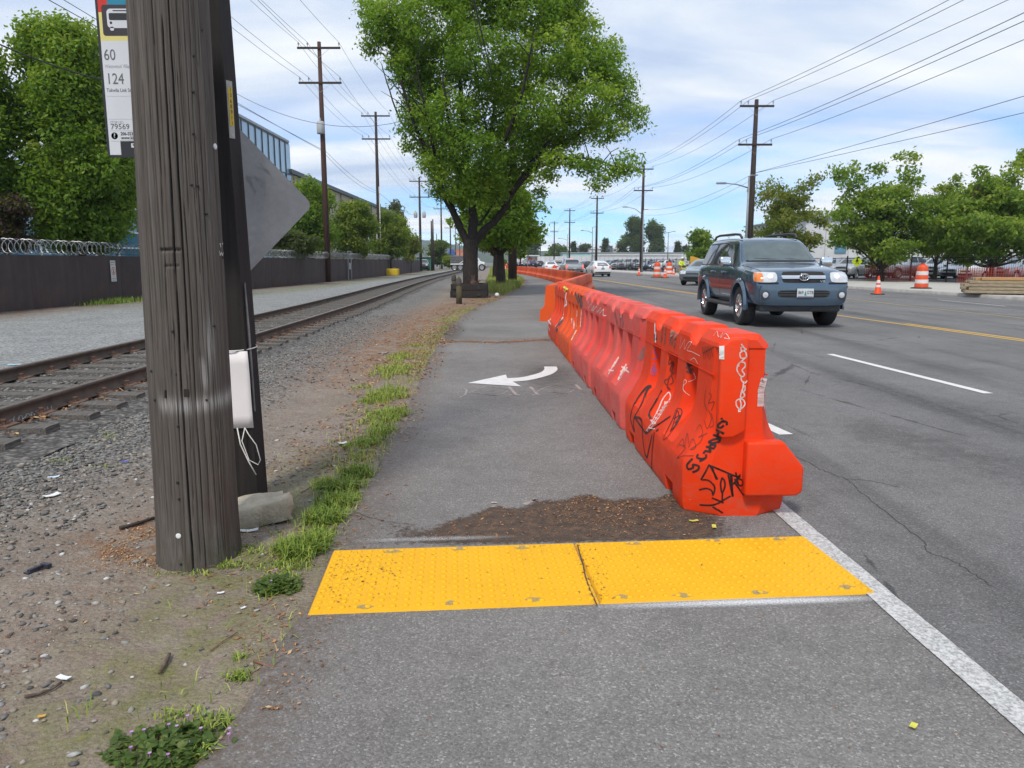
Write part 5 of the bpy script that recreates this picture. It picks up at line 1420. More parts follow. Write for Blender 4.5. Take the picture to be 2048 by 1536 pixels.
# ================================================================== trees
def leaf_mesh(name, C_, S, out, tint, m, parent, aspect=.5, up=.45):
    n = len(C_)
    nr = rng.normal(0, 1, (n, 3)); nr += out * .9; nr[:, 2] += up
    nr /= np.linalg.norm(nr, axis=1, keepdims=True) + 1e-9
    a = rng.normal(0, 1, (n, 3)); a -= nr * (a * nr).sum(1, keepdims=True); a /= np.linalg.norm(a, axis=1, keepdims=True) + 1e-9
    b = np.cross(nr, a); S = S[:, None]
    V = np.stack([C_ - a * S, C_ - b * S * aspect + a * S * .1, C_ + a * S - nr * S * .25, C_ + b * S * aspect + a * S * .1], 1).reshape(-1, 3)
    me = np_mesh(name, V, np.arange(4 * n).reshape(-1, 4)); attr_f(me, 'tint', tint, 'FACE')
    return mesh_obj(name, me, m, parent)
def fill_clumps(clumps, n_clusters, per, sig, shell=.55):
    """clumps: (centre, (rx, ry, rz)); returns leaf points, outward direction, cluster tint"""
    vol = np.array([(r[0] * r[1] * r[2]) ** .70 for _, r in clumps]); cnt = np.maximum(1, (vol / vol.sum() * n_clusters).astype(int))
    P_, O_, T_ = [], [], []
    for (c, r), k in zip(clumps, cnt):
        d = rng.normal(0, 1, (k, 3)); d /= np.linalg.norm(d, axis=1, keepdims=True)
        rad = (shell + (1 - shell) * rng.random((k, 1)) ** .6) * (1 + .10 * rng.normal(0, 1, (k, 1)))
        cc = np.array(c) + d * rad * np.array(r)
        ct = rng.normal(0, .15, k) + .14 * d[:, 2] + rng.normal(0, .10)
        lp = np.repeat(cc, per, 0) + rng.normal(0, sig, (k * per, 3)) * np.array([1, 1, .75])
        P_.append(lp); O_.append(np.repeat(d, per, 0)); T_.append(np.repeat(ct, per))
    return np.concatenate(P_), np.concatenate(O_), np.concatenate(T_)
def limb(b, pts, r0, r1, n=9, wob=.0):
    k = len(pts); sp_ = spline([tuple(p) for p in pts], 5)
    m_ = len(sp_); rs = [lerp(r0, r1, i / (m_ - 1)) * (1 + random.uniform(-.06, .06)) for i in range(m_)]
    sp_ = [tuple(c + random.uniform(-wob, wob) for c in p) for p in sp_]
    b.tube(sp_, rs, n); return sp_
t = NT('dark furrowed bark'); v = t.co((7, 7, 1.6))
nb = t.noise(3, 6, .7, .4, v); t.set(t.ramp(nb, [(.3, (.020, .017, .016)), (.6, (.045, .038, .034)), (.75, (.075, .065, .058))]), .95, 0, .2); t.bump(nb, 1.0, .05)
M_bark = t.m
t = NT('brown bark'); v = t.co((5, 5, 1.2)); nb = t.noise(3, 6, .7, .4, v)
t.set(t.ramp(nb, [(.3, (.035, .028, .023)), (.6, (.075, .060, .048)), (.75, (.12, .10, .08))]), .95, 0, .2); t.bump(nb, .9, .05); M_bark2 = t.m
L_oak = leaf_mat('fresh oak leaves', (.050, .125, .010), (.185, .32, .024), (.30, .40, .045))
L_maple = leaf_mat('deep green maple leaves', (.042, .105, .012), (.15, .265, .026), (.28, .35, .045))
L_mapley = leaf_mat('yellowish maple leaves', (.052, .10, .016), (.18, .25, .032), (.33, .35, .06))
L_right = leaf_mat('mid green street tree leaves', (.044, .105, .015), (.16, .26, .032), (.28, .34, .05))
L_rusty = leaf_mat('green and rusty leaves', (.066, .088, .018), (.19, .21, .035), (.30, .25, .055))
L_poplar = leaf_mat('poplar leaves', (.028, .055, .016), (.075, .115, .03), (.14, .18, .05))
L_conif = leaf_mat('conifer needles', (.010, .020, .012), (.028, .045, .022), (.05, .065, .03))
L_purple = leaf_mat('purple maple leaves', (.020, .010, .014), (.060, .022, .030), (.10, .04, .045))
L_olive = leaf_mat('olive tree foliage', (.030, .034, .016), (.075, .072, .030), (.12, .10, .05))

# ---------------- big street tree in its timber planter
Yt = 30.9
bt = P(941, 572, Yt); base = Vector((bt.x, Yt, 0))
tree = thing('street_tree', 'big dark trunked tree in a timber planter beside the path', 'tree', base)
W = lambda px_, py_, dy=0.0: (P(px_, py_, Yt + dy) - base)
b = MB()
tr_pts = [W(941, 585), W(941, 565), W(941, 530), W(941, 500), W(942, 478)]
b.tube(spline([tuple(p) for p in tr_pts], 4), [.42, .37, .34, .325, .32, .315, .31, .31, .305, .30, .30, .30, .30, .30, .30, .28, .24][:17], 18)
ends = []
limbs = [
    ([W(938, 490), W(922, 458), W(902, 415), W(886, 385), W(876, 352), (W(848, 290, -.4)), W(822, 230, -.8), W(800, 160, -1)], .17, .04),
    ([W(943, 495), W(946, 450), W(944, 410), W(937, 365), W(930, 300, .4), W(925, 220, .6), W(915, 120, .8), W(905, 20, 1)], .21, .05),
    ([W(946, 490), W(968, 462), W(992, 440), W(1010, 415, -.2), W(1024, 388, -.3), W(1045, 352, -.5), W(1085, 300, -.6), W(1130, 240, -.8)], .175, .04),
    ([W(944, 420), W(958, 380, .3), W(975, 320, .8), W(985, 240, 1.2), W(1000, 150, 1.6), W(1010, 60, 1.8)], .11, .03),
    ([W(1022, 388, -.3), W(1065, 342, -.8), W(1120, 318, -1.4), W(1180, 318, -1.8), W(1240, 335, -2.0)], .10, .02),
    ([W(1045, 352, -.5), W(1110, 300, .2), W(1180, 255, .8), W(1250, 235, 1.2)], .09, .02),
    ([W(880, 360), W(850, 300, .8), W(800, 240, 1.5), W(770, 150, 1.8)], .08, .02),
    ([W(940, 380), W(915, 330, -1.2), W(900, 260, -2.0), W(885, 150, -2.4)], .10, .03),
    ([W(965, 350, .4), W(1010, 280, -1.4), W(1045, 180, -2.2), W(1065, 80, -2.6)], .10, .03),
    ([W(985, 240, 1.2), W(1060, 180, 1.9), W(1130, 110, 2.4)], .07, .02),
    ([W(876, 352), W(868, 300, -1.2), W(850, 220, -2), W(830, 120, -2.4)], .07, .02),
    ([W(958, 450), W(975, 425, .5), W(990, 405, 1.2)], .06, .02)]
trunk = b.build('trunk', M_bark, tree, True)
twigs = MB()
for pts, r0, r1 in limbs:
    lb = MB(); sp_ = limb(lb, pts, r0, r1, 10, .02)
    lb.build('limb', M_bark, tree, True)
    for i in range(len(sp_) // 3, len(sp_), 2):
        p = Vector(sp_[i]); d = Vector((random.uniform(-1, 1), random.uniform(-1, 1), random.uniform(-.1, 1))).normalized()
        q = p + d * random.uniform(.7, 1.8)
        twigs.tube([p, lerp(p, q, .5) + Vector((0, 0, .1)), q], [.025, .016, .006], 5)
twigs.build('twigs', M_bark, tree)['kind'] = 'stuff'
oc = []      # crown clumps: pixel centre, pixel radii, depth offset, depth radius
for px_, py_, rx_, ry_, dy, ry2 in [
    (800, 45, 62, 55, 0, 1.6), (760, 55, 35, 40, -.5, .8), (745, 95, 26, 16, 0, .5), (870, 40, 75, 70, -1.2, 1.5), (960, 20, 90, 60, .5, 2.0), (1060, 25, 80, 60, -.8, 1.8), (1120, 40, 55, 45, .5, 1.4), (1165, 70, 42, 42, 0, 1.2), (1100, 110, 75, 55, -1.2, 1.6),
    (820, 130, 48, 55, -.2, 1.4), (815, 110, 35, 40, 1, 1), (880, 140, 70, 60, 1.2, 1.6), (960, 120, 80, 65, -1.8, 1.4), (1030, 150, 70, 60, 1.4, 1.6), (1165, 135, 62, 50, .4, 1.6), (1215, 130, 36, 40, -.3, 1.0), (1235, 180, 42, 38, .2, 1.2), (1180, 205, 62, 50, -1.0, 1.5), (1260, 225, 34, 24, 0, .8), (1285, 250, 16, 10, 0, .4),
    (850, 200, 52, 55, .3, 1.5), (840, 240, 36, 34, -.4, 1.0), (900, 235, 62, 60, -1.6, 1.4), (985, 225, 70, 62, .8, 1.6), (1070, 220, 75, 60, -1.2, 1.6), (1130, 260, 64, 40, .6, 1.4), (1210, 262, 52, 26, -.4, 1.1), (812, 262, 20, 14, 0, .5), (825, 292, 20, 12, .3, .5),
    (880, 300, 56, 48, .8, 1.4), (868, 330, 34, 28, -.6, .9), (950, 310, 66, 60, -1.8, 1.3), (1030, 300, 66, 52, -.2, 1.5), (1090, 290, 44, 34, .8, 1.2),
    (905, 360, 46, 38, -.4, 1.2), (960, 375, 56, 40, -1.2, 1.1), (915, 395, 36, 26, .6, .9), (1010, 350, 46, 40, .8, 1.1), (985, 390, 34, 24, .2, .8), (878, 385, 20, 14, 0, .5), (935, 420, 26, 16, .3, .5), (870, 348, 22, 16, .9, .5),
    (1120, 322, 42, 18, -1.4, .8), (1170, 328, 40, 18, -1.7, .8), (1215, 345, 36, 20, -1.9, .7), (1255, 325, 26, 16, -1.8, .6), (1195, 368, 18, 12, -1.9, .4), (1260, 345, 20, 10, -1.9, .4), (1085, 350, 30, 16, -.8, .7), (1075, 385, 20, 12, .4, .4),
    (1140, 15, 44, 30, 1, 1.0), (740, 20, 30, 26, .5, .8), (1225, 90, 18, 16, 0, .5), (1070, -40, 120, 60, 0, 2.2), (900, -50, 130, 60, 0, 2.4), (980, -120, 130, 70, 0, 2.4)]:
    c = P(px_, py_, Yt + dy) - base; k = Yt / FPX
    oc.append((tuple(c), (rx_ * k * .87, ry2 * .9, ry_ * k * .87)))
LPt, LO_, LT = fill_clumps(oc, 6400, 21, .16, .45)
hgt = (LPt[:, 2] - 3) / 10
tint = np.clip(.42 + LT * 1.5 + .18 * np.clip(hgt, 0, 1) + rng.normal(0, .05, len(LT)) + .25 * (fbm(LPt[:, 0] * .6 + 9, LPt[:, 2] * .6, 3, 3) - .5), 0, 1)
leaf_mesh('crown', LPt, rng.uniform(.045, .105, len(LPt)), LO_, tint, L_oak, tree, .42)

# timber planter round it
M_timb = mat('tarred railway timber', (.022, .019, .018), (.048, .042, .040), 4, .9, 0, .2, .6, 20, .02, (10, 1.2, 10))
pl = thing('timber_planter', 'black stacked timber planter box around the big tree trunk', 'planter', (0, 0, 0))
pf = [G(905, 584), G(977, 590)]
x0, x1 = -2.36, -1.00; y0, y1 = 29.95, 31.75
pl.location = (0, 0, 0)
for j in range(2):
    z = .135 + j * .272
    for (c, d) in (((lerp(x0, x1, .5), y0, z), (x1 - x0 + .02 - .02 * j, .17, .262)), ((lerp(x0, x1, .5), y1, z), (x1 - x0, .17, .262)), ((x0 - .02 + .03 * j, lerp(y0, y1, .5), z), (.17, y1 - y0 - .19, .26)), ((x1 - .085, lerp(y0, y1, .5), z), (.17, y1 - y0 - .19, .26))):
        o = chamfer_box('timber', c, d, .012, M_timb, pl)
for (x, z) in ((x0 + .1, .14), (x0 + .1, .40), (x1 - .32, .40), (x1 - .32, .12)): MB().box((x, y0 - .10, z), (.12, .03, .09)).build('timber_end', M_black, pl)
MB().box((lerp(x0, x1, .5), lerp(y0, y1, .5), .235), (x1 - x0 - .15, y1 - y0 - .15, .40)).build('soil', mat('planter soil', (.06, .045, .035), (.10, .075, .055), 10, .95, bump=.5), pl)
sh = MB()
for k in range(26):
    a = random.uniform(0, 6.28); r_ = random.uniform(.1, .45)
    sh.tube([(-1.55 + .1 * cos(a), 30.35, .42), (-1.55 + r_ * cos(a) * .7, 30.3 + .2 * sin(a), .65), (-1.55 + r_ * cos(a), 30.3 + .3 * sin(a), .50 + random.uniform(0, .45))], [.012, .008, .004], 5)
sh = sh.build('sucker_stump', mat('dead brown stems', (.12, .07, .05), (.20, .13, .09), 10)); sh.location = (0, 0, 0); tag(sh, 'dead brown stems sprouting in the timber planter', 'stump')

# generic trees ---------------------------------------------------
def gen_tree(name, label, base, h, crown_z0, rx_, ry_, lm, bark, n, per, ls, sig, group=None, shape='egg', r_trunk=None, seed=0, tint0=.38, nclump=26, shell=.5, extra=(), bare=0, cs=1.0):
    random.seed(seed)
    o = thing(name, label, 'tree', base, 0, group)
    rt = r_trunk or h * .018
    b = MB(); lean_ = Vector((random.uniform(-.15, .15), random.uniform(-.15, .15), 0))
    top_ = crown_z0 + (h - crown_z0) * .75
    limb(b, [(0, 0, -.1), tuple(lean_ * .3 + Vector((0, 0, crown_z0 * .6))), tuple(lean_ + Vector((0, 0, crown_z0 + (h - crown_z0) * .35))), tuple(lean_ + Vector((0, 0, top_)))], rt, rt * .25, 10)
    cl_ = []
    ch = h - crown_z0; cz = crown_z0 + ch * .5
    for i in range(nclump):
        for _ in range(30):
            u = random.uniform(0, 1); a = random.uniform(0, 2 * pi)
            if shape == 'egg': w_ = sin(pi * (u * .84 + .09)) ** .42
            elif shape == 'spread': w_ = (sin(pi * (u * .80 + .16))) ** .5
            elif shape == 'column': w_ = (sin(pi * (u * .86 + .10))) ** .45
            else: w_ = (1 - u) * .95 + .08
            rr = sqrt(random.random()) * .80
            break
        cr = random.uniform(.24, .38) if shape != 'cone' else .22
        z = crown_z0 + ch * (.08 + .84 * u)
        c = (cos(a) * rr * w_ * rx_ + lean_.x, sin(a) * rr * w_ * ry_ + lean_.y, z)
        k = cr * (.75 + .5 * w_) * cs
        vz_ = ch * (.13 if shape != 'spread' else .12) * random.uniform(.8, 1.25) * cs
        cl_.append((c, (k * rx_, k * ry_, vz_)))
        if i % 2 == 0 and shape != 'cone':
            limb(b, [(lean_.x * .5, lean_.y * .5, max(crown_z0 * .85, z - ch * .35)), (c[0] * .55, c[1] * .55, z - ch * .10), c], rt * .38, rt * .08, 6)
    for (ex, ez_, er, eh) in extra: cl_.append(((ex, random.uniform(-.6, .6), ez_), (er, er, eh)))
    b.build('trunk', bark, o, True)
    Lp, Lo, Lt = fill_clumps(cl_, n, per, sig, shell)
    ok = Lp[:, 2] > crown_z0 * .9; Lp, Lo, Lt = Lp[ok], Lo[ok], Lt[ok]
    rel = (Lp[:, 2] - crown_z0) / ch
    tint = np.clip(tint0 + Lt * 1.4 + .14 * (rel - .4) + rng.normal(0, .06, len(Lt)), 0, 1)
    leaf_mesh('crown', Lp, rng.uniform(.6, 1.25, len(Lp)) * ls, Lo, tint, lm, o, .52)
    if bare:
        bb = MB()
        for i in range(bare):
            a = random.uniform(-1.2, 1.2); p = Vector((random.uniform(-.5, .5) * rx_, 0, h * .82)); L_ = random.uniform(.8, 2.0)
            q = p + Vector((sin(a) * L_ * .6, random.uniform(-.3, .3), L_)); bb.tube([p, lerp(p, q, .5) + Vector((.1, 0, 0)), q], [.03, .02, .008], 5)
            for s in range(3): m_ = lerp(p, q, random.uniform(.4, .9)); bb.tube([m_, m_ + Vector((random.uniform(-.4, .4), 0, random.uniform(.2, .6)))], [.014, .006], 4)
        bb.build('bare_branches', bark, o)
    random.seed(seed + 99)
    return o
def tree_px(name, label, px_c, px_w, y_top, y_bot, Yd, lm, bark, n, per, ls, sig, **kw):
    c = P(px_c, 523, Yd); k = Yd / FPX
    h = EYE + (YH - y_top) * k * 1.0; z0 = EYE + (YH - y_bot) * k
    kw['extra'] = [((q[0] - px_c) * k, EYE + (YH - q[1]) * k, q[2] * k, q[3] * k) for q in kw.get('extra', ())]
    return gen_tree(name, label, (c.x, Yd, 0), h, max(.1, z0), px_w / 2 * k, px_w / 2 * k, lm, bark, n, per, ls, sig, **kw)
gL = 'trees behind the dark perimeter wall'
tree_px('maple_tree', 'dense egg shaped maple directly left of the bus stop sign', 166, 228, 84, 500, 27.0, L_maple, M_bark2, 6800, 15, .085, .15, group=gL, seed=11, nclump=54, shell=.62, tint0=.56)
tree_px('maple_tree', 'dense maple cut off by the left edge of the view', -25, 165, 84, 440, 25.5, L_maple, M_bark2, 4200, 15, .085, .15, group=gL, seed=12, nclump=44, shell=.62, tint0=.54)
tree_px('purple_maple', 'small dark purple leaved tree above the wall at the far left', 20, 108, 398, 500, 24.6, L_purple, M_bark2, 700, 10, .07, .12, seed=13, nclump=18, group=gL)
tree_px('maple_tree', 'dark green maple just right of the diamond sign back', 625, 112, 372, 512, 55, L_maple, M_bark2, 1900, 12, .115, .2, group=gL, seed=14, nclump=34, shell=.6, tint0=.48)
tree_px('maple_tree', 'round maple with yellowish tips between the two tall left poles', 708, 84, 408, 512, 64, L_mapley, M_bark2, 1600, 12, .115, .2, group=gL, seed=15, nclump=30, shell=.6, tint0=.40)
tree_px('maple_tree', 'yellow green maple behind the second left pole', 782, 78, 424, 516, 80, L_mapley, M_bark2, 1500, 12, .13, .22, group=gL, seed=16, nclump=30, shell=.6, tint0=.36)
tree_px('maple_tree', 'small rusty green tree at the far end of the wall', 822, 36, 470, 520, 96, L_rusty, M_bark2, 500, 10, .16, .22, group=gL, seed=17, nclump=16)
tree_px('pine_shrub', 'feathery dark pine bush above the wall beside the sign', 590, 108, 468, 508, 47, leaf_mat('pine bush needles', (.022, .034, .014), (.055, .065, .026), (.10, .10, .05)), M_bark2, 700, 10, .13, .16, seed=18, nclump=20, group=gL, shape='spread')
tree_px('maple_tree', 'sparse grey green tree showing above the beige roof', 795, 42, 408, 470, 165, L_olive, M_bark2, 240, 8, .45, .5, seed=19, nclump=12, shape='spread')
# trees following the big one along the path
gP = 'street trees along the path'
tree_px('street_tree', 'second street tree with a yellowish brown lower crown behind the big tree', 1002, 220, 345, 500, 41, L_oak, M_bark2, 1500, 10, .13, .18, group=gP, seed=21, nclump=50, cs=.66, shape='spread', r_trunk=.30, tint0=.56)
tree_px('street_tree', 'third street tree half hidden behind the second one', 990, 150, 420, 508, 56, L_rusty, M_bark2, 650, 10, .14, .2, group=gP, seed=22, nclump=26, cs=.7, shape='spread', r_trunk=.26, tint0=.46)
tree_px('street_tree', 'leafy tree far down the path right of the dark pole', 1040, 66, 428, 515, 92, L_oak, M_bark2, 700, 10, .2, .3, group=gP, seed=23, nclump=18, shape='spread', tint0=.45)
# right hand street trees
gR = 'street trees along the far pavement'
tree_px('street_tree', 'olive tinged tree directly behind the dark blue car roof', 1568, 190, 385, 508, 59, L_rusty, M_bark2, 900, 10, .14, .2, group=gR, seed=31, nclump=34, cs=.62, extra=[(1510, 395, 18, 22), (1545, 385, 20, 22), (1600, 378, 22, 10), (1620, 365, 14, 9), (1580, 400, 26, 18)], shape='spread', tint0=.42, r_trunk=.16, bare=3)
tree_px('street_tree', 'full green tree whose trunk stands left of the big orange drum', 1765, 262, 375, 535, 50.5, L_right, M_bark2, 1900, 10, .14, .18, group=gR, seed=32, nclump=56, cs=.62, extra=[(1665, 352, 20, 12), (1690, 365, 30, 22), (1735, 350, 18, 14), (1700, 340, 10, 8), (1790, 345, 17, 26), (1783, 322, 10, 9), (1808, 325, 10, 8), (1800, 372, 22, 16), (1765, 385, 14, 14)], shape='spread', tint0=.52, r_trunk=.22, bare=5)
tree_px('street_tree', 'yellow green tree standing behind the timber stack', 1985, 262, 365, 528, 47, L_right, M_bark2, 1900, 10, .14, .18, group=gR, seed=33, nclump=56, cs=.62, extra=[(1950, 350, 14, 13), (1955, 372, 18, 14), (2005, 360, 20, 16), (2030, 345, 18, 20), (1975, 385, 24, 14)], shape='spread', tint0=.62, r_trunk=.22, bare=7)
tree_px('street_tree', 'tree filling the gap between the drum tree and the timber stack tree', 1872, 150, 395, 526, 56, L_mapley, M_bark2, 900, 10, .14, .2, group=gR, seed=34, nclump=34, cs=.66, extra=[(1890, 372, 10, 14), (1880, 388, 22, 12)], shape='spread', tint0=.38, r_trunk=.18)
tree_px('street_tree', 'tall tree at the right edge of the view', 2070, 120, 300, 505, 49, L_right, M_bark2, 900, 10, .14, .2, group=gR, seed=35, nclump=30, cs=.75, shape='egg', tint0=.50, r_trunk=.2)
tree_px('street_tree', 'small green tree left of the dark blue car beyond the sedan', 1410, 62, 462, 535, 105, L_right, M_bark2, 700, 10, .24, .34, group=gR, seed=36, nclump=22, tint0=.40)
# far trees
gF = 'tall poplars beyond the white warehouse'
tree_px('poplar_tree', 'tall poplar clump right behind the second right hand pole', 1266, 46, 440, 512, 330, L_poplar, M_bark2, 900, 8, .55, .7, group=gF, seed=41, shape='column', nclump=26, tint0=.36)
tree_px('poplar_tree', 'broad poplar right of that clump', 1309, 40, 443, 512, 335, L_poplar, M_bark2, 850, 8, .55, .7, group=gF, seed=42, shape='column', nclump=24, tint0=.40)
tree_px('poplar_tree', 'lone dark poplar tower near the filling station', 1066, 24, 456, 518, 420, L_poplar, M_bark2, 600, 8, .65, .8, group=gF, seed=43, shape='column', nclump=20, tint0=.22)
gC = 'far conifers above the roofs'
for px_, w_, yt_, Yd, sd, lab in ((1147, 16, 484, 360, 44, 'slim conifer left of the dark roofed block'), (1211, 20, 478, 380, 45, 'dark conifer standing above the grey house'), (1354, 17, 486, 340, 46, 'pointed conifer right of the double headed lamp'), (1371, 15, 491, 340, 47, 'short conifer near the yellow digger')):
    tree_px('conifer_tree', lab, px_, w_, yt_, 520, Yd, L_conif, M_bark2, 420, 8, .5, .5, group=gC, seed=sd, shape='cone', nclump=26, tint0=.3)
tree_px('broadleaf_tree', 'bushy bright tree left of the white warehouse', 1115, 46, 494, 522, 300, L_poplar, M_bark2, 500, 8, .6, .8, seed=48, nclump=18, tint0=.55)
tree_px('broadleaf_tree', 'brownish tree left of the poplar clump', 1245, 22, 486, 514, 340, L_olive, M_bark2, 350, 8, .55, .6, seed=49, nclump=14, tint0=.4)
tree_px('broadleaf_tree', 'brown crowned tree above the dark house roof', 1172, 24, 488, 505, 400, L_olive, M_bark2, 300, 8, .6, .6, seed=50, nclump=12, tint0=.35)
tree_px('broadleaf_tree', 'leafy tree beside the green container at the lane end', 880, 40, 486, 528, 150, L_poplar, M_bark2, 500, 8, .32, .45, seed=51, nclump=16, tint0=.45)
tree_px('bush', 'bright green bush on the verge left of the tipper lorry', 898, 22, 512, 534, 138, L_mapley, M_bark2, 350, 8, .22, .3, seed=52, nclump=12, tint0=.5)
tree_px('bush', 'low bush by the small shop at the road end', 1004, 16, 520, 530, 180, L_mapley, M_bark2, 240, 8, .25, .3, seed=53, nclump=10, tint0=.5)
random.seed(5)
# ================================================================== perimeter wall with razor wire (left)
M_wall = None
t = NT('dark brown sheet wall'); v = t.co()
c = t.ramp(t.noise(.7, 6, .65, .3, v), [(.32, (.050, .039, .038)), (.55, (.070, .052, .050)), (.72, (.105, .060, .050))])
st = t.ramp(t.noise(1, 5, .6, 0, t.co((5, 5, .5))), [(.3, .82), (.7, 1.12)])
sc = t.ramp(t.noise(9, 6, .75, .4, t.co((1, 1, 2.5))), [(.70, 0), (.76, .25)])
t.set(t.mix(sc, t.mix(1, c, st, 'MULTIPLY'), (.2, .18, .18)), .8, 0, .3)
M_wall = t.m
wall = thing('perimeter_wall', 'long dark brown sheet wall topped with coiled razor wire', 'wall', (0, 0, 0))
HW = 1.66
pts = [Vector((x, y, 0)) for x, y in fence_pts]
seglen = [(b - a).length for a, b in zip(pts[:-1], pts[1:])]; TOT = sum(seglen)
def along(pts, s):
    for a, b in zip(pts[:-1], pts[1:]):
        L = (b - a).length
        if s <= L or b is pts[-1]: return a + (b - a).normalized() * s, (b - a).normalized()
        s -= L
M_post2 = mat('grey fence post', (.10, .10, .105), (.16, .16, .165), 10, .6, .5)
M_razor = mat('razor wire', (.34, .35, .36), (.22, .23, .24), 30, .4, .8)
s = 0; k = 0; PAN = 2.44
while s < TOT - 1:
    p, d = along(pts, s); q, _ = along(pts, min(s + PAN, TOT)); L = (q - p).length; d = (q - p).normalized()
    z0 = -.05
    o = chamfer_box('panel', (0, 0, 0), (L - .004, .05, HW), .002, M_wall, wall)
    o.location = (p + q) / 2 + Vector((0, 0, HW / 2 + z0)) + Vector((-d.y, d.x, 0)) * random.uniform(-.004, .004); o.rotation_euler = (random.uniform(-.01, .01), 0, atan2(d.y, d.x))
    a = MB().tube([p + Vector((-.06, 0, -.1)), p + Vector((-.06, 0, HW + .02))], .03, 6).tube([p + Vector((-.05, 0, HW - .02)), p + Vector((.20, 0, HW + .36))], .018, 5).build('post', M_post2, wall)
    if s < 75:
        hp = []; turns = L / .26
        for i in range(int(turns * 14) + 1):
            u = i / (turns * 14); an = 2 * pi * turns * u
            hp.append(lerp(p, q, u) + Vector((.12 + .205 * sin(an), 0, HW + .20 + .21 * cos(an))))
        MB().tube(hp, .011 if s < 40 else .014, 4, False).build('razor_coil', M_razor, wall)
    s += PAN; k += 1
for zz_ in (.06, .33):
    MB().tube([along(pts, s_)[0] + Vector((.02 + zz_ * .5, 0, HW + zz_)) for s_ in np.linspace(0, TOT, 40)], .005, 4).build('strand', M_razor, wall)
# notice on the wall
q = G(226, 602); y_ = 27.0; xw = float(fence_x(y_)) + .045
dv = Vector((float(fence_x(y_ + 1)) - float(fence_x(y_ - 1)), 2, 0)).normalized(); rzw = atan2(dv.y, dv.x)
ns = thing('no_trespassing_sign', 'small white prohibition notice fixed on the dark wall', 'sign', P(227, 542, y_) * 1.0)
ns.location = (xw, y_, P(227, 542, y_).z); ns.rotation_euler = (0, 0, rzw + pi)
w_, h_ = .22, .74
plate('board', R4((-w_ / 2, -h_ / 2), (w_ / 2, h_ / 2)), 0.01, .012, mat('notice white', (.62, .62, .60), (.55, .55, .53)), ns) if False else MB().box((0, .004, 0), (.32, .012, .74)).build('board', mat('notice white', (.62, .62, .60), (.55, .55, .53)), ns)
ns.rotation_euler = (0, 0, atan2(dv.y, dv.x))
ns.location.x += .01
bd = list(ns.children)[0]
def nplate(name, b, m): return b.build(name, m, ns)
yy_ = -.004
ring = MB()
for k in range(20):
    a0, a1 = 2 * pi * k / 20, 2 * pi * (k + 1) / 20
    ring.sheet([(cos(a0) * .10, yy_, sin(a0) * .12), (cos(a1) * .10, yy_, sin(a1) * .12), (cos(a1) * .125, yy_, sin(a1) * .145), (cos(a0) * .125, yy_, sin(a0) * .145)])
ring.sheet([(-.08, yy_, .085), (-.07, yy_, .10), (.08, yy_, -.085), (.07, yy_, -.10)])
nplate('prohibition_ring', ring, mat('sign red', (.6, .03, .02)))
nplate('walking_figure', MB().box((0, yy_ + .001, .065), (.03, .004, .03)).box((0, yy_ + .001, .01), (.035, .004, .07)).box((-.02, yy_ + .001, -.055), (.02, .004, .07)).box((.022, yy_ + .001, -.05), (.02, .004, .06)), M_ink)
text_obj('lettering', 'PRIVATE', .062, M_ink, ns, (0, -.0035, .30), bold=.001); text_obj('lettering', 'PROPERTY', .055, M_ink, ns, (0, -.0035, .225))
text_obj('lettering', 'NO', .055, M_ink, ns, (0, -.0035, -.20)); text_obj('lettering', 'TRESPASSING', .042, M_ink, ns, (0, -.0035, -.27)); text_obj('lettering', 'KEEP OUT', .04, M_ink, ns, (0, -.0035, -.33))
# gate frame with a small white notice, further along
p = P(712, 560, 60.5); gx = float(fence_x(60.5)) + .12
gp = thing('gate_posts', 'pair of thin steel gate posts against the dark wall carrying a small white notice', 'gate', (gx, 60.5, 0))
for dy in (-.6, .6): MB().tube([(0, dy, 0), (0, dy, 2.25)], .035, 8).build('post', M_steel, gp)
MB().box((.02, 0, 1.55 - .5), (.02, .35, .5)).build('notice_board', M_sw, gp)
MB().tube([(0, -.6, 2.2), (0, .6, 2.2)], .03, 6).build('cross_bar', M_steel, gp)

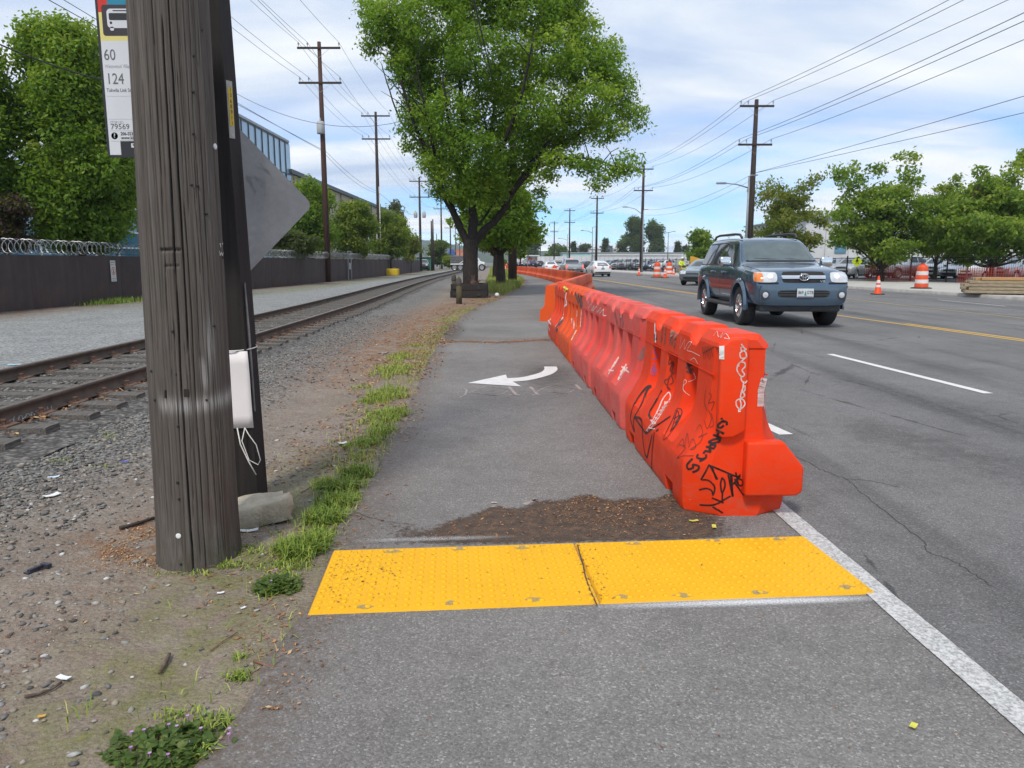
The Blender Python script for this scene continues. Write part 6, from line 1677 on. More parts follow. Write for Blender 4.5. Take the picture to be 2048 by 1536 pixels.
# ================================================================== utility poles and wires
def upole(name, label, px_b, Yd, h, r_=.16, arms=((.45, 2.6), (2.5, 2.6)), group=None, m=None, lean=(0, 0), conduit=False, transf=0, X=None):
    x = (px_b - 1024) / FPX * Yd if X is None else X
    o = thing(name, label, 'utility pole', (x, Yd, 0), 0, group)
    MB().tube([(0, 0, -.1), (lean[0] * .5, 0, h * .5), (lean[0], 0, h)], [r_ * 1.15, r_, r_ * .68], 12).build('shaft', m or M_polewood, o, True)
    for (dz, w_) in arms:
        z = h - dz; lx = lean[0] * z / h
        a = chamfer_box('crossarm', (lx, -.14, z), (w_, .11, .13), .008, M_polewood, o)
        for e in (-.47, -.26, .47):
            MB().lathe([(.02, 0), (.02, .12), (.055, .14), (.035, .20), (.065, .23), (.03, .30), (.01, .32)], (lx + e * w_, -.14, z + .06), 8).build('insulator', M_insul, o)
        MB().tube([(lx - w_ * .25, -.16, z - .04), (lx, -.15, z - .62)], .012, 4).tube([(lx + w_ * .25, -.16, z - .04), (lx, -.15, z - .62)], .012, 4).build('brace', M_steel, o)
    if conduit:
        MB().tube([(.17, -.12, 0), (.17, -.12, h * .55)], .055, 8).build('conduit', mat('white conduit', (.55, .55, .55), (.42, .42, .42), 6), o, True)
        MB().tube([(-.19, -.12, 0), (-.19, -.12, h * .26)], .07, 8).build('conduit', mat('grey conduit', (.30, .31, .33), (.25, .26, .28), 6), o, True)
    for k in range(transf):
        e = (-.62, .62)[k] if transf == 2 else -.05
        zt_ = h * .58 if transf == 2 else h * .625
        MB().lathe([(.22, 0), (.26, .05), (.26, .75), (.22, .82), (.08, .85)], (e, -.30 if transf == 1 else -.1, zt_), 12).build('transformer', mat('transformer grey', (.42, .44, .45), (.36, .38, .39)), o, True)
        MB().lathe([(.04, 0), (.06, .06), (.03, .2)], (e, -.3 if transf == 1 else -.1, zt_ + .85), 8).build('bushing', M_insul, o)
    return o
gLP = 'utility poles in the left row beside the track'
PL = [(660, 53.5, 16.0, 'reddish brown utility pole nearest in the left row, one grey transformer on it', (0, 0)), (763, 79, 16.3, 'dark utility pole with pale conduits behind the yellow concrete blocks', (0, 0)), (844, 112, 13.3, 'utility pole carrying two side by side transformers', (0, 0)), (885.5, 150, 14.2, 'thin utility pole right of the twin transformer pole', (0, 0)), (903, 195, 12.5, 'slender utility pole left of the big tree trunk', (0, 0))]
M_polered = mat('reddish pole wood', (.085, .042, .032), (.05, .03, .025), 3, .85, 0, .3, .4, 30, .01, (8, 8, .4))
LPO = []
for i, (px_, Yd, h, lab, ln_) in enumerate(PL):
    LPO.append((upole('utility_pole', lab, px_, Yd, h, .18 if i < 3 else .17, ((.42, 2.9), (2.65, 2.9)), gLP, M_polered if i == 0 else None, ln_, i == 1, (1, 0, 2, 0, 0)[i]), h, ln_[0]))
for px_, Yd, h, lab in ((866, 118, 7.6, 'short bare pole with a cluster of fittings left of the green bush'), (869, 121, 8.0, 'short pole standing against the one with fittings'), (876, 210, 9.0, 'bare leaning pole among the far left bushes'), (913, 250, 13, 'far utility pole just left of the big tree trunk base'), (921, 300, 12.5, 'farthest utility pole touching the big tree trunk')):
    upole('utility_pole', lab, px_, Yd, h, .14, ((.4, 1.8),) if Yd > 220 else (), gLP)
gRP = 'utility poles in the right row along the road'
PR = [(1491, 53, 12.2, 'dark utility pole nearest in the right row, rising behind the street trees', (0, 0)), (1279, 93, 12.8, 'utility pole second in the right row, foot beside a small cone', (0, 0)), (1190, 134, 12.7, 'utility pole behind the white hatchback', (0, 0)), (1137, 166, 12.7, 'utility pole behind the white pickup', (0, 0)), (1107, 222, 12.9, 'utility pole above the pale cars in the far queue', (0, 0)), (1079.5, 275, 13.2, 'utility pole right of the lone poplar tower', (0, 0)), (1048, 360, 13, 'far utility pole left of the lone poplar tower', (0, 0)), (1058, 300, 9, 'shorter far pole in front of the lone poplar', (0, 0)), (1041, 420, 12.5, 'farthest pole in the right row near the shop front', (0, 0))]
RPO = []
for i, (px_, Yd, h, lab, ln_) in enumerate(PR):
    RPO.append((upole('utility_pole', lab, px_, Yd, h, .19 if i < 3 else .17, ((.45, 2.3), (2.95, 2.3)) if i < 7 else ((.4, 1.6),), gRP, None, ln_), h, ln_[0]))
upole('utility_pole', 'plain dark pole in the tall grass right of the big tree', 1025, 48.4, 11.5, .255, ((.5, 2.4),), None, None, (.02, 0))
upole('utility_pole', 'shorter grey brown pole standing in grass behind the second street tree', 996, 62, 9.5, .24, (), None, mat('grey brown pole', (.10, .085, .07), (.07, .06, .05), 3, .9), (0, 0))
# wires
def wire(name, label, a, b, sag, r_=.012, group=None, ext=0.0, n=24):
    a, b = Vector(a), Vector(b)
    if ext: b = a + (b - a) * (1 + ext)
    pts_ = [lerp(a, b, i / n) - Vector((0, 0, sag * 4 * (i / n) * (1 - i / n))) for i in range(n + 1)]
    o = MB().tube([p - pts_[0] for p in pts_], r_, 5).build(name, M_wire); o.location = pts_[0]
    return tag(o, label, 'cable', group)
def arm_pt(rec, k, e, w_, dz): 
    o, h, lx = rec; z = h - dz
    return Vector((o.location.x + lx * z / h + e * w_, o.location.y - .14, z + .36))
gw1, gw2 = 'overhead wires of the left pole row', 'overhead wires of the right pole row'
EN = {-.47: 'outer left', -.26: 'inner left', .47: 'right'}
for a_i, dz, nm in ((0, .42, 'top'), (1, 2.65, 'lower')):
    for e in (-.47, -.26, .47):
        pts_w = [arm_pt(r_, a_i, e, 2.9, dz) for r_ in LPO]
        # from the first pole back over the camera's left
        first = pts_w[0]; back = Vector((first.x + .3, 4, first.z + .6))
        allp = [back] + pts_w
        full = []
        for p, q in zip(allp[:-1], allp[1:]):
            L = (q - p).length; full += [lerp(p, q, i / 12) - Vector((0, 0, L * .018 * 4 * (i / 12) * (1 - i / 12))) for i in range(12)]
        full.append(allp[-1])
        o = MB().tube([p - full[0] for p in full], .011, 5).build('overhead_wire', M_wire); o.location = full[0]
        tag(o, f'overhead wire along the {EN[e]} insulators of the {nm} crossarms in the left pole row', 'cable', gw1)
pxw = {(0, -.47): (1854, 0), (0, -.26): (1882, 0), (0, .47): (1967, 0), (1, -.47): (2017, 0), (1, -.26): (2048, 2), (1, .47): (2048, 45)}
for a_i, dz, nm in ((0, .45, 'top'), (1, 2.95, 'lower')):
    for e in (-.47, -.26, .47):
        pts_w = [arm_pt(r_, a_i, e, 2.3, dz) for r_ in RPO[:6]]
        f = pts_w[0]; d_ = ray(*pxw[(a_i, e)]); tt = (f.z - EYE - .6) / d_.z; q = Vector((0, 0, EYE)) + d_ * tt
        q = f + (q - f) * 2.0
        allp = [q] + pts_w; full = []
        for p, q2_ in zip(allp[:-1], allp[1:]):
            L = (q2_ - p).length; sg = .010 if p is q else .016
            full += [lerp(p, q2_, i / 14) - Vector((0, 0, L * sg * 4 * (i / 14) * (1 - i / 14))) for i in range(14)]
        full.append(allp[-1])
        o = MB().tube([p - full[0] for p in full], .013, 5).build('overhead_wire', M_wire); o.location = full[0]
        tag(o, f'overhead wire along the {EN[e]} insulators of the {nm} crossarms in the right pole row', 'cable', gw2)
# lower service cables
f = P(1509, 346, 53)
for px_, lab in (((2048, 184), 'upper of two service cables running to the right edge of the view'), ((2048, 218), 'lower of two service cables running to the right edge of the view')):
    d_ = ray(*px_); tt = (f.z - EYE + .2) / d_.z; wire('service_cable', lab, f, Vector((0, 0, EYE)) + d_ * tt, .15, .013, 'service cables on the right', 1.0)
g_ = RPO[1][0].location
wire('service_cable', 'service cable between the first two poles in the right row', f, (g_.x + .3, g_.y, 7.6), .7, .012, 'service cables on the right')
wire('service_cable', 'thin cable from the first right pole down to the lamps', f + Vector((0, 0, -.35)), (g_.x + .3, g_.y, 7.0), .8, .010, 'service cables on the right')
A0, B0 = P(652, 303, 53.3), P(757, 384, 78.8)
wire('service_cable', 'cable from the top left sky down to the first left pole', A0, P(115, 0, 24), .15, .013, 'service cables on the left', .6)
wire('service_cable', 'cable parallel and just under it, meeting the first left pole', A0 + Vector((0, 0, -.1)), P(455, 190, 38), .1, .012, 'service cables on the left', 1.0)
wire('service_cable', 'cable between the first and second left poles', A0, B0, .35, .012, 'service cables on the left')
wire('service_cable', 'lower cable between the first and second left poles', A0 + Vector((0, 0, -.25)), B0 + Vector((0, 0, -.12)), .5, .012, 'service cables on the left')
wire('service_cable', 'cable between the second left pole and the twin transformer pole', B0, P(843, 432, 111.5), .6, .014, 'service cables on the left')
wire('service_cable', 'thick black cable crossing the sky at the left edge behind the bus sign', P(-60, 62, 22), P(222, 158, 26), .18, .024, 'service cables on the left', .2)
wire('service_cable', 'long cable sweeping from the dark post across to the big tree', P(440, 168, 34), P(822, 238, 34), .9, .010, 'service cables on the left')
wire('service_cable', 'dark double cable hanging in front of the big tree crown', P(935, -60, 14), P(1003, 215, 47), .25, .020, 'cables over the big tree')
wire('service_cable', 'thinner cable hanging beside the double cable over the crown', P(925, -60, 14), P(1000, 210, 47), .35, .010, 'cables over the big tree')

# ================================================================== lamps
M_lamp = mat('grey lamp steel', (.26, .28, .30), (.20, .22, .24), 6, .5, .4)
def cobra(label, px_, Yd, ytop, arm_px, group):
    base = Vector(((px_ - 1024) / FPX * Yd, Yd, 0)); o = thing('street_lamp', label, 'street lamp', base, 0, group)
    h = EYE + (YH - ytop) / FPX * Yd; k = Yd / FPX
    MB().tube([(0, 0, -.05), (0, 0, h)], [.10, .06], 8).tube([(0, 0, h), (.1, 0, h + .06), (.55, 0, h + .08)], .04, 6).build('post', M_lamp, o, True)
    ax = arm_px[0] * k; az = EYE + (YH - arm_px[1]) * k; z0 = EYE + (YH - arm_px[2]) * k
    MB().tube([(0, 0, z0), (ax * .5, 0, lerp(z0, az, .75)), (ax, 0, az)], [.045, .04, .03], 6).build('arm', M_lamp, o, True)
    chamfer_box('lamp_head', (ax - .25, 0, az), (.62, .22, .12), .03, M_lamp, o)
    return o
gl = 'street lamps along the right kerb'
cobra('street lamp whose arm reaches left above the dark blue car', 1484, 50, 360, (-46, 373, 382), gl)
cobra('street lamp beside the second right hand pole', 1281, 92, 424, (-32, 418, 434), gl)
cobra('street lamp standing left of the pole behind the white hatchback', 1182, 132, 457, (-17, 463, 468), gl)
cobra('street lamp left of the pole behind the white pickup', 1133, 164, 471, (-14, 478, 482), gl)
dl_ = thing('street_lamp', 'tall double headed lot lamp between the poplars and the worker', 'street lamp', ((1331 - 1024) / FPX * 145, 145, 0), 0, 'lot lamps beyond the black fence')
hd_ = EYE + (YH - 466) / FPX * 145
MB().tube([(0, 0, 0), (0, 0, hd_)], [.11, .07], 8).build('post', M_lamp, dl_, True)
for s in (-1, 1):
    MB().tube([(0, 0, hd_ - .1), (s * .45, 0, hd_ - .05), (s * .7, 0, hd_ + .15)], .05, 6).build('arm', M_lamp, dl_, True)
    chamfer_box('lamp_head', (s * .95, 0, hd_ + .12), (.7, .28, .10), .03, M_lamp, dl_)
dl2 = dup_tree(dl_); dl2.location = ((1450 - 1024) / FPX * 170, 170, 0); dl2['label'] = 'double headed lot lamp above the roof of the dark blue car'

# ================================================================== black fence (right)
M_fb = mat('black fence steel', (.016, .016, .018), (.024, .024, .026), 10, .5, .3)
bf = thing('lot_fence', 'long black steel fence round the parking lot across the road', 'fence', (0, 0, 0))
fp = [Vector((x, y, .1)) for x, y in rf_pts[:6]]
T2 = sum((b - a).length for a, b in zip(fp[:-1], fp[1:]))
s = 0; HFn = 1.62
def fence_h(s_): return HFn
while s < T2 - 2.5:
    p, d = along(fp, s); q, _ = along(fp, s + 2.45)
    MB().box((0, 0, 0), (.07, .07, HFn + .08)).build('fence_post', M_fb, bf).location = p + Vector((0, 0, (HFn + .08) / 2))
    dd = (q - p)
    for z in (.14, HFn - .06):
        o = MB().box((0, 0, 0), (dd.length, .035, .045)).build('rail', M_fb, bf); o.location = (p + q) / 2 + Vector((0, 0, z)); o.rotation_euler = (0, 0, atan2(dd.y, dd.x))
    b = MB(); n = 20
    for i in range(1, n): b.box(lerp(p, q, i / n) - p + Vector((0, 0, HFn / 2 + .02)), (.009, .009, HFn - .1))
    o = b.build('pickets', M_fb, bf); o.location = p; o['kind'] = 'stuff'
    s += 2.45
# red safety netting on the fence
t = NT('red safety mesh'); t.set((.42, .055, .03), .7); M_net = t.m
def net(label, s0, s1, off, h):
    o = thing('safety_net', label, 'safety net', along(fp, s0)[0], 0, 'red nets on the black fence'); p0 = Vector(o.location); b = MB(); b2 = MB(); n = int((s1 - s0) / .14)
    A_ = [along(fp, lerp(s0, s1, i / n))[0] - p0 + Vector((-off, 0, 0)) for i in range(n + 1)]
    for i, p in enumerate(A_): b.box(p + Vector((0, 0, h / 2)), (.022, .022, h))
    for z in np.arange(.06, h, .14):
        b2.tube([p + Vector((0, 0, z)) for p in A_], .012, 4)
    x = b.build('vertical_strands', M_net, o); x['kind'] = 'stuff'; x = b2.build('horizontal_strands', M_net, o); x['kind'] = 'stuff'
def s_at(px_):                              # distance along the fence where it is seen at that column
    best = min(np.linspace(0, T2, 600), key=lambda s_: abs(1024 + FPX * along(fp, s_)[0].x / along(fp, s_)[0].y - px_)); return float(best)
s_a, s_b, s_c, s_d = s_at(2075), s_at(1915), s_at(1845), s_at(1728)
net('red plastic net on the fence behind the timber stack', s_a, s_b, .25, 1.0); net('red plastic net on the fence behind the small striped cone', s_c, s_d, .25, 1.05)

# pedestrian warning signs
M_fluo = mat('fluorescent yellow green', (.62, .80, .02), (.58, .76, .02), 5, .5)
def ped(label, px_, py_, Yd):
    c = P(px_, py_, Yd); o = thing('pedestrian_sign', label, 'warning sign', (c.x, Yd, .12), 0, 'yellow green pedestrian signs'); z = c.z - .12
    MB().box((0, .03, z / 2 + .1), (.05, .04, z + .4)).build('post', M_lamp, o)
    h = .42; MB().prism([(0, -h), (h, 0), (0, h), (-h, 0)], .02, Matrix.Translation((0, 0, z)) @ MX).build('panel', M_fluo, o)
    f = MB()
    for (cx, cz, w_, hh, r_) in ((0, .20, .07, .07, 0), (0, .07, .10, .17, 0), (-.06, -.10, .05, .20, .35), (.07, -.10, .05, .20, -.35), (-.09, .06, .04, .16, .5), (.09, .07, .04, .16, -.5)):
        f.box((cx, -.026, z + cz), (w_, .008, hh), Matrix.Rotation(r_, 3, 'Y'))
    f.build('walking_figure', M_ink, o)
ped('pedestrian warning sign partly covered by the drum tree leaves', 1714, 523, 57)
ped('pedestrian warning sign left of the timber stack tree', 1936, 524, 50)

# ================================================================== cones and drums
M_cone = mat('cone orange', (.80, .085, .012), (.70, .07, .012), 12, .5); M_refl = mat('white reflective band', (.70, .70, .69), (.58, .58, .57), 20, .4)
def cone(label, px_, py_, h, zg=.004):
    p = G(px_, py_, zg); o = thing('traffic_cone', label, 'cone', p, random.uniform(0, 1), 'orange traffic cones'); b = h / .71
    chamfer_box('base', (0, 0, .02 * b), (.37 * b, .37 * b, .04 * b), .008, M_dark, o)
    MB().lathe([(.145 * b, .04 * b), (.135 * b, .06 * b), (.032 * b, h), (.022 * b, h)], n=20).build('cone_body', M_cone, o, sharp=40)
    r_ = lambda z: lerp(.135 * b, .032 * b, (z - .06 * b) / (h - .06 * b)) + .002
    for z0, z1 in ((.40 * h, .52 * h), (.62 * h, .78 * h)): MB().lathe([(r_(z0) - .003, z0), (r_(z0), z0), (r_(z1), z1), (r_(z1) - .003, z1)], n=20).build('reflective_band', M_refl, o, sharp=40)
cone('orange striped cone on the road before the far kerb, right of the dark blue car', 1755, 589, .80)
cone('small striped cone near the foot of the second right hand pole', 1278, 551, .85); cone('striped cone just right of the farther striped drum', 1330, 556, .92); cone('striped cone between two drums and the worker', 1347, 552, .85)
cone('tiny striped cone at the path end left of the dark pole', 1007, 541, .85); cone('tiny striped cone touching the end-on orange barrier', 1011, 541.5, .85)
M_drum = mat('drum orange', (.68, .085, .02), (.58, .07, .02), 8, .55)
def drum(label, px_, py_, h, zg):
    p = G(px_, py_, zg); o = thing('traffic_drum', label, 'traffic drum', p, 0, 'orange and white traffic drums'); r_ = h * .27
    MB().lathe([(r_ * 1.55, 0), (r_ * 1.55, .04), (r_ * 1.2, .06)], n=20).build('base', M_dark, o, sharp=40)
    prof = []
    n = 5
    for i in range(n):
        z0, z1 = lerp(.05, h * .93, i / n), lerp(.05, h * .93, (i + 1) / n); rr = r_ * (1 - .05 * i)
        prof += [(rr, z0), (rr, z1 - .015), (rr * .965, z1)]
    MB().lathe(prof + [(r_ * .72, h * .95), (r_ * .6, h)], n=24).build('drum_body', M_drum, o, sharp=40)
    for i in (1, 3):
        z0, z1 = lerp(.05, h * .93, i / n) + .005, lerp(.05, h * .93, (i + 1) / n) - .018; rr = r_ * (1 - .05 * i) + .003
        MB().lathe([(rr - .003, z0), (rr, z0), (rr, z1), (rr - .003, z1)], n=24).build('reflective_band', M_refl, o, sharp=40)
    MB().box((0, 0, h + .03), (r_ * .7, .04, .08)).build('handle', M_drum, o)
drum('big orange and white drum on the pale pavement left of the timber stack', 1842, 577, 1.12, .13)
drum('orange striped drum by the kerb nearer to the second right hand pole', 1314, 555, 1.3, .004); drum('orange striped drum closer to the worker', 1338, 551, 1.3, .004)
drum('little orange drum in front of the pale queue cars', 1109, 551, 1.0, .004)

# ================================================================== timber stack
M_plank = mat('weathered pale plank', (.36, .30, .21), (.24, .19, .125), 3, .85, 0, .2, .4, 20, .01, (1.5, 12, 12)); M_plank2 = mat('orange new plank', (.45, .26, .11), (.38, .22, .10), 3, .8, 0, .2, stretch=(1.5, 12, 12))
ts = thing('timber_stack', 'stack of rough pale planks at the kerb by the right edge', 'timber', (0, 0, 0))
c0 = G(1925, 588, .13); ts.location = (c0.x, c0.y - .2, .135); dk = Vector((float(kerb_x(30)) - float(kerb_x(34)), -4, 0)).normalized(); ts.rotation_euler = (0, 0, -.38)
for j in range(5):
    for i in range(5):
        L = random.uniform(4.2, 5.2); o = chamfer_box('plank', (L / 2 + random.uniform(-.2, .25) + (.5 if j == 4 else 0), i * .27 + random.uniform(-.03, .03), .10 + j * .125 + random.uniform(0, .01)), (L, .24, .11), .008, M_plank2 if (j == 4 and i < 2) else M_plank, ts); o.rotation_euler = (0, 0, random.uniform(-.015, .015))
for x in (.8, 3.2): MB().box((x, .6, .02), (.12, 1.3, .05)).build('bearer', M_plank, ts)

# ================================================================== blocks, hydrant, old post
M_yb = mat('chipped yellow concrete', (.62, .44, .02), (.50, .36, .03), 5, .8, bump=.3)
for px_, lab, rz in ((772, 'yellow concrete block left of the pair below the conduit pole', .1), (787, 'yellow concrete block with a clipped corner, right of the pair', -.1)):
    p = G(px_, 551); o = thing('concrete_block', lab, 'concrete block', p, rz, 'yellow concrete blocks'); chamfer_box('block', (0, .4, .34), (.86, .8, .70), .08, M_yb, o); MB().tube([(-.12, .4, .68), (-.1, .4, .78), (.1, .4, .78), (.12, .4, .68)], .018, 6).build('lifting_loop', M_steel, o)
p = G(819, 543); hy = thing('fire_hydrant', 'small yellow brown fire hydrant at the foot of the wall', 'fire hydrant', p)
M_hy = mat('ochre hydrant', (.42, .26, .05), (.32, .20, .05), 8, .6)
MB().lathe([(.22, 0), (.22, .06), (.15, .08), (.15, .55), (.19, .57), (.19, .62), (.15, .66), (.10, .80), (.04, .84), (.04, .90)], n=14).build('barrel', M_hy, hy, sharp=40)
for a in (0, pi, pi / 2 * 3): MB().tube([(0, 0, .45), (cos(a) * .24, sin(a) * .24, .45)], .075, 8).build('nozzle_cap', M_hy, hy)
p = G(918, 607); tp_ = thing('timber_post', 'short mossy round topped timber post in front of the planter', 'post', p)
M_mossw = mat('mossy post wood', (.14, .12, .06), (.075, .065, .05), 5, .9, 0, .2, .5, 20, .01, (6, 6, 1))
MB().tube([(0, 0, -.05), (.01, 0, .4), (0, 0, .78), (0, 0, .86), (0, 0, .90)], [.105, .10, .095, .075, .03], 12).build('shaft', M_mossw, tp_, True)
MB().lathe([(.104, .62), (.106, .66), (.100, .80), (.02, .92)], n=12).build('rotten_cap', mat('dark rotten wood', (.05, .045, .042), (.09, .08, .075), 12, .95), tp_, True)
tp2 = dup_tree(tp_); q = G(914, 590); tp2.location = (q.x - .1, q.y - .4, 0); tp2['label'] = 'dark rotten timber post at the left corner of the planter'

# ================================================================== buildings
M_bglass = mat('blue green facade glass', (.05, .17, .27), (.08, .23, .33), .4, .03, 0, .9)  # blue of the reflected sky is put into the base colour
M_bglass2 = mat('pale sky reflecting glass', (.26, .39, .50), (.34, .47, .56), .5, .08, 0, .8)  # brighter sky reflection painted into the colour of these glass panes
M_mull = mat('white mullion', (.70, .72, .73), (.62, .64, .65), 5, .5); M_mulld = mat('dark mullion', (.06, .07, .075), (.09, .10, .105), 5, .5)
gb = thing('glass_building', 'modern glass fronted office building behind the trees and wall', 'building', (0, 0, 0))
X_, Y0, Y1, HT = -22.6, 58, 78.5, 13.2
MB().box((X_ - 3.4, (Y0 + Y1) / 2, HT / 2 - .1), (6.6, Y1 - Y0, HT)).build('core', mat('dark interior wall', (.035, .045, .05), (.05, .06, .065), 1), gb)
MB().box((X_ - 3.3, (Y0 + Y1) / 2, HT + .12), (6.9, Y1 - Y0 + .1, .22)).build('roof', mat('roof trim', (.40, .43, .45), (.34, .37, .39), 2), gb)
rows_ = [(0.6, 2.4), (2.4, 3.35), (3.35, 5.05), (5.05, 6.8), (6.8, 8.6), (8.6, 10.1), (10.1, 13.1)]
y = Y0; ci = 0
pane_cache = {}
while y < Y1 - .5:
    yw = 1.75
    for (z0, z1) in rows_:
        key = round(z1 - z0, 2)
        if key not in pane_cache: pane_cache[key] = MB().box((0, 0, 0), (.04, yw - .09, key - .08)).mesh('pane')
        o = mesh_obj('pane', pane_cache[key], None, gb)
        if not pane_cache[key].materials: pane_cache[key].materials.append(None)
        o.location = (X_ + .03, y + yw / 2, (z0 + z1) / 2); o.rotation_euler = (0, 0, random.uniform(-.006, .006))
        o.material_slots[0].link = 'OBJECT'; o.material_slots[0].material = M_bglass2 if (z1 > 11 and y > 40) else M_bglass
    MB().box((X_ + .07, y, HT / 2), (.13, .10, HT)).build('mullion', M_mulld, gb)
    y += yw
for z in [r_[0] for r_ in rows_] + [13.1]: MB().box((X_ + .065, (Y0 + Y1) / 2, z), (.11, Y1 - Y0, .085)).build('transom', M_mull if z < 7 else M_mulld, gb)

M_beige = mat('beige panel wall', (.42, .37, .275), (.38, .335, .25), .6, .85)
lw = thing('glass_wing', 'low glass wing with white window bars between the left maples', 'building', (0, 0, 0))
MB().box((X_ - 5.2, 33, 2.7), (10, 24, 5.6)).build('core', mat('dark interior wall', (.035, .045, .05)), lw); MB().box((X_ - 5.1, 33, 5.6), (10.4, 24.3, .3)).build('roof', mat('roof trim', (.4, .43, .45)), lw)
for i in range(10):
    yy_ = 22 + i * 2.4
    for (z0, z1) in ((.2, 2.2), (2.2, 3.1), (3.1, 4.5), (4.5, 5.4)):
        MB().box((X_ + .03, yy_ + 1.2, (z0 + z1) / 2), (.04, 2.3, z1 - z0 - .08)).build('pane', M_bglass2 if z1 == 4.5 else M_bglass, lw)
        if i == 0: MB().box((X_ + .065, 34, z1), (.11, 24, .085)).build('transom', M_mull, lw)
    MB().box((X_ + .07, yy_, 2.7), (.13, .10, 5.4)).build('mullion', M_mull, lw)
wb = thing('beige_warehouse', 'long beige warehouse wing with a dark roof edge behind the left trees', 'building', (0, 0, 0))
MB().box((X_ - 5, 113.5, 5.1), (10, 70, 10.4)).build('wall', M_beige, wb)
MB().box((X_ - 4.9, 113.5, 10.45), (10.5, 70.4, .42)).build('roof_edge', mat('slate roof edge', (.13, .155, .17), (.10, .12, .135), 3), wb)
for yy_ in np.arange(80, 148, 7.2):
    MB().box((X_ + .06, yy_, 5), (.10, .22, 10)).build('pilaster', mat('darker beige trim', (.34, .30, .22), (.31, .27, .2), 2), wb)  # pilasters are a darker beige than the wall
    MB().box((X_ + .02, yy_ + 3.6, 5), (.14, 1.9, 1.6)).build('window', M_bglass, wb)
    MB().tube([(X_ + .15, yy_ + 6.7, .2), (X_ + .15, yy_ + 6.7, 10.2)], .07, 6).build('downpipe', mat('brown downpipe', (.16, .12, .09)), wb)

# white warehouse beyond the lot
M_ww = mat('white ribbed cladding', (.60, .61, .62), (.52, .53, .54), 1.0, .8); M_teal = mat('pale teal cladding', (.34, .52, .49), (.40, .56, .53), 1, .8)
ww = thing('white_warehouse', 'long low white warehouse with a pale teal upper storey across the lot', 'building', (0, 0, 0))
def bx(name, pxa, pxb, yt_, Yd, dep, m, parent, z0=0.0):
    a = (pxa - 1024) / FPX * Yd; b_ = (pxb - 1024) / FPX * Yd; z1 = EYE + (YH - yt_) / FPX * Yd
    return MB().box(((a + b_) / 2, Yd + dep / 2, (z0 + z1) / 2), (b_ - a, dep, z1 - z0)).build(name, m, parent)
bx('wall', 1076, 1252, 513, 260, 12, M_ww, ww); bx('wall', 1188, 1366, 510, 255, 10, M_ww, ww); bx('wall', 1364, 1384, 513.5, 250, 12, M_ww, ww)
bx('upper_storey', 1124, 1372, 506.5, 280, 18, M_teal, ww); bx('roof_rim', 1122, 1374, 505, 279.6, 19, mat('grey roof rim', (.30, .33, .34)), ww, EYE + (YH - 506.5) / FPX * 280)
bx('parapet', 1187, 1367, 508.2, 254.7, 10.6, mat('cream parapet', (.66, .65, .62)), ww, EYE + (YH - 511) / FPX * 255)
for k in range(1080, 1370, 9): bx('cladding_rib', k, k + .5, 513.4, 259.8 if k < 1186 else 254.6, .2, mat('rib', (.48, .49, .50)), ww)
gh = thing('grey_house_row', 'dark grey flat roofed block behind the white warehouse', 'building', (0, 0, 0))
bx('wall', 1156, 1187, 497.5, 400, 14, mat('slate grey wall', (.10, .11, .13), (.13, .14, .16)), gh); bx('roof', 1154, 1188, 495.5, 399, 16, mat('brown grey roof', (.15, .13, .115)), gh, EYE + (YH - 497.5) / FPX * 400)
for k in (1160, 1168, 1176): bx('window', k, k + 4, 500.5, 399.6, .4, M_glass, gh, EYE + (YH - 503) / FPX * 400)
wh = thing('white_house', 'white flat roofed house between the two dark blocks', 'building', (0, 0, 0))
bx('wall', 1176, 1211, 499, 390, 10, M_ww, wh); bx('upper_storey', 1180, 1203, 496.2, 394, 8, M_ww, wh); bx('roof', 1175, 1212, 498.4, 389.6, 11, M_ww, wh, EYE + (YH - 499) / FPX * 390)
for k in (1188, 1199, 1205): bx('window', k, k + 2.2, 501, 389.7, .4, M_glass, wh, EYE + (YH - 504) / FPX * 390)
dh = thing('dark_house', 'dark modern house with a white side wing below the conifer', 'building', (0, 0, 0))
bx('wall', 1201, 1222, 493, 410, 12, _mats['slate grey wall'], dh); bx('roof', 1200, 1223, 492, 409.4, 13, M_ww, dh, EYE + (YH - 493) / FPX * 410); bx('wing', 1222, 1234, 497, 412, 10, M_ww, dh); bx('wing', 1232, 1240, 493.5, 415, 10, mat('tan house wall', (.34, .30, .25)), dh)
for k in (1206, 1213, 1225): bx('window', k, k + 3.2, 499.5, 409.5, .4, M_glass, dh, EYE + (YH - 503) / FPX * 410)
# pale building behind the right trees
pb_ = thing('pale_building', 'large pale grey building hidden behind the right hand trees', 'building', (0, 0, 0))
Mpb = mat('pale grey render', (.56, .57, .57), (.50, .51, .51), .8, .85)
bx('wall', 1600, 2350, 440, 118, 30, Mpb, pb_); bx('wall', 1625, 1700, 424, 130, 20, Mpb, pb_); bx('roof_edge', 1597, 2352, 437, 117.5, 31, mat('grey roof rim', (.30, .33, .34)), pb_, EYE + (YH - 440) / FPX * 118)
for k in range(1640, 2100, 46): bx('panel_joint', k, k + .8, 441, 117.9, .3, mat('joint grey', (.42, .43, .43)), pb_)
for k in range(1660, 2090, 92): bx('window', k, k + 22, 488, 117.8, .4, M_bglass, pb_, EYE + (YH - 506) / FPX * 118)
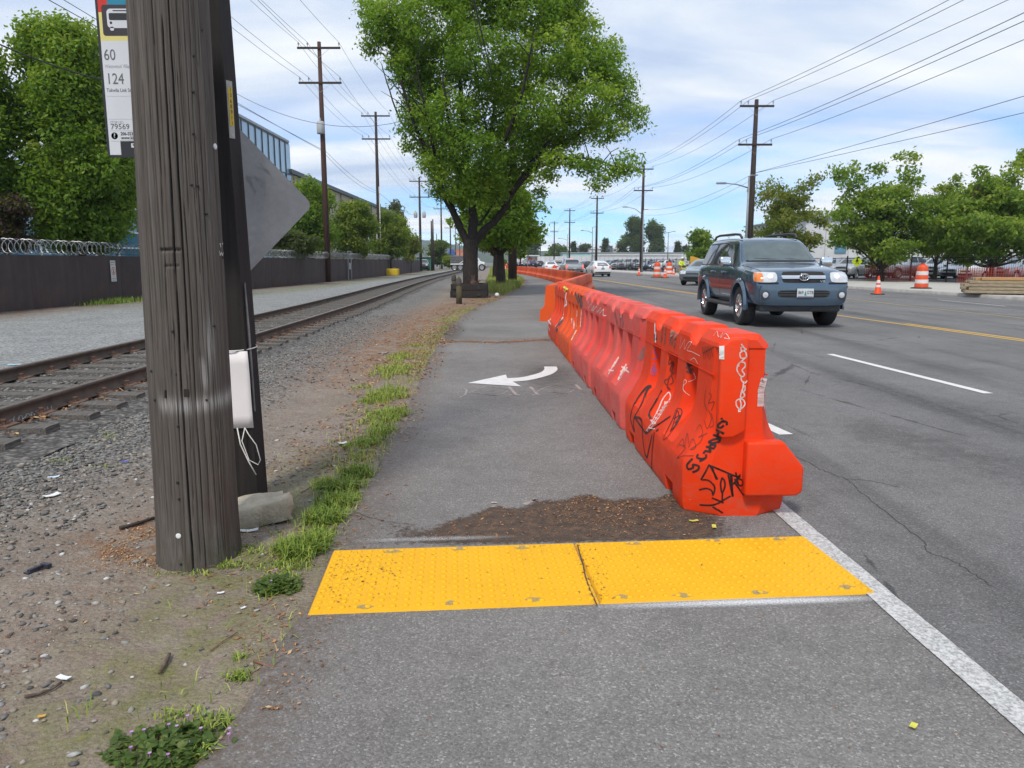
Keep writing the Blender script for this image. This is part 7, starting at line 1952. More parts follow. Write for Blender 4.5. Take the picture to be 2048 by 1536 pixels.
# filling station, sign and shops at the road end
fs = thing('filling_station', 'small filling station with red and orange fronts at the road end', 'building', (0, 0, 0))
bx('wall', 1052, 1080, 512, 300, 10, M_ww, fs); bx('canopy', 1050, 1080, 510.5, 296, 14, M_ww, fs, EYE + (YH - 512.5) / FPX * 296); bx('red_front', 1056, 1064, 516, 299.5, .5, mat('shop red', (.62, .06, .03)), fs, EYE + (YH - 521) / FPX * 300); bx('orange_front', 1070, 1077, 515.5, 299.5, .5, mat('shop orange', (.70, .33, .04)), fs, EYE + (YH - 519) / FPX * 300)
ps_ = thing('price_sign', 'white roadside pylon sign with a yellow and a red emblem', 'sign', ((1048.5 - 1024) / FPX * 240, 240, 0))
k = 240 / FPX; MB().box((0, 0, EYE + 9 * k), (7 * k, .5, 13 * k)).build('board', M_white, ps_); MB().box((0, 0, 1), (.4, .4, 2)).build('post', M_steel, ps_)
MB().lathe([(.001, 0), (1.7 * k, 0), (1.7 * k, .06), (.001, .06)], (.25, -.32, EYE + 12 * k), 14, 'y').build('yellow_emblem', mat('shop orange', (.7, .33, .04)), ps_); MB().box((0, -.3, EYE + 7.5 * k), (3.6 * k, .1, 2.6 * k)).build('red_emblem', mat('shop red', (.62, .06, .03)), ps_); MB().box((.2, -.3, EYE + 4.2 * k), (4.4 * k, .1, 1.4 * k)).build('green_band', mat('shop green', (.05, .35, .20)), ps_)
sh_ = thing('corner_shop', 'white two storey shop with green signs right of the dark pole', 'building', (0, 0, 0))
bx('wall', 1032, 1045, 505.5, 320, 9, M_ww, sh_); bx('roof', 1031.5, 1045.5, 505, 319.5, 10, mat('grey roof rim', (.3, .33, .34)), sh_, EYE + (YH - 505.6) / FPX * 320)
for (a, b_, c_, d_) in ((1033, 1035.4, 506.5, 510), (1036, 1037, 506, 509.5), (1038.6, 1039.6, 514.5, 516.5), (1036, 1036.8, 514.5, 516.5)): bx('window', a, b_, c_, 319.6, .4, mat('shop green', (.05, .35, .2)) if a == 1033 else M_glass, sh_, EYE + (YH - d_) / FPX * 320)
sl_ = thing('small_shop', 'little pale shop with a green front left of the dark pole', 'building', (0, 0, 0)); bx('wall', 996, 1006, 510, 300, 8, M_ww, sl_); bx('roof', 995, 1007, 508.5, 299, 9, mat('blue grey roof', (.2, .24, .3)), sl_, EYE + (YH - 510) / FPX * 300); bx('shop_front', 1000, 1005, 515.5, 299.6, .4, mat('teal front', (.10, .30, .28)), sl_, EYE + (YH - 519) / FPX * 300)
# container stacks and green container at the end of the lane
for (a, b_, yt_, yb_, col_, lab) in ((898, 914, 505, 511.5, (.03, .10, .36), 'blue shipping container at the bottom of the far stack'), (900, 911, 499.5, 505, (.04, .12, .40), 'blue shipping container on top of the far stack'), (911, 928, 500, 505.8, (.50, .16, .07), 'orange shipping container resting on another far away'), (914, 929, 505.8, 511.5, (.55, .24, .14), 'faded orange shipping container beneath the brighter one')):
    o = thing('shipping_container', lab, 'container', (0, 0, 0), 0, 'far stacked containers'); Yd = 460; z0 = EYE + (YH - yb_) / FPX * Yd
    bx('body', a, b_, yt_, Yd, 2.5, mat('container ' + lab[:9] + str(a), col_, tuple(x * .8 for x in col_), .5), o, z0)
    for k in range(5): bx('rib', lerp(a, b_, (k + .5) / 5.2), lerp(a, b_, (k + .5) / 5.2) + .4, yt_ + .3, Yd - .15, .2, _mats['container ' + lab[:9] + str(a)], o, z0 + .2)
sk = thing('container_stand', 'low grey shed that carries the far containers', 'building', (0, 0, 0)); bx('wall', 893, 932, 511.6, 458, 8, mat('shed grey', (.25, .26, .27)), sk); bx('roof', 892, 933, 511.5, 457.5, 9, mat('shed grey roof', (.2, .2, .21)), sk, EYE + (YH - 512.3) / FPX * 458)
gc = thing('green_container', 'dark green skip container behind the parked black pickup', 'container', (0, 0, 0)); bx('body', 836, 864, 514.5, 125, 3, mat('skip green', (.02, .13, .09), (.03, .16, .11), 1), gc); bx('rim', 835, 865, 513.3, 124.8, 3.4, mat('skip rim', (.35, .42, .38)), gc, EYE + (YH - 514.5) / FPX * 125)
bx_o = thing('cream_hut', 'cream coloured flat hut beyond the lane end', 'building', (0, 0, 0)); bx('wall', 856, 868, 505.5, 300, 6, mat('cream hut', (.52, .46, .34)), bx_o); bx('roof', 855.5, 868.5, 504.8, 299.5, 7, M_ww, bx_o, EYE + (YH - 505.6) / FPX * 300)

# ---- thin air between here and the far hills
hz = MB().box((0, 700, 58), (4600, 1500, 126)).build('haze')
hm = bpy.data.materials.new('haze air'); hm.use_nodes = True; nt = hm.node_tree; nt.nodes.remove(nt.nodes['Principled BSDF'])
pv = nt.nodes.new('ShaderNodeVolumePrincipled'); pv.inputs['Density'].default_value = .00024; pv.inputs['Color'].default_value = (.80, .88, 1.0, 1); pv.inputs['Anisotropy'].default_value = .2
nt.links.new(pv.outputs[0], nt.nodes['Material Output'].inputs['Volume'])
hz.data.materials.append(hm); hz['kind'] = 'stuff'
# ================================================================== vehicles
def loft_body(stations, subdiv=2):
    """stations: (x, zlow, zbelt, ztop, hw, hwtop); closed loft with rounded cross-section"""
    rings = []
    for (x, zl, zb, zt, hw, ht) in stations:
        mid = lerp(zl, zb, .55)
        half = [(0, zl), (hw * .55, zl), (hw * .90, zl + .02), (hw * .975, zl + .10), (hw * 1.0, mid), (hw * .985, zb - .06), (hw * .955, zb), (lerp(hw * .955, ht, .55), lerp(zb, zt - .06, .55)), (ht, zt - .055), (ht * .86, zt - .008), (ht * .45, zt), (0, zt + .005)]
        rings.append([(x, y_, z) for y_, z in half] + [(x, -y_, z) for y_, z in half[-2:0:-1]])
    n = len(rings[0]); V = [p for r_ in rings for p in r_]
    F = [tuple(f) for f in grid_faces(len(rings), n, True)] + [tuple(range(n))[::-1], tuple(range((len(rings) - 1) * n, len(rings) * n))]
    me = MB().add(V, F).mesh('tmp', True)
    o = bpy.data.objects.new('tmp', me); COL.objects.link(o)
    md = o.modifiers.new('s', 'SUBSURF'); md.levels = md.render_levels = subdiv
    return o
def cut_wells(o, wells, name='body'):
    cut = []
    for (x, z, r_, hw) in wells:
        for s in (-1, 1):
            c = bpy.data.objects.new('cut', MB().lathe([(r_, -.17), (r_, .30)], (x, s * hw, z) if s > 0 else (x, -hw - .13, z), 28, 'y').mesh('cut')); COL.objects.link(c); cut.append(c)
            md = o.modifiers.new('b', 'BOOLEAN'); md.operation = 'DIFFERENCE'; md.object = c; md.solver = 'EXACT'
    bpy.context.view_layer.update()
    me = bpy.data.meshes.new_from_object(o.evaluated_get(bpy.context.evaluated_depsgraph_get())); me.name = name
    for c in cut: bpy.data.objects.remove(c)
    bpy.data.objects.remove(o)
    me.polygons.foreach_set('use_smooth', [True] * len(me.polygons)); me.set_sharp_from_angle(angle=R(36))
    me.materials.clear(); me.materials.append(None)
    return me
def proj(name, bv, corners, dirv, m, parent, nx_=8, ny_=6, off=.004, thick=0.0, rnd=0.0):
    """patch that follows the body: corners c00 c10 c11 c01 (a quad in space) cast along dirv"""
    c = [Vector(p) for p in corners]; d = Vector(dirv).normalized()
    V, ok = [], True
    for j in range(ny_):
        for i in range(nx_):
            u, v_ = i / (nx_ - 1), j / (ny_ - 1)
            if rnd:
                uu, vv = u * 2 - 1, v_ * 2 - 1
                k = 1 - rnd * (abs(uu) ** 3) * (abs(vv) ** 3); u, v_ = (uu * k + 1) / 2, (vv * k + 1) / 2
            p = lerp(lerp(c[0], c[1], u), lerp(c[3], c[2], u), v_)
            h = bv.ray_cast(p - d * 4, d)
            for _ in range(14):
                if h[0] is not None: break
                p = Vector((p.x, p.y * (.97 if abs(d.x) > .5 else 1), p.z * .98 + .014)); h = bv.ray_cast(p - d * 4, d)
            V.append((h[0] if h[0] is not None else p) - d * off)
    if thick:
        n = len(V); V2 = V + [v_ + d * (off + .02) for v_ in V]
        F = [tuple(f) for f in grid_faces(ny_, nx_)]
        edge = [i for i in range(nx_)] + [j * nx_ + nx_ - 1 for j in range(1, ny_)] + [(ny_ - 1) * nx_ + i for i in range(nx_ - 2, -1, -1)] + [j * nx_ for j in range(ny_ - 2, 0, -1)]
        F += [(edge[i], edge[(i + 1) % len(edge)], edge[(i + 1) % len(edge)] + n, edge[i] + n) for i in range(len(edge))]
        me = MB().add(V2, F).mesh(name, True, 40)
    else:
        me = np_mesh(name, [tuple(v_) for v_ in V], grid_faces(ny_, nx_), True)
    return mesh_obj(name, me, m, parent)
M_lens = mat('clear headlamp lens', (.62, .64, .66), (.50, .52, .55), 14, .12, .2, .7, coat=1)
M_amber = mat('amber lens', (.75, .22, .02), (.62, .17, .02), 14, .15, 0, .6, coat=1)
M_lit = mat('lit lamp', (1.0, .80, .50), (1.0, .80, .50), 1, .3, emit=2.0)
M_redl = mat('red lamp lens', (.50, .02, .015), (.40, .015, .012), 14, .2, coat=1)
M_tail = mat('lit tail lamp', (.95, .10, .06), (.95, .10, .06), 1, .3, emit=.9)
M_rim = mat('alloy rim', (.55, .56, .57), (.45, .46, .47), 12, .28, .85)
M_gap = mat('dark panel gap', (.012, .012, .014), (.02, .02, .02), 10, .8)
M_trim = mat('dark grey trim', (.035, .037, .04), (.05, .052, .055), 8, .55)
M_plate1 = mat('licence plate', (.56, .60, .62), (.48, .54, .52), 20, .5)
def wheel(parent, x, y, z, r_, w_, spokes=5, detail=True):
    s = 1 if y > 0 else -1
    o = bpy.data.objects.new('wheel', None); o.empty_display_size = .1; link(o, parent); o.location = (x, y, z)
    ty = MB().lathe([(r_ * .60, -w_ / 2 + .01), (r_ * .90, -w_ / 2), (r_ * .985, -w_ / 2 + .03), (r_, -w_ / 2 + .06), (r_, w_ / 2 - .06), (r_ * .985, w_ / 2 - .03), (r_ * .90, w_ / 2), (r_ * .60, w_ / 2 - .01)], n=30 if detail else 18, axis='y', caps=False).build('tyre', M_dark, o, sharp=40)
    fo = s * (w_ / 2 - .015)
    b = MB().lathe([(r_ * .64, fo - s * .03), (r_ * .62, fo), (r_ * .56, fo - s * .02), (r_ * .54, fo - s * .07), (.02, fo - s * .06)], n=26 if detail else 16, axis='y')
    rim = b.build('rim', M_rim if not detail else M_trim, o, sharp=40)
    if detail:
        sp_b = MB()
        for k in range(spokes):
            a = 2 * pi * k / spokes + .3
            for da, ww in ((-.17, .07), (.17, .07)):
                c, s_ = cos(a + da), sin(a + da)
                sp_b.add([Vector((c * r_ * q + e * -s_ * ww * r_, fo + s * dp, s_ * r_ * q + e * c * ww * r_)) for q, dp in ((.10, -.015), (.59, .0)) for e in (-1, 1)] + [Vector((c * r_ * q + e * -s_ * ww * r_, fo + s * (dp - .04), s_ * r_ * q + e * c * ww * r_)) for q, dp in ((.10, -.015), (.59, .0)) for e in (-1, 1)],
                         [(0, 1, 3, 2), (4, 6, 7, 5), (0, 2, 6, 4), (1, 5, 7, 3), (2, 3, 7, 6), (0, 4, 5, 1)])
        sp_b.lathe([(r_ * .60, fo - s * .02), (r_ * .64, fo + s * .004), (r_ * .58, fo + s * .002), (r_ * .56, fo - s * .03)], n=26, axis='y')
        sp_b.lathe([(r_ * .17, fo - s * .03), (r_ * .16, fo + s * .004), (.01, fo + s * .008)], n=14, axis='y')
        sp_b.build('spokes', M_chrome, o, sharp=30)
    return o
def side_pair(fn):
    for s in (-1, 1): fn(s)
def door_seams(bv, xs, z0, z1, hw, parent):
    for x in xs:
        for s in (-1, 1):
            proj('seam', bv, [(x - .006, s * hw, z0), (x + .006, s * hw, z0), (x + .006, s * hw, z1), (x - .006, s * hw, z1)], (0, -s, 0), M_gap, parent, 2, 8, .003)
# ---------------------------------------------------------------- the dark blue sport utility in front
P_suv = paint('slate blue', (.085, .135, .195), .22, .5, 1.0)
hd2 = Vector((-.015, -.9999, 0)); rzs = atan2(hd2.y, hd2.x)
fa = (G(1488, 650) + G(1655, 647)) / 2
ctr_ = Vector((6.15, 17.0, 0)) - hd2 * 1.62
suv = thing('car', 'dark slate blue sport utility car driving towards the camera with lit headlamps', 'car', (ctr_.x, ctr_.y, .004), rzs); suv.scale = (1.06, 1.05, 1.085)
ob = loft_body([(2.57, .50, .80, .86, .78, .70), (2.53, .44, .98, 1.06, .90, .80), (2.40, .42, 1.09, 1.16, .97, .84), (1.95, .42, 1.13, 1.21, .99, .86), (1.40, .42, 1.16, 1.255, 1.0, .88), (1.12, .42, 1.17, 1.29, 1.0, .86), (.95, .42, 1.18, 1.40, 1.0, .83), (.52, .42, 1.19, 1.73, 1.0, .745), (.34, .42, 1.19, 1.80, 1.0, .73), (.0, .42, 1.19, 1.84, 1.0, .73), (-1.2, .42, 1.20, 1.86, 1.0, .735), (-2.0, .44, 1.20, 1.835, .995, .725), (-2.28, .46, 1.19, 1.77, .98, .71), (-2.46, .50, 1.10, 1.32, .96, .78), (-2.55, .54, .98, 1.08, .90, .80)])
sb = cut_wells(ob, [(1.55, .41, .475, .80), (-1.52, .41, .475, .80)])
sbody = mesh_obj('body', sb, None, suv); sbody.material_slots[0].link = 'OBJECT'; sbody.material_slots[0].material = P_suv
bvs_ = BVHTree.FromPolygons([v_.co for v_ in sb.vertices], [tuple(p.vertices) for p in sb.polygons])
proj('windscreen', bvs_, [(2, -.78, 1.315), (2, .78, 1.315), (2, .635, 1.735), (2, -.635, 1.735)], (-1, 0, 0), mat('reflecting windscreen', (.060, .085, .090), (.09, .12, .125), 3, .05, 0, .9), suv, 16, 10, .006, 0, .06)
proj('windscreen_frame', bvs_, [(2, -.82, 1.295), (2, .82, 1.295), (2, .66, 1.765), (2, -.66, 1.765)], (-1, 0, 0), M_gap, suv, 16, 10, .003)
for s in (-1, 1):
    for (x0, x1, x1t, x0t, z0, z1) in ((-.02, .88, .47, -.02, 1.24, 1.70), (-1.02, -.10, -.10, -1.02, 1.24, 1.71), (-2.20, -1.22, -1.12, -2.02, 1.24, 1.70)):
        proj('window', bvs_, [(x0, s * 2, z0), (x1, s * 2, z0), (x1t, s * 2, z1), (x0t, s * 2, z1)], (0, -s, 0), M_glass, suv, 8, 6, .005, 0, .08)
    proj('window_band', bvs_, [(-2.26, s * 2, 1.215), (.98, s * 2, 1.215), (.50, s * 2, 1.735), (-2.08, s * 2, 1.735)], (0, -s, 0), M_trim, suv, 24, 6, .0025, 0, .02)
    # flares, side steps, mouldings
    for wx in (1.55, -1.52):
        b = MB(); V = []
        for k in range(19):
            a = lerp(-.12, pi + .12, k / 18)
            for rr, yy_ in ((.470, .93), (.475, 1.035), (.53, 1.045), (.575, .995)): V.append((wx + cos(a) * rr, s * yy_, .41 + sin(a) * rr * .98))
        b.add(V, [tuple(f) for f in grid_faces(19, 4)]).build('wheel_flare', P_suv, suv, sharp=50)
    chamfer_box('side_step', (.0, s * .99, .40), (1.95, .22, .07), .025, M_trim, suv)
    proj('side_moulding', bvs_, [(-1.0, s * 2, .735), (1.02, s * 2, .735), (1.02, s * 2, .80), (-1.0, s * 2, .80)], (0, -s, 0), M_chrome if False else P_suv, suv, 12, 3, .020, 1)
    proj('chrome_strip', bvs_, [(-1.0, s * 2, .790), (1.02, s * 2, .790), (1.02, s * 2, .80), (-1.0, s * 2, .80)], (0, -s, 0), M_chrome, suv, 12, 2, .023)
    for x in (.22, -.72): chamfer_box('door_handle', (x, s * 1.005, 1.075), (.20, .05, .045), .015, P_suv, suv)
    # mirrors
    mb_ = chamfer_box('mirror', (.80, s * 1.12, 1.30), (.16, .26, .21), .06, M_chrome, suv); mb_.rotation_euler = (0, 0, -s * .12)
    MB().tube([(.82, s * .95, 1.22), (.80, s * 1.06, 1.26)], .035, 6).build('mirror_arm', M_trim, suv)
    # roof rail
    MB().tube([(.30, s * .62, 1.82), (.16, s * .63, 1.895), (-.2, s * .64, 1.915), (-1.6, s * .64, 1.925), (-1.95, s * .63, 1.90), (-2.1, s * .62, 1.84)], .028, 8).build('roof_rail', M_trim, suv, True)
    # head lamps: amber corner, clear lens, lit bulb
    proj('headlight', bvs_, [(4, s * .955, .905), (4, s * .53, .905), (4, s * .53, 1.105), (4, s * .935, 1.105)], (-1, 0, 0), M_lens, suv, 9, 6, .018, 1, .12)
    proj('turn_signal', bvs_, [(4, s * .953, .915), (4, s * (.80 if s < 0 else .91), .925), (4, s * (.80 if s < 0 else .91), 1.09), (4, s * .935, 1.09)], (-1, 0, 0), M_amber, suv, 6, 6, .022, 0, .1)
    h = bvs_.ray_cast(Vector((6, s * .66, 1.02)), Vector((-1, 0, 0)))[0]
    MB().lathe([(.001, 0), (.046, .0), (.036, .012), (.001, .016)], (h.x + .016, h.y, h.z), 16, 'x').build('lit_bulb', M_lit, suv)
    h = bvs_.ray_cast(Vector((6, s * .77, .955)), Vector((-1, 0, 0)))[0]
    proj('lamp_shadow_gap', bvs_, [(4, s * .95, .87), (4, s * .50, .87), (4, s * .50, .905), (4, s * .95, .905)], (-1, 0, 0), M_gap, suv, 8, 2, .006)
    # fog lamp
    h = bvs_.ray_cast(Vector((6, s * .76, .665)), Vector((-1, 0, 0)))[0]
    MB().lathe([(.085, -.03), (.085, .012), (.066, .016)], (h.x + .03, h.y, h.z), 18, 'x').build('fog_lamp_ring', M_trim, suv, sharp=40)
    MB().lathe([(.062, 0), (.055, .020), (.001, .026)], (h.x + .03, h.y, h.z), 16, 'x').build('fog_lamp', M_lens, suv, sharp=40)
    proj('tail_light', bvs_, [(-4, s * .90, .95), (-4, s * .74, .95), (-4, s * .72, 1.25), (-4, s * .88, 1.25)], (1, 0, 0), M_redl, suv, 5, 6, .01, 1)
    # wipers
    MB().tube([(1.06, s * .05 + .2, 1.325), (1.03, s * .05 - .25, 1.355), (.99, s * .05 - .58, 1.37)][::1], .012, 5).build('wiper', M_black, suv) if s > 0 else MB().tube([(1.06, .62, 1.32), (1.03, .30, 1.355), (1.0, .0, 1.36)], .012, 5).build('wiper', M_black, suv)
door_seams(bvs_, (.98, -.06, -1.08), .56, 1.20, 2, suv)
# grille, emblem, bumper
proj('grille', bvs_, [(4, -.43, .895), (4, .43, .895), (4, .43, 1.115), (4, -.43, 1.115)], (-1, 0, 0), M_gap, suv, 14, 6, .006, 0, .08)
proj('grille_bar', bvs_, [(4, -.43, .975), (4, .43, .975), (4, .43, 1.040), (4, -.43, 1.040)], (-1, 0, 0), M_chrome, suv, 14, 4, .028, 1)
h = bvs_.ray_cast(Vector((6, 0, 1.005)), Vector((-1, 0, 0)))[0]
def ell(b, x, cy, cz, ry_, rz__, w_):
    n = 28; pts_ = [Vector((x, cy + ry_ * cos(2 * pi * k / n), cz + rz__ * sin(2 * pi * k / n))) for k in range(n + 1)]
    b.tube(pts_, w_, 5, False)
MB().lathe([(.001, 0), (.085, 0), (.080, .012), (.001, .014)], (h.x + .028, 0, 1.005), 20, 'x').build('emblem_ground', M_black, suv)
eb = MB(); ell(eb, h.x + .045, 0, 1.005, .098, .066, .0085); ell(eb, h.x + .046, 0, 1.005, .030, .060, .007); ell(eb, h.x + .046, 0, 1.028, .068, .026, .007)
eb.build('emblem', M_chrome, suv, True)
text_obj('lettering', 'V8', .062, M_chrome, suv, (bvs_.ray_cast(Vector((6, .37, .925)), Vector((-1, 0, 0)))[0].x + .012, .37, .925), (pi / 2, 0, pi / 2), ext=.004, sx=1.5)
proj('bumper', bvs_, [(4, -.96, .46), (4, .96, .46), (4, .96, .845), (4, -.96, .845)], (-1, 0, 0), P_suv, suv, 20, 6, .030, 1, .05)
proj('lower_intake', bvs_, [(4, -.50, .62), (4, .50, .62), (4, .53, .755), (4, -.53, .755)], (-1, 0, 0), M_gap, suv, 14, 4, .040, 0, .1)
for z in (.665, .71): proj('intake_slat', bvs_, [(4, -.50, z - .010), (4, .50, z - .010), (4, .50, z + .010), (4, -.50, z + .010)], (-1, 0, 0), M_trim, suv, 12, 2, .050, 1)
chamfer_box('front_valance', (2.30, 0, .41), (.30, 1.62, .16), .04, M_trim, suv)
MB().box((1.9, 0, .42), (1.0, 1.5, .18)).box((0, 0, .40), (4.2, 1.1, .14)).build('underbody', M_dark, suv)
h = bvs_.ray_cast(Vector((6, 0, .70)), Vector((-1, 0, 0)))[0]
pl8 = chamfer_box('licence_plate', (h.x + .06, 0.02, .705), (.012, .33, .165), .004, M_plate1, suv)
text_obj('plate_text', '869', .085, mat('plate blue ink', (.02, .03, .10)), pl8, (.0075, -.092, .004), (pi / 2, 0, pi / 2), sx=.82, ext=.0006, bold=.001)
text_obj('plate_text', 'GTB', .085, _mats['plate blue ink'], pl8, (.0075, .092, .004), (pi / 2, 0, pi / 2), sx=.80, ext=.0006, bold=.001)
MB().add([(.0072, -.022, -.05), (.0072, .022, -.05), (.0072, .012, .0), (.0072, 0, .052), (.0072, -.012, .0)], [(0, 1, 2, 3, 4)]).build('plate_tree', mat('plate green', (.04, .26, .18)), pl8)
MB().box((.0068, 0, -.068), (.001, .30, .016)).build('plate_band', mat('plate violet', (.25, .20, .32)), pl8)
# hood seams
for s in (-1, 1):
    V = []
    for x in np.linspace(1.2, 2.36, 14):
        y_ = s * lerp(.86, .80, (x - 1.2) / 1.16)
        for e in (-.006, .006):
            hh = bvs_.ray_cast(Vector((x, y_ + e, 3)), Vector((0, 0, -1)))[0]; V.append((x, y_ + e, hh.z + .003))
    mesh_obj('hood_seam', np_mesh('hood_seam', V, grid_faces(14, 2)), M_gap, suv)
for (x, y_) in ((1.55, .86), (1.55, -.86), (-1.52, .86), (-1.52, -.86)): wheel(suv, x, y_, .405, .405, .275, 5)
# driver behind the windscreen is only a faint shape: seats, wheel and mirror
MB().tube([(.70, .38 + .18 * cos(a), 1.30 + .18 * sin(a)) for a in np.linspace(0, 2 * pi, 17)], .014, 5).build('steering_wheel', M_black, suv)

# ---------------------------------------------------------------- generic cars
def make_car(kind):
    if kind == 'sedan':
        st = [(2.35, .38, .60, .66, .66, .58), (2.28, .26, .70, .76, .80, .68), (2.0, .22, .80, .86, .87, .74), (1.3, .20, .86, .93, .89, .78), (.95, .20, .88, 1.00, .90, .76), (.25, .20, .91, 1.36, .90, .62), (-.1, .20, .92, 1.44, .90, .60), (-.8, .20, .93, 1.42, .90, .60), (-1.55, .22, .95, 1.08, .89, .70), (-2.1, .28, .93, 1.03, .86, .74), (-2.3, .36, .80, .92, .80, .70)]
        wells = [(1.42, .32, .355, .72), (-1.32, .32, .355, .72)]; ws = (.325, .20, .77)
        wsc = ((.80, 1.03, .50, 1.36), (-.80, 1.06, -.50, 1.36))
        side = [(-.05, .80, .28, -.05, .97, 1.34), (-.95, -.12, -.12, -.82, .97, 1.35)]
        rear = (.70, 1.10, .52, 1.36); tl = (.86, .50, .78, .94); hl = (.80, .42, .62, .77)
    elif kind == 'hatch':
        st = [(2.22, .36, .56, .64, .64, .56), (2.14, .26, .68, .76, .80, .66), (1.85, .20, .80, .88, .86, .74), (1.25, .20, .88, 1.00, .875, .74), (.45, .20, .93, 1.38, .88, .62), (.0, .20, .95, 1.49, .88, .58), (-.7, .20, .97, 1.49, .88, .58), (-1.45, .22, 1.00, 1.36, .87, .60), (-1.95, .26, 1.02, 1.18, .85, .64), (-2.15, .30, .92, 1.08, .84, .70), (-2.24, .36, .70, .80, .80, .70)]
        wells = [(1.38, .32, .35, .70), (-1.30, .32, .35, .70)]; ws = (.32, .19, .76)
        wsc = ((.78, 1.05, .50, 1.38), None)
        side = [(-.05, .90, .30, -.05, 1.01, 1.38), (-1.15, -.12, -.12, -.95, 1.02, 1.39)]
        rear = (.66, 1.12, .54, 1.38); tl = (.80, .60, .78, 1.02); hl = (.80, .46, .62, .78)
    elif kind == 'wagon':        # small sport utility / crossover
        st = [(2.30, .40, .70, .78, .72, .64), (2.22, .30, .86, .94, .86, .74), (1.9, .28, .96, 1.04, .91, .80), (1.2, .28, 1.02, 1.12, .92, .80), (.55, .28, 1.05, 1.52, .925, .68), (.15, .28, 1.06, 1.64, .925, .66), (-1.3, .28, 1.08, 1.66, .925, .66), (-1.95, .30, 1.08, 1.60, .91, .66), (-2.2, .34, 1.00, 1.22, .89, .72), (-2.3, .38, .86, .98, .84, .74)]
        wells = [(1.40, .36, .40, .74), (-1.35, .36, .40, .74)]; ws = (.36, .22, .79)
        wsc = ((.80, 1.16, .56, 1.56), None)
        side = [(-.02, .85, .42, -.02, 1.12, 1.54), (-1.0, -.10, -.10, -1.0, 1.12, 1.55), (-1.95, -1.12, -1.1, -1.8, 1.13, 1.54)]
        rear = (.70, 1.14, .58, 1.54); tl = (.88, .66, .80, 1.10); hl = (.84, .46, .80, .96)
    else:                        # pickup
        st = [(2.75, .48, .76, .84, .78, .70), (2.68, .38, .98, 1.06, .92, .82), (2.3, .36, 1.08, 1.16, .97, .86), (1.5, .36, 1.12, 1.22, .98, .86), (.95, .36, 1.15, 1.62, .985, .72), (.6, .36, 1.16, 1.78, .985, .70), (-.3, .36, 1.17, 1.80, .985, .70), (-.62, .36, 1.17, 1.70, .985, .70), (-.70, .36, 1.13, 1.18, .985, .88), (-2.5, .40, 1.12, 1.17, .98, .88), (-2.75, .44, 1.10, 1.16, .95, .86)]
        wells = [(1.75, .40, .45, .80), (-1.70, .40, .45, .80)]; ws = (.395, .26, .85)
        wsc = ((.82, 1.24, .62, 1.68), None)
        side = [(.22, 1.10, .82, .22, 1.24, 1.68), (-.55, .14, .14, -.52, 1.24, 1.69)]
        rear = (.74, 1.24, .62, 1.66); tl = (.94, .78, .72, 1.08); hl = (.90, .56, .84, 1.04)
    root = bpy.data.objects.new('car', None); root.empty_display_size = .2; COL.objects.link(root)
    o = loft_body(st, 1)
    me = cut_wells(o, wells); bd_ = mesh_obj('body', me, None, root)
    bv = BVHTree.FromPolygons([v_.co for v_ in me.vertices], [tuple(p.vertices) for p in me.polygons])
    y0, z0, y1, z1 = wsc[0]
    proj('windscreen', bv, [(5, -y0, z0), (5, y0, z0), (5, y1, z1), (5, -y1, z1)], (-1, 0, 0), M_glass, root, 8, 5, .006)
    y0, z0, y1, z1 = rear
    proj('rear_window', bv, [(-5, -y0, z0), (-5, y0, z0), (-5, y1, z1), (-5, -y1, z1)], (1, 0, 0), M_glass, root, 8, 5, .006)
    L0, L1 = st[0][0], st[-1][0]
    for s in (-1, 1):
        for (x0, x1, x1t, x0t, za, zb) in side: proj('window', bv, [(x0, s * 3, za), (x1, s * 3, za), (x1t, s * 3, zb), (x0t, s * 3, zb)], (0, -s, 0), M_glass, root, 5, 4, .006)
        a, b_, c, d_ = hl; proj('headlight', bv, [(5, s * a, c), (5, s * b_, c), (5, s * b_, d_), (5, s * a * .96, d_)], (-1, 0, 0), M_lens, root, 5, 4, .012, 1)
        a, b_, c, d_ = tl; proj('tail_light', bv, [(-5, s * a, c), (-5, s * b_, c), (-5, s * b_, d_), (-5, s * a * .97, d_)], (1, 0, 0), M_redl, root, 5, 4, .012, 1)
        chamfer_box('mirror', (side[0][1] - .05, s * (st[4][4] + .10), side[0][4] + .04), (.10, .20, .13), .03, M_trim, root)
    zf = hl[2]
    proj('grille', bv, [(5, -hl[1] * .9, zf - .02), (5, hl[1] * .9, zf - .02), (5, hl[1] * .9, hl[3] - .02), (5, -hl[1] * .9, hl[3] - .02)], (-1, 0, 0), M_black, root, 8, 3, .008)
    proj('front_intake', bv, [(5, -.55, zf - .30), (5, .55, zf - .30), (5, .55, zf - .14), (5, -.55, zf - .14)], (-1, 0, 0), M_black, root, 8, 3, .008)
    zr = .62 if kind != 'pickup' else .60
    proj('rear_bumper', bv, [(-5, -.70, .30), (-5, .70, .30), (-5, .74, .47 if kind != 'pickup' else .66), (-5, -.74, .47 if kind != 'pickup' else .66)], (1, 0, 0), M_trim, root, 8, 3, .02, 1)
    proj('licence_plate', bv, [(-5, -.15, zr + .06), (-5, .15, zr + .06), (-5, .15, zr + .20), (-5, -.15, zr + .20)], (1, 0, 0), M_plate1 if kind != 'hatch' else mat('blue grey plate', (.16, .22, .34)), root, 3, 3, .015, 1)
    if kind == 'hatch':
        proj('spoiler_glass', bv, [(-5, -.70, 1.03), (-5, .70, 1.03), (-5, .66, 1.10), (-5, -.66, 1.10)], (1, 0, 0), M_black, root, 8, 2, .012)
        MB().lathe([(.001, 0), (.07, 0), (.06, .012), (.001, .014)], (-2.25, 0, .93), 12, 'x').build('emblem', M_chrome, root)
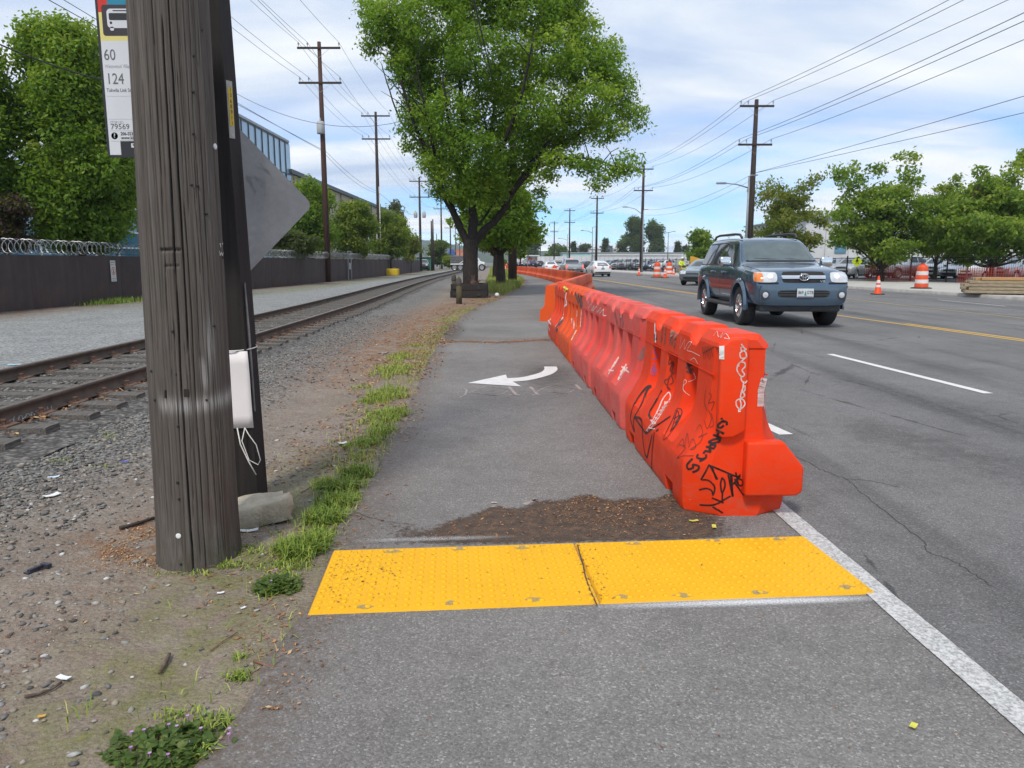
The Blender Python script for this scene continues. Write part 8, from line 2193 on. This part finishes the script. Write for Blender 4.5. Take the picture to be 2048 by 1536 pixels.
    if kind == 'pickup':
        MB().box((-1.70, 0, 1.172), (1.75, 1.55, .03)).build('cargo_bed', M_gap, root)
        proj('high_stop_lamp', bv, [(-5, -.14, 1.715), (-5, .14, 1.715), (-5, .14, 1.745), (-5, -.14, 1.745)], (1, 0, 0), M_tail, root, 3, 2, .015, 1)
        proj('tailgate', bv, [(-5, -.76, .70), (-5, .76, .70), (-5, .76, 1.11), (-5, -.76, 1.11)], (1, 0, 0), None, root, 8, 4, .014, 1).data.materials.append(None)
    door_seams(bv, (side[0][0] - .04, side[0][1] + .10), .36, side[0][4], 3, root)
    MB().box((0, 0, .26), (abs(L0 - L1) * .86, st[4][4] * 1.3, .12)).build('underbody', M_dark, root)
    for (x, z, _, _) in wells:
        for s in (-1, 1): wheel(root, x, s * ws[2], ws[0], ws[0], ws[1], 5, False)
    return root
PROTO = {k: make_car(k) for k in ('sedan', 'hatch', 'wagon', 'pickup')}
used = set()
PC = {'white': paint('bright white', (.74, .75, .76), .25, 0), 'silver': paint('silver', (.46, .48, .50), .28, .6), 'cream': paint('champagne', (.50, .48, .43), .28, .5), 'black': paint('black', (.016, .016, .018), .22, .2), 'dark': paint('charcoal', (.045, .048, .055), .25, .4), 'navy': paint('navy', (.02, .028, .06), .25, .4), 'greyblue': paint('grey blue', (.20, .265, .30), .25, .6), 'red': paint('dark red', (.22, .02, .02), .28, .3), 'brown': paint('brown', (.16, .10, .08), .28, .4), 'blue': paint('mid blue', (.06, .11, .22), .25, .5), 'olive': paint('olive', (.20, .19, .13), .3, .5)}
def put(kind, colr, label, pos, rz, group, lit=False):
    r_ = PROTO[kind]
    if kind in used: r_ = dup_tree(r_)
    used.add(kind)
    r_.location = pos; r_.rotation_euler = (0, 0, rz); tag(r_, label, 'car' if kind != 'pickup' else 'pickup truck', group); r_.name = 'pickup_truck' if kind == 'pickup' else 'car'
    for ch in r_.children:
        if ch.name.startswith(('body', 'tailgate')):
            ch.material_slots[0].link = 'OBJECT'; ch.material_slots[0].material = PC[colr]
        if lit and ch.name.startswith('tail_light'):
            ch.material_slots[0].link = 'OBJECT'; ch.material_slots[0].material = M_tail
        elif ch.name.startswith('tail_light'):
            ch.material_slots[0].link = 'OBJECT'; ch.material_slots[0].material = M_redl
    return r_
AWAY = pi / 2 + R(3.5)
gq = 'vehicles in the queue on the far lanes'
def at(px_, Yd, z=.004): return ((px_ - 1024) / FPX * Yd, Yd, z)
put('hatch', 'white', 'white hatchback seen from behind, last car in the queue', at(1194, 73), AWAY + R(2), gq)
put('pickup', 'silver', 'silver white pickup truck with glowing red tail lamps', at(1141, 80), AWAY, gq, True)
put('sedan', 'white', 'white saloon in the queue left of the silver pickup', at(1099, 92), AWAY, gq)
put('wagon', 'cream', 'champagne estate car half behind the white saloon', at(1112.5, 103), AWAY, gq)
put('wagon', 'silver', 'pale van like car partly hidden behind the white saloon roof', at(1100, 128), AWAY, gq)
put('wagon', 'dark', 'dark boxy sport utility car in front of the filling station', at(1078.5, 190), AWAY, gq)
put('pickup', 'navy', 'dark pickup left of the boxy dark car', at(1064, 185), AWAY, gq)
put('sedan', 'dark', 'dark saloon directly right of the white roadside pylon sign', at(1046.5, 195), AWAY, gq)
put('sedan', 'black', 'black saloon next to the dark pole in the far queue', at(1036, 205), AWAY, gq)
put('wagon', 'silver', 'silver car left of the dark pole at the road end', at(1006, 215), AWAY, gq)
put('sedan', 'red', 'red car half hidden by the dark pole', at(1016, 195), AWAY, gq)
put('sedan', 'greyblue', 'grey blue saloon half hidden behind the dark blue car', (11.95, 47.0, .004), R(240), None).scale = (1.08, 1.08, 1.1)
put('pickup', 'black', 'black pickup parked facing the camera at the end of the dark wall', at(848, 119, -.02), -pi / 2 + R(4), None)
# parked cars behind the black fence
gp_ = 'cars parked in the lot behind the black fence'
lot = [(1655, 61, 'wagon', 'silver', -2.2, 'silver car parked right beside the dark blue car'), (1697, 60, 'wagon', 'silver', -2.35, 'grey silver car parked left of the drum tree trunk'), (1752, 63, 'pickup', 'brown', 1.2, 'brown pickup parked directly behind the drum tree trunk'), (1806, 61, 'pickup', 'silver', .25, 'silver crew pickup parked between the tree trunk and the big drum'),
       (1868, 60, 'wagon', 'white', -2.4, 'white car parked just right of the big drum'), (1850, 82, 'wagon', 'olive', -2.4, 'olive car parked in the second row behind the big drum'), (1915, 58, 'sedan', 'silver', -2.5, 'silver saloon parked behind the left end of the timber stack'), (1968, 54, 'sedan', 'white', -2.8, 'white saloon parked behind the red net'), (2022, 54, 'wagon', 'silver', -2.7, 'silver car parked behind the timber stack tree'),
       (1990, 78, 'wagon', 'silver', -2.4, 'silver car in the second row behind the timber stack tree'), (1640, 90, 'sedan', 'white', -2.2, 'white saloon in the second row near the mirror of the dark blue car'), (1725, 92, 'wagon', 'white', -2.3, 'white car in the second row behind the brown pickup'), (1780, 90, 'wagon', 'greyblue', -2.2, 'grey blue van in the second row above the silver crew pickup'),
       (1218, 124, 'wagon', 'greyblue', -2.4, 'grey blue car parked behind the white hatchback'), (1244, 122, 'wagon', 'silver', -2.4, 'silver car parked left of the second right hand pole'), (1262, 121, 'pickup', 'silver', -2.4, 'silver pickup parked against the second right hand pole'), (1288, 118, 'wagon', 'silver', -2.3, 'silver car parked just right of the second right hand pole'), (1305, 117, 'sedan', 'blue', -2.3, 'blue saloon parked above the nearer striped drum'),
       (1324, 116, 'wagon', 'white', -2.3, 'white car parked behind the double headed lamp'), (1167, 128, 'sedan', 'dark', -2.4, 'dark saloon parked between the silver pickup and the white hatchback')]
for px_, Yd, kind, colr, rz, lab in lot: put(kind, colr, lab, at(px_, Yd, .10), rz, gp_)

# ---------------------------------------------------------------- tipper lorry on the track crossing
M_trw = paint('lorry white', (.76, .77, .78), .3, 0); M_bed = mat('grey tipper bed', (.20, .20, .215), (.15, .15, .16), 3, .6, .2)
kT = 119 / FPX; tx = lambda px_: (px_ - 905) * kT; tz = lambda py_: EYE + (YH - py_) * kT
tt_ = thing('tipper_lorry', 'white cab tipper lorry with a grey load bed crossing behind the big tree', 'lorry', ((905 - 1024) * kT, 119, 0))
MB().prism([(tx(904), tz(528.5)), (tx(946), tz(528.5)), (tx(949), tz(512)), (tx(903.5), tz(512.5))], 2.4, Matrix.Translation((0, 1.2, 0)) @ MX).build('tipper_bed', M_bed, tt_)
for z in (514.5, 518, 521.5, 525): MB().box((tx(925), -1.23, tz(z)), (3.4, .04, .05)).build('bed_rib', M_trim, tt_)
MB().prism([(tx(903.5), tz(529)), (tx(952), tz(529)), (tx(952), tz(526.4)), (tx(903.5), tz(527.2))], 2.5, Matrix.Translation((0, 1.25, 0)) @ MX).build('white_side_rail', M_white, tt_)
MB().prism([(tx(920), tz(527)), (tx(922.5), tz(527)), (tx(932), tz(521)), (tx(929.5), tz(521))], .05, Matrix.Translation((0, -1.24, 0)) @ MX).build('diagonal_brace', M_white, tt_)
MB().box((tx(935), 0, tz(532)), (tx(968) - tx(906), .9, .35)).build('chassis', M_dark, tt_)
cab = MB().prism([(tx(950), tz(536.5)), (tx(957), tz(537)), (tx(970), tz(535)), (tx(970.5), tz(526)), (tx(968.5), tz(524.2)), (tx(961), tz(522.3)), (tx(957.5), tz(516)), (tx(954), tz(515)), (tx(950), tz(515.3))], 2.3, Matrix.Translation((0, 1.15, 0)) @ MX).mesh('cab')
bm = bmesh.new(); bm.from_mesh(cab); bmesh.ops.bevel(bm, geom=bm.edges[:], offset=.06, segments=2, affect='EDGES', profile=.5); bm.to_mesh(cab); bm.free()
mesh_obj('cab', cab, M_trw, tt_)
MB().prism([(tx(952), tz(521.5)), (tx(958.3), tz(522)), (tx(956), tz(517)), (tx(952), tz(517))], .02, Matrix.Translation((0, -1.16, 0)) @ MX).build('side_window', M_glass, tt_)
MB().add([(tx(961.2), -1.0, tz(521.9)), (tx(961.2), 1.0, tz(521.9)), (tx(957.8), .9, tz(516.3)), (tx(957.8), -.9, tz(516.3))], [(0, 1, 2, 3)]).build('windscreen', M_glass, tt_)
MB().box((tx(952), -1.18, tz(526)), (.25, .02, .3)).build('door_emblem', mat('blue emblem', (.05, .15, .45)), tt_)
MB().tube([(tx(950.5), -.9, tz(529)), (tx(950.5), -.9, tz(510.5))], .09, 8).build('exhaust_stack', M_chrome, tt_)
for px_ in (911.5, 923, 965): 
    for s in (-1, 1): wheel(tt_, tx(px_), s * 1.05, .53, .53, .34, 5, False)

# ---------------------------------------------------------------- yellow digger behind the saloon
M_dig = mat('digger yellow', (.60, .33, .03), (.50, .27, .03), 4, .5)
kD = 80 / FPX; ex = thing('digger', 'yellow digger arm showing behind the roof of the dark blue car', 'excavator', ((1384 - 1024) * kD, 80, .0)); ez = lambda py_: EYE + (YH - py_) * kD
bm_p = [(-.42, ez(529)), (-.1, ez(531)), (.3, ez(529)), (1.3, ez(531)), (2.6, ez(533)), (3.4, ez(535)), (3.4, ez(528)), (1.2, ez(521)), (-.30, ez(512.5)), (-.46, ez(515))]
MB().prism(bm_p, .30, Matrix.Translation((0, .15, 0)) @ MX).build('boom', M_dig, ex)
MB().box((3.6, 0, 1.35), (1.9, 1.5, .75)).build('engine_housing', M_dig, ex); MB().box((3.1, -.35, 2.0), (1.0, .9, .9)).build('cab', mat('digger cab', (.05, .05, .055)), ex)
for s in (-1, 1): chamfer_box('track', (3.3, s * .8, .42), (2.6, .4, .75), .15, M_dark, ex)
MB().prism([(-.45, ez(529)), (.05, ez(533)), (-.1, .15), (-.85, .1), (-1.0, .5)], .5, Matrix.Translation((0, .25, 0)) @ MX).build('bucket', mat('worn bucket', (.10, .07, .05), (.16, .11, .07), 8, .6, .3), ex)

# ---------------------------------------------------------------- worker
Yw = 78.0; kW = Yw / FPX; wpos = Vector(((1358 - 1024) * kW, Yw, .02))
wk = thing('person', 'worker in a yellow green vest, tan trousers and white helmet looking down by the drums', 'person', wpos, R(-70))
def skinned(name, verts, edges, radii, m, parent, sub=2):
    me = bpy.data.meshes.new(name); me.from_pydata(verts, edges, []); o = bpy.data.objects.new('tmp', me); COL.objects.link(o)
    md = o.modifiers.new('skin', 'SKIN'); md2 = o.modifiers.new('s', 'SUBSURF'); md2.levels = md2.render_levels = sub
    sk_ = me.skin_vertices[0].data
    for i, r_ in enumerate(radii): sk_[i].radius = (r_, r_) if not isinstance(r_, tuple) else r_
    sk_[0].use_root = True
    bpy.context.view_layer.update()
    m2 = bpy.data.meshes.new_from_object(o.evaluated_get(bpy.context.evaluated_depsgraph_get())); m2.name = name
    bpy.data.objects.remove(o); m2.materials.clear(); m2.polygons.foreach_set('use_smooth', [True] * len(m2.polygons))
    return mesh_obj(name, m2, m, parent)
skin_m = mat('skin', (.42, .25, .18), (.36, .21, .15), 12, .6)
bvz = [(0, 0, .95), (.02, 0, 1.15), (.05, 0, 1.38), (.09, 0, 1.50), (.14, 0, 1.60), (.16, 0, 1.70),
       (-.01, .10, .90), (.03, .11, .50), (-.02, .11, .09), (.12, .12, .03), (-.01, -.10, .90), (-.03, -.11, .50), (-.08, -.11, .09), (.06, -.12, .03),
       (.04, .20, 1.40), (.10, .25, 1.15), (.30, .20, 1.02), (.38, .18, 1.00), (.04, -.20, 1.40), (.10, -.25, 1.15), (.28, -.20, 1.0), (.36, -.18, .97)]
be = [(0, 1), (1, 2), (2, 3), (3, 4), (4, 5), (0, 6), (6, 7), (7, 8), (8, 9), (0, 10), (10, 11), (11, 12), (12, 13), (2, 14), (14, 15), (15, 16), (16, 17), (2, 18), (18, 19), (19, 20), (20, 21)]
br = [.14, .13, .15, .06, .085, .095, .10, .075, .055, .05, .10, .075, .055, .05, .075, .055, .042, .04, .075, .055, .042, .04]
skinned('body', bvz, be, br, skin_m, wk)
skinned('trousers', [bvz[i] for i in (0, 6, 7, 8, 10, 11, 12)], [(0, 1), (1, 2), (2, 3), (0, 4), (4, 5), (5, 6)], [.17, .125, .10, .085, .125, .10, .085], mat('tan trousers', (.34, .25, .15), (.28, .2, .12), 20), wk)
skinned('jacket', [bvz[i] for i in (1, 2, 14, 15, 16, 18, 19, 20)] + [(0, 0, .98)], [(0, 1), (1, 2), (2, 3), (3, 4), (1, 5), (5, 6), (6, 7), (0, 8)], [.17, .185, .10, .08, .065, .10, .08, .065, .165], M_fluo, wk)
for s, (x, z) in ((1, (.12, .04)), (-1, (.06, .04))): chamfer_box('boot', (x - .04, s * .12, .05), (.28, .11, .11), .035, M_trim, wk)
MB().lathe([(.15, -.01), (.15, .01), (.118, .03), (.115, .09), (.07, .145), (.01, .16)], (.165, 0, 1.735), 16).build('helmet', M_white, wk, True)
MB().box((.262, 0, 1.665), (.035, .03, .045)).build('nose', skin_m, wk); MB().box((.252, 0, 1.625), (.012, .06, .012)).build('mouth', mat('lips', (.30, .12, .10)), wk)
for s in (-1, 1): MB().lathe([(.001, -.012), (.014, 0), (.001, .012)], (.250, s * .035, 1.70), 8).build('eye', M_ink, wk)
for s in (-1, 1): MB().box((.02, s * .12, 1.2), (.36, .05, .48)).build('reflective_band', M_refl, wk) if False else None
# yellow strap stretched from the worker to the right
a_, b_ = P(1362, 538, Yw - .6), P(1392, 536, Yw - 6)
o = MB().add([a_ - a_, a_ - a_ + Vector((0, 0, .16)), b_ - a_ + Vector((0, 0, .30)), b_ - a_, lerp(a_, b_, .5) - a_ + Vector((0, 0, -.05)), lerp(a_, b_, .5) - a_ + Vector((0, 0, .18))], [(0, 4, 5, 1), (4, 3, 2, 5)]).build('caution_tape', mat('caution yellow', (.75, .66, .02), (.7, .6, .02), 8, .5)); o.location = a_
md = o.modifiers.new('t', 'SOLIDIFY'); md.thickness = .01
tag(o, 'bright yellow tape stretched from the worker to the right', 'caution tape')
p = G(1352, 549); o = thing('generator', 'small dark machine on the ground beside the worker', 'machine', (p.x - .3, p.y + 1.5, 0), .3)
chamfer_box('housing', (0, 0, .45), (.9, .6, .6), .06, M_trim, o); MB().tube([(-.5, -.3, .1), (-.5, -.3, .85), (.5, -.3, .85), (.5, -.3, .1)], .03, 6).tube([(-.5, .3, .1), (-.5, .3, .85), (.5, .3, .85), (.5, .3, .1)], .03, 6).build('frame', M_steel, o); wheel(o, 0, .35, .14, .14, .08, 5, False); wheel(o, 0, -.35, .14, .14, .08, 5, False)
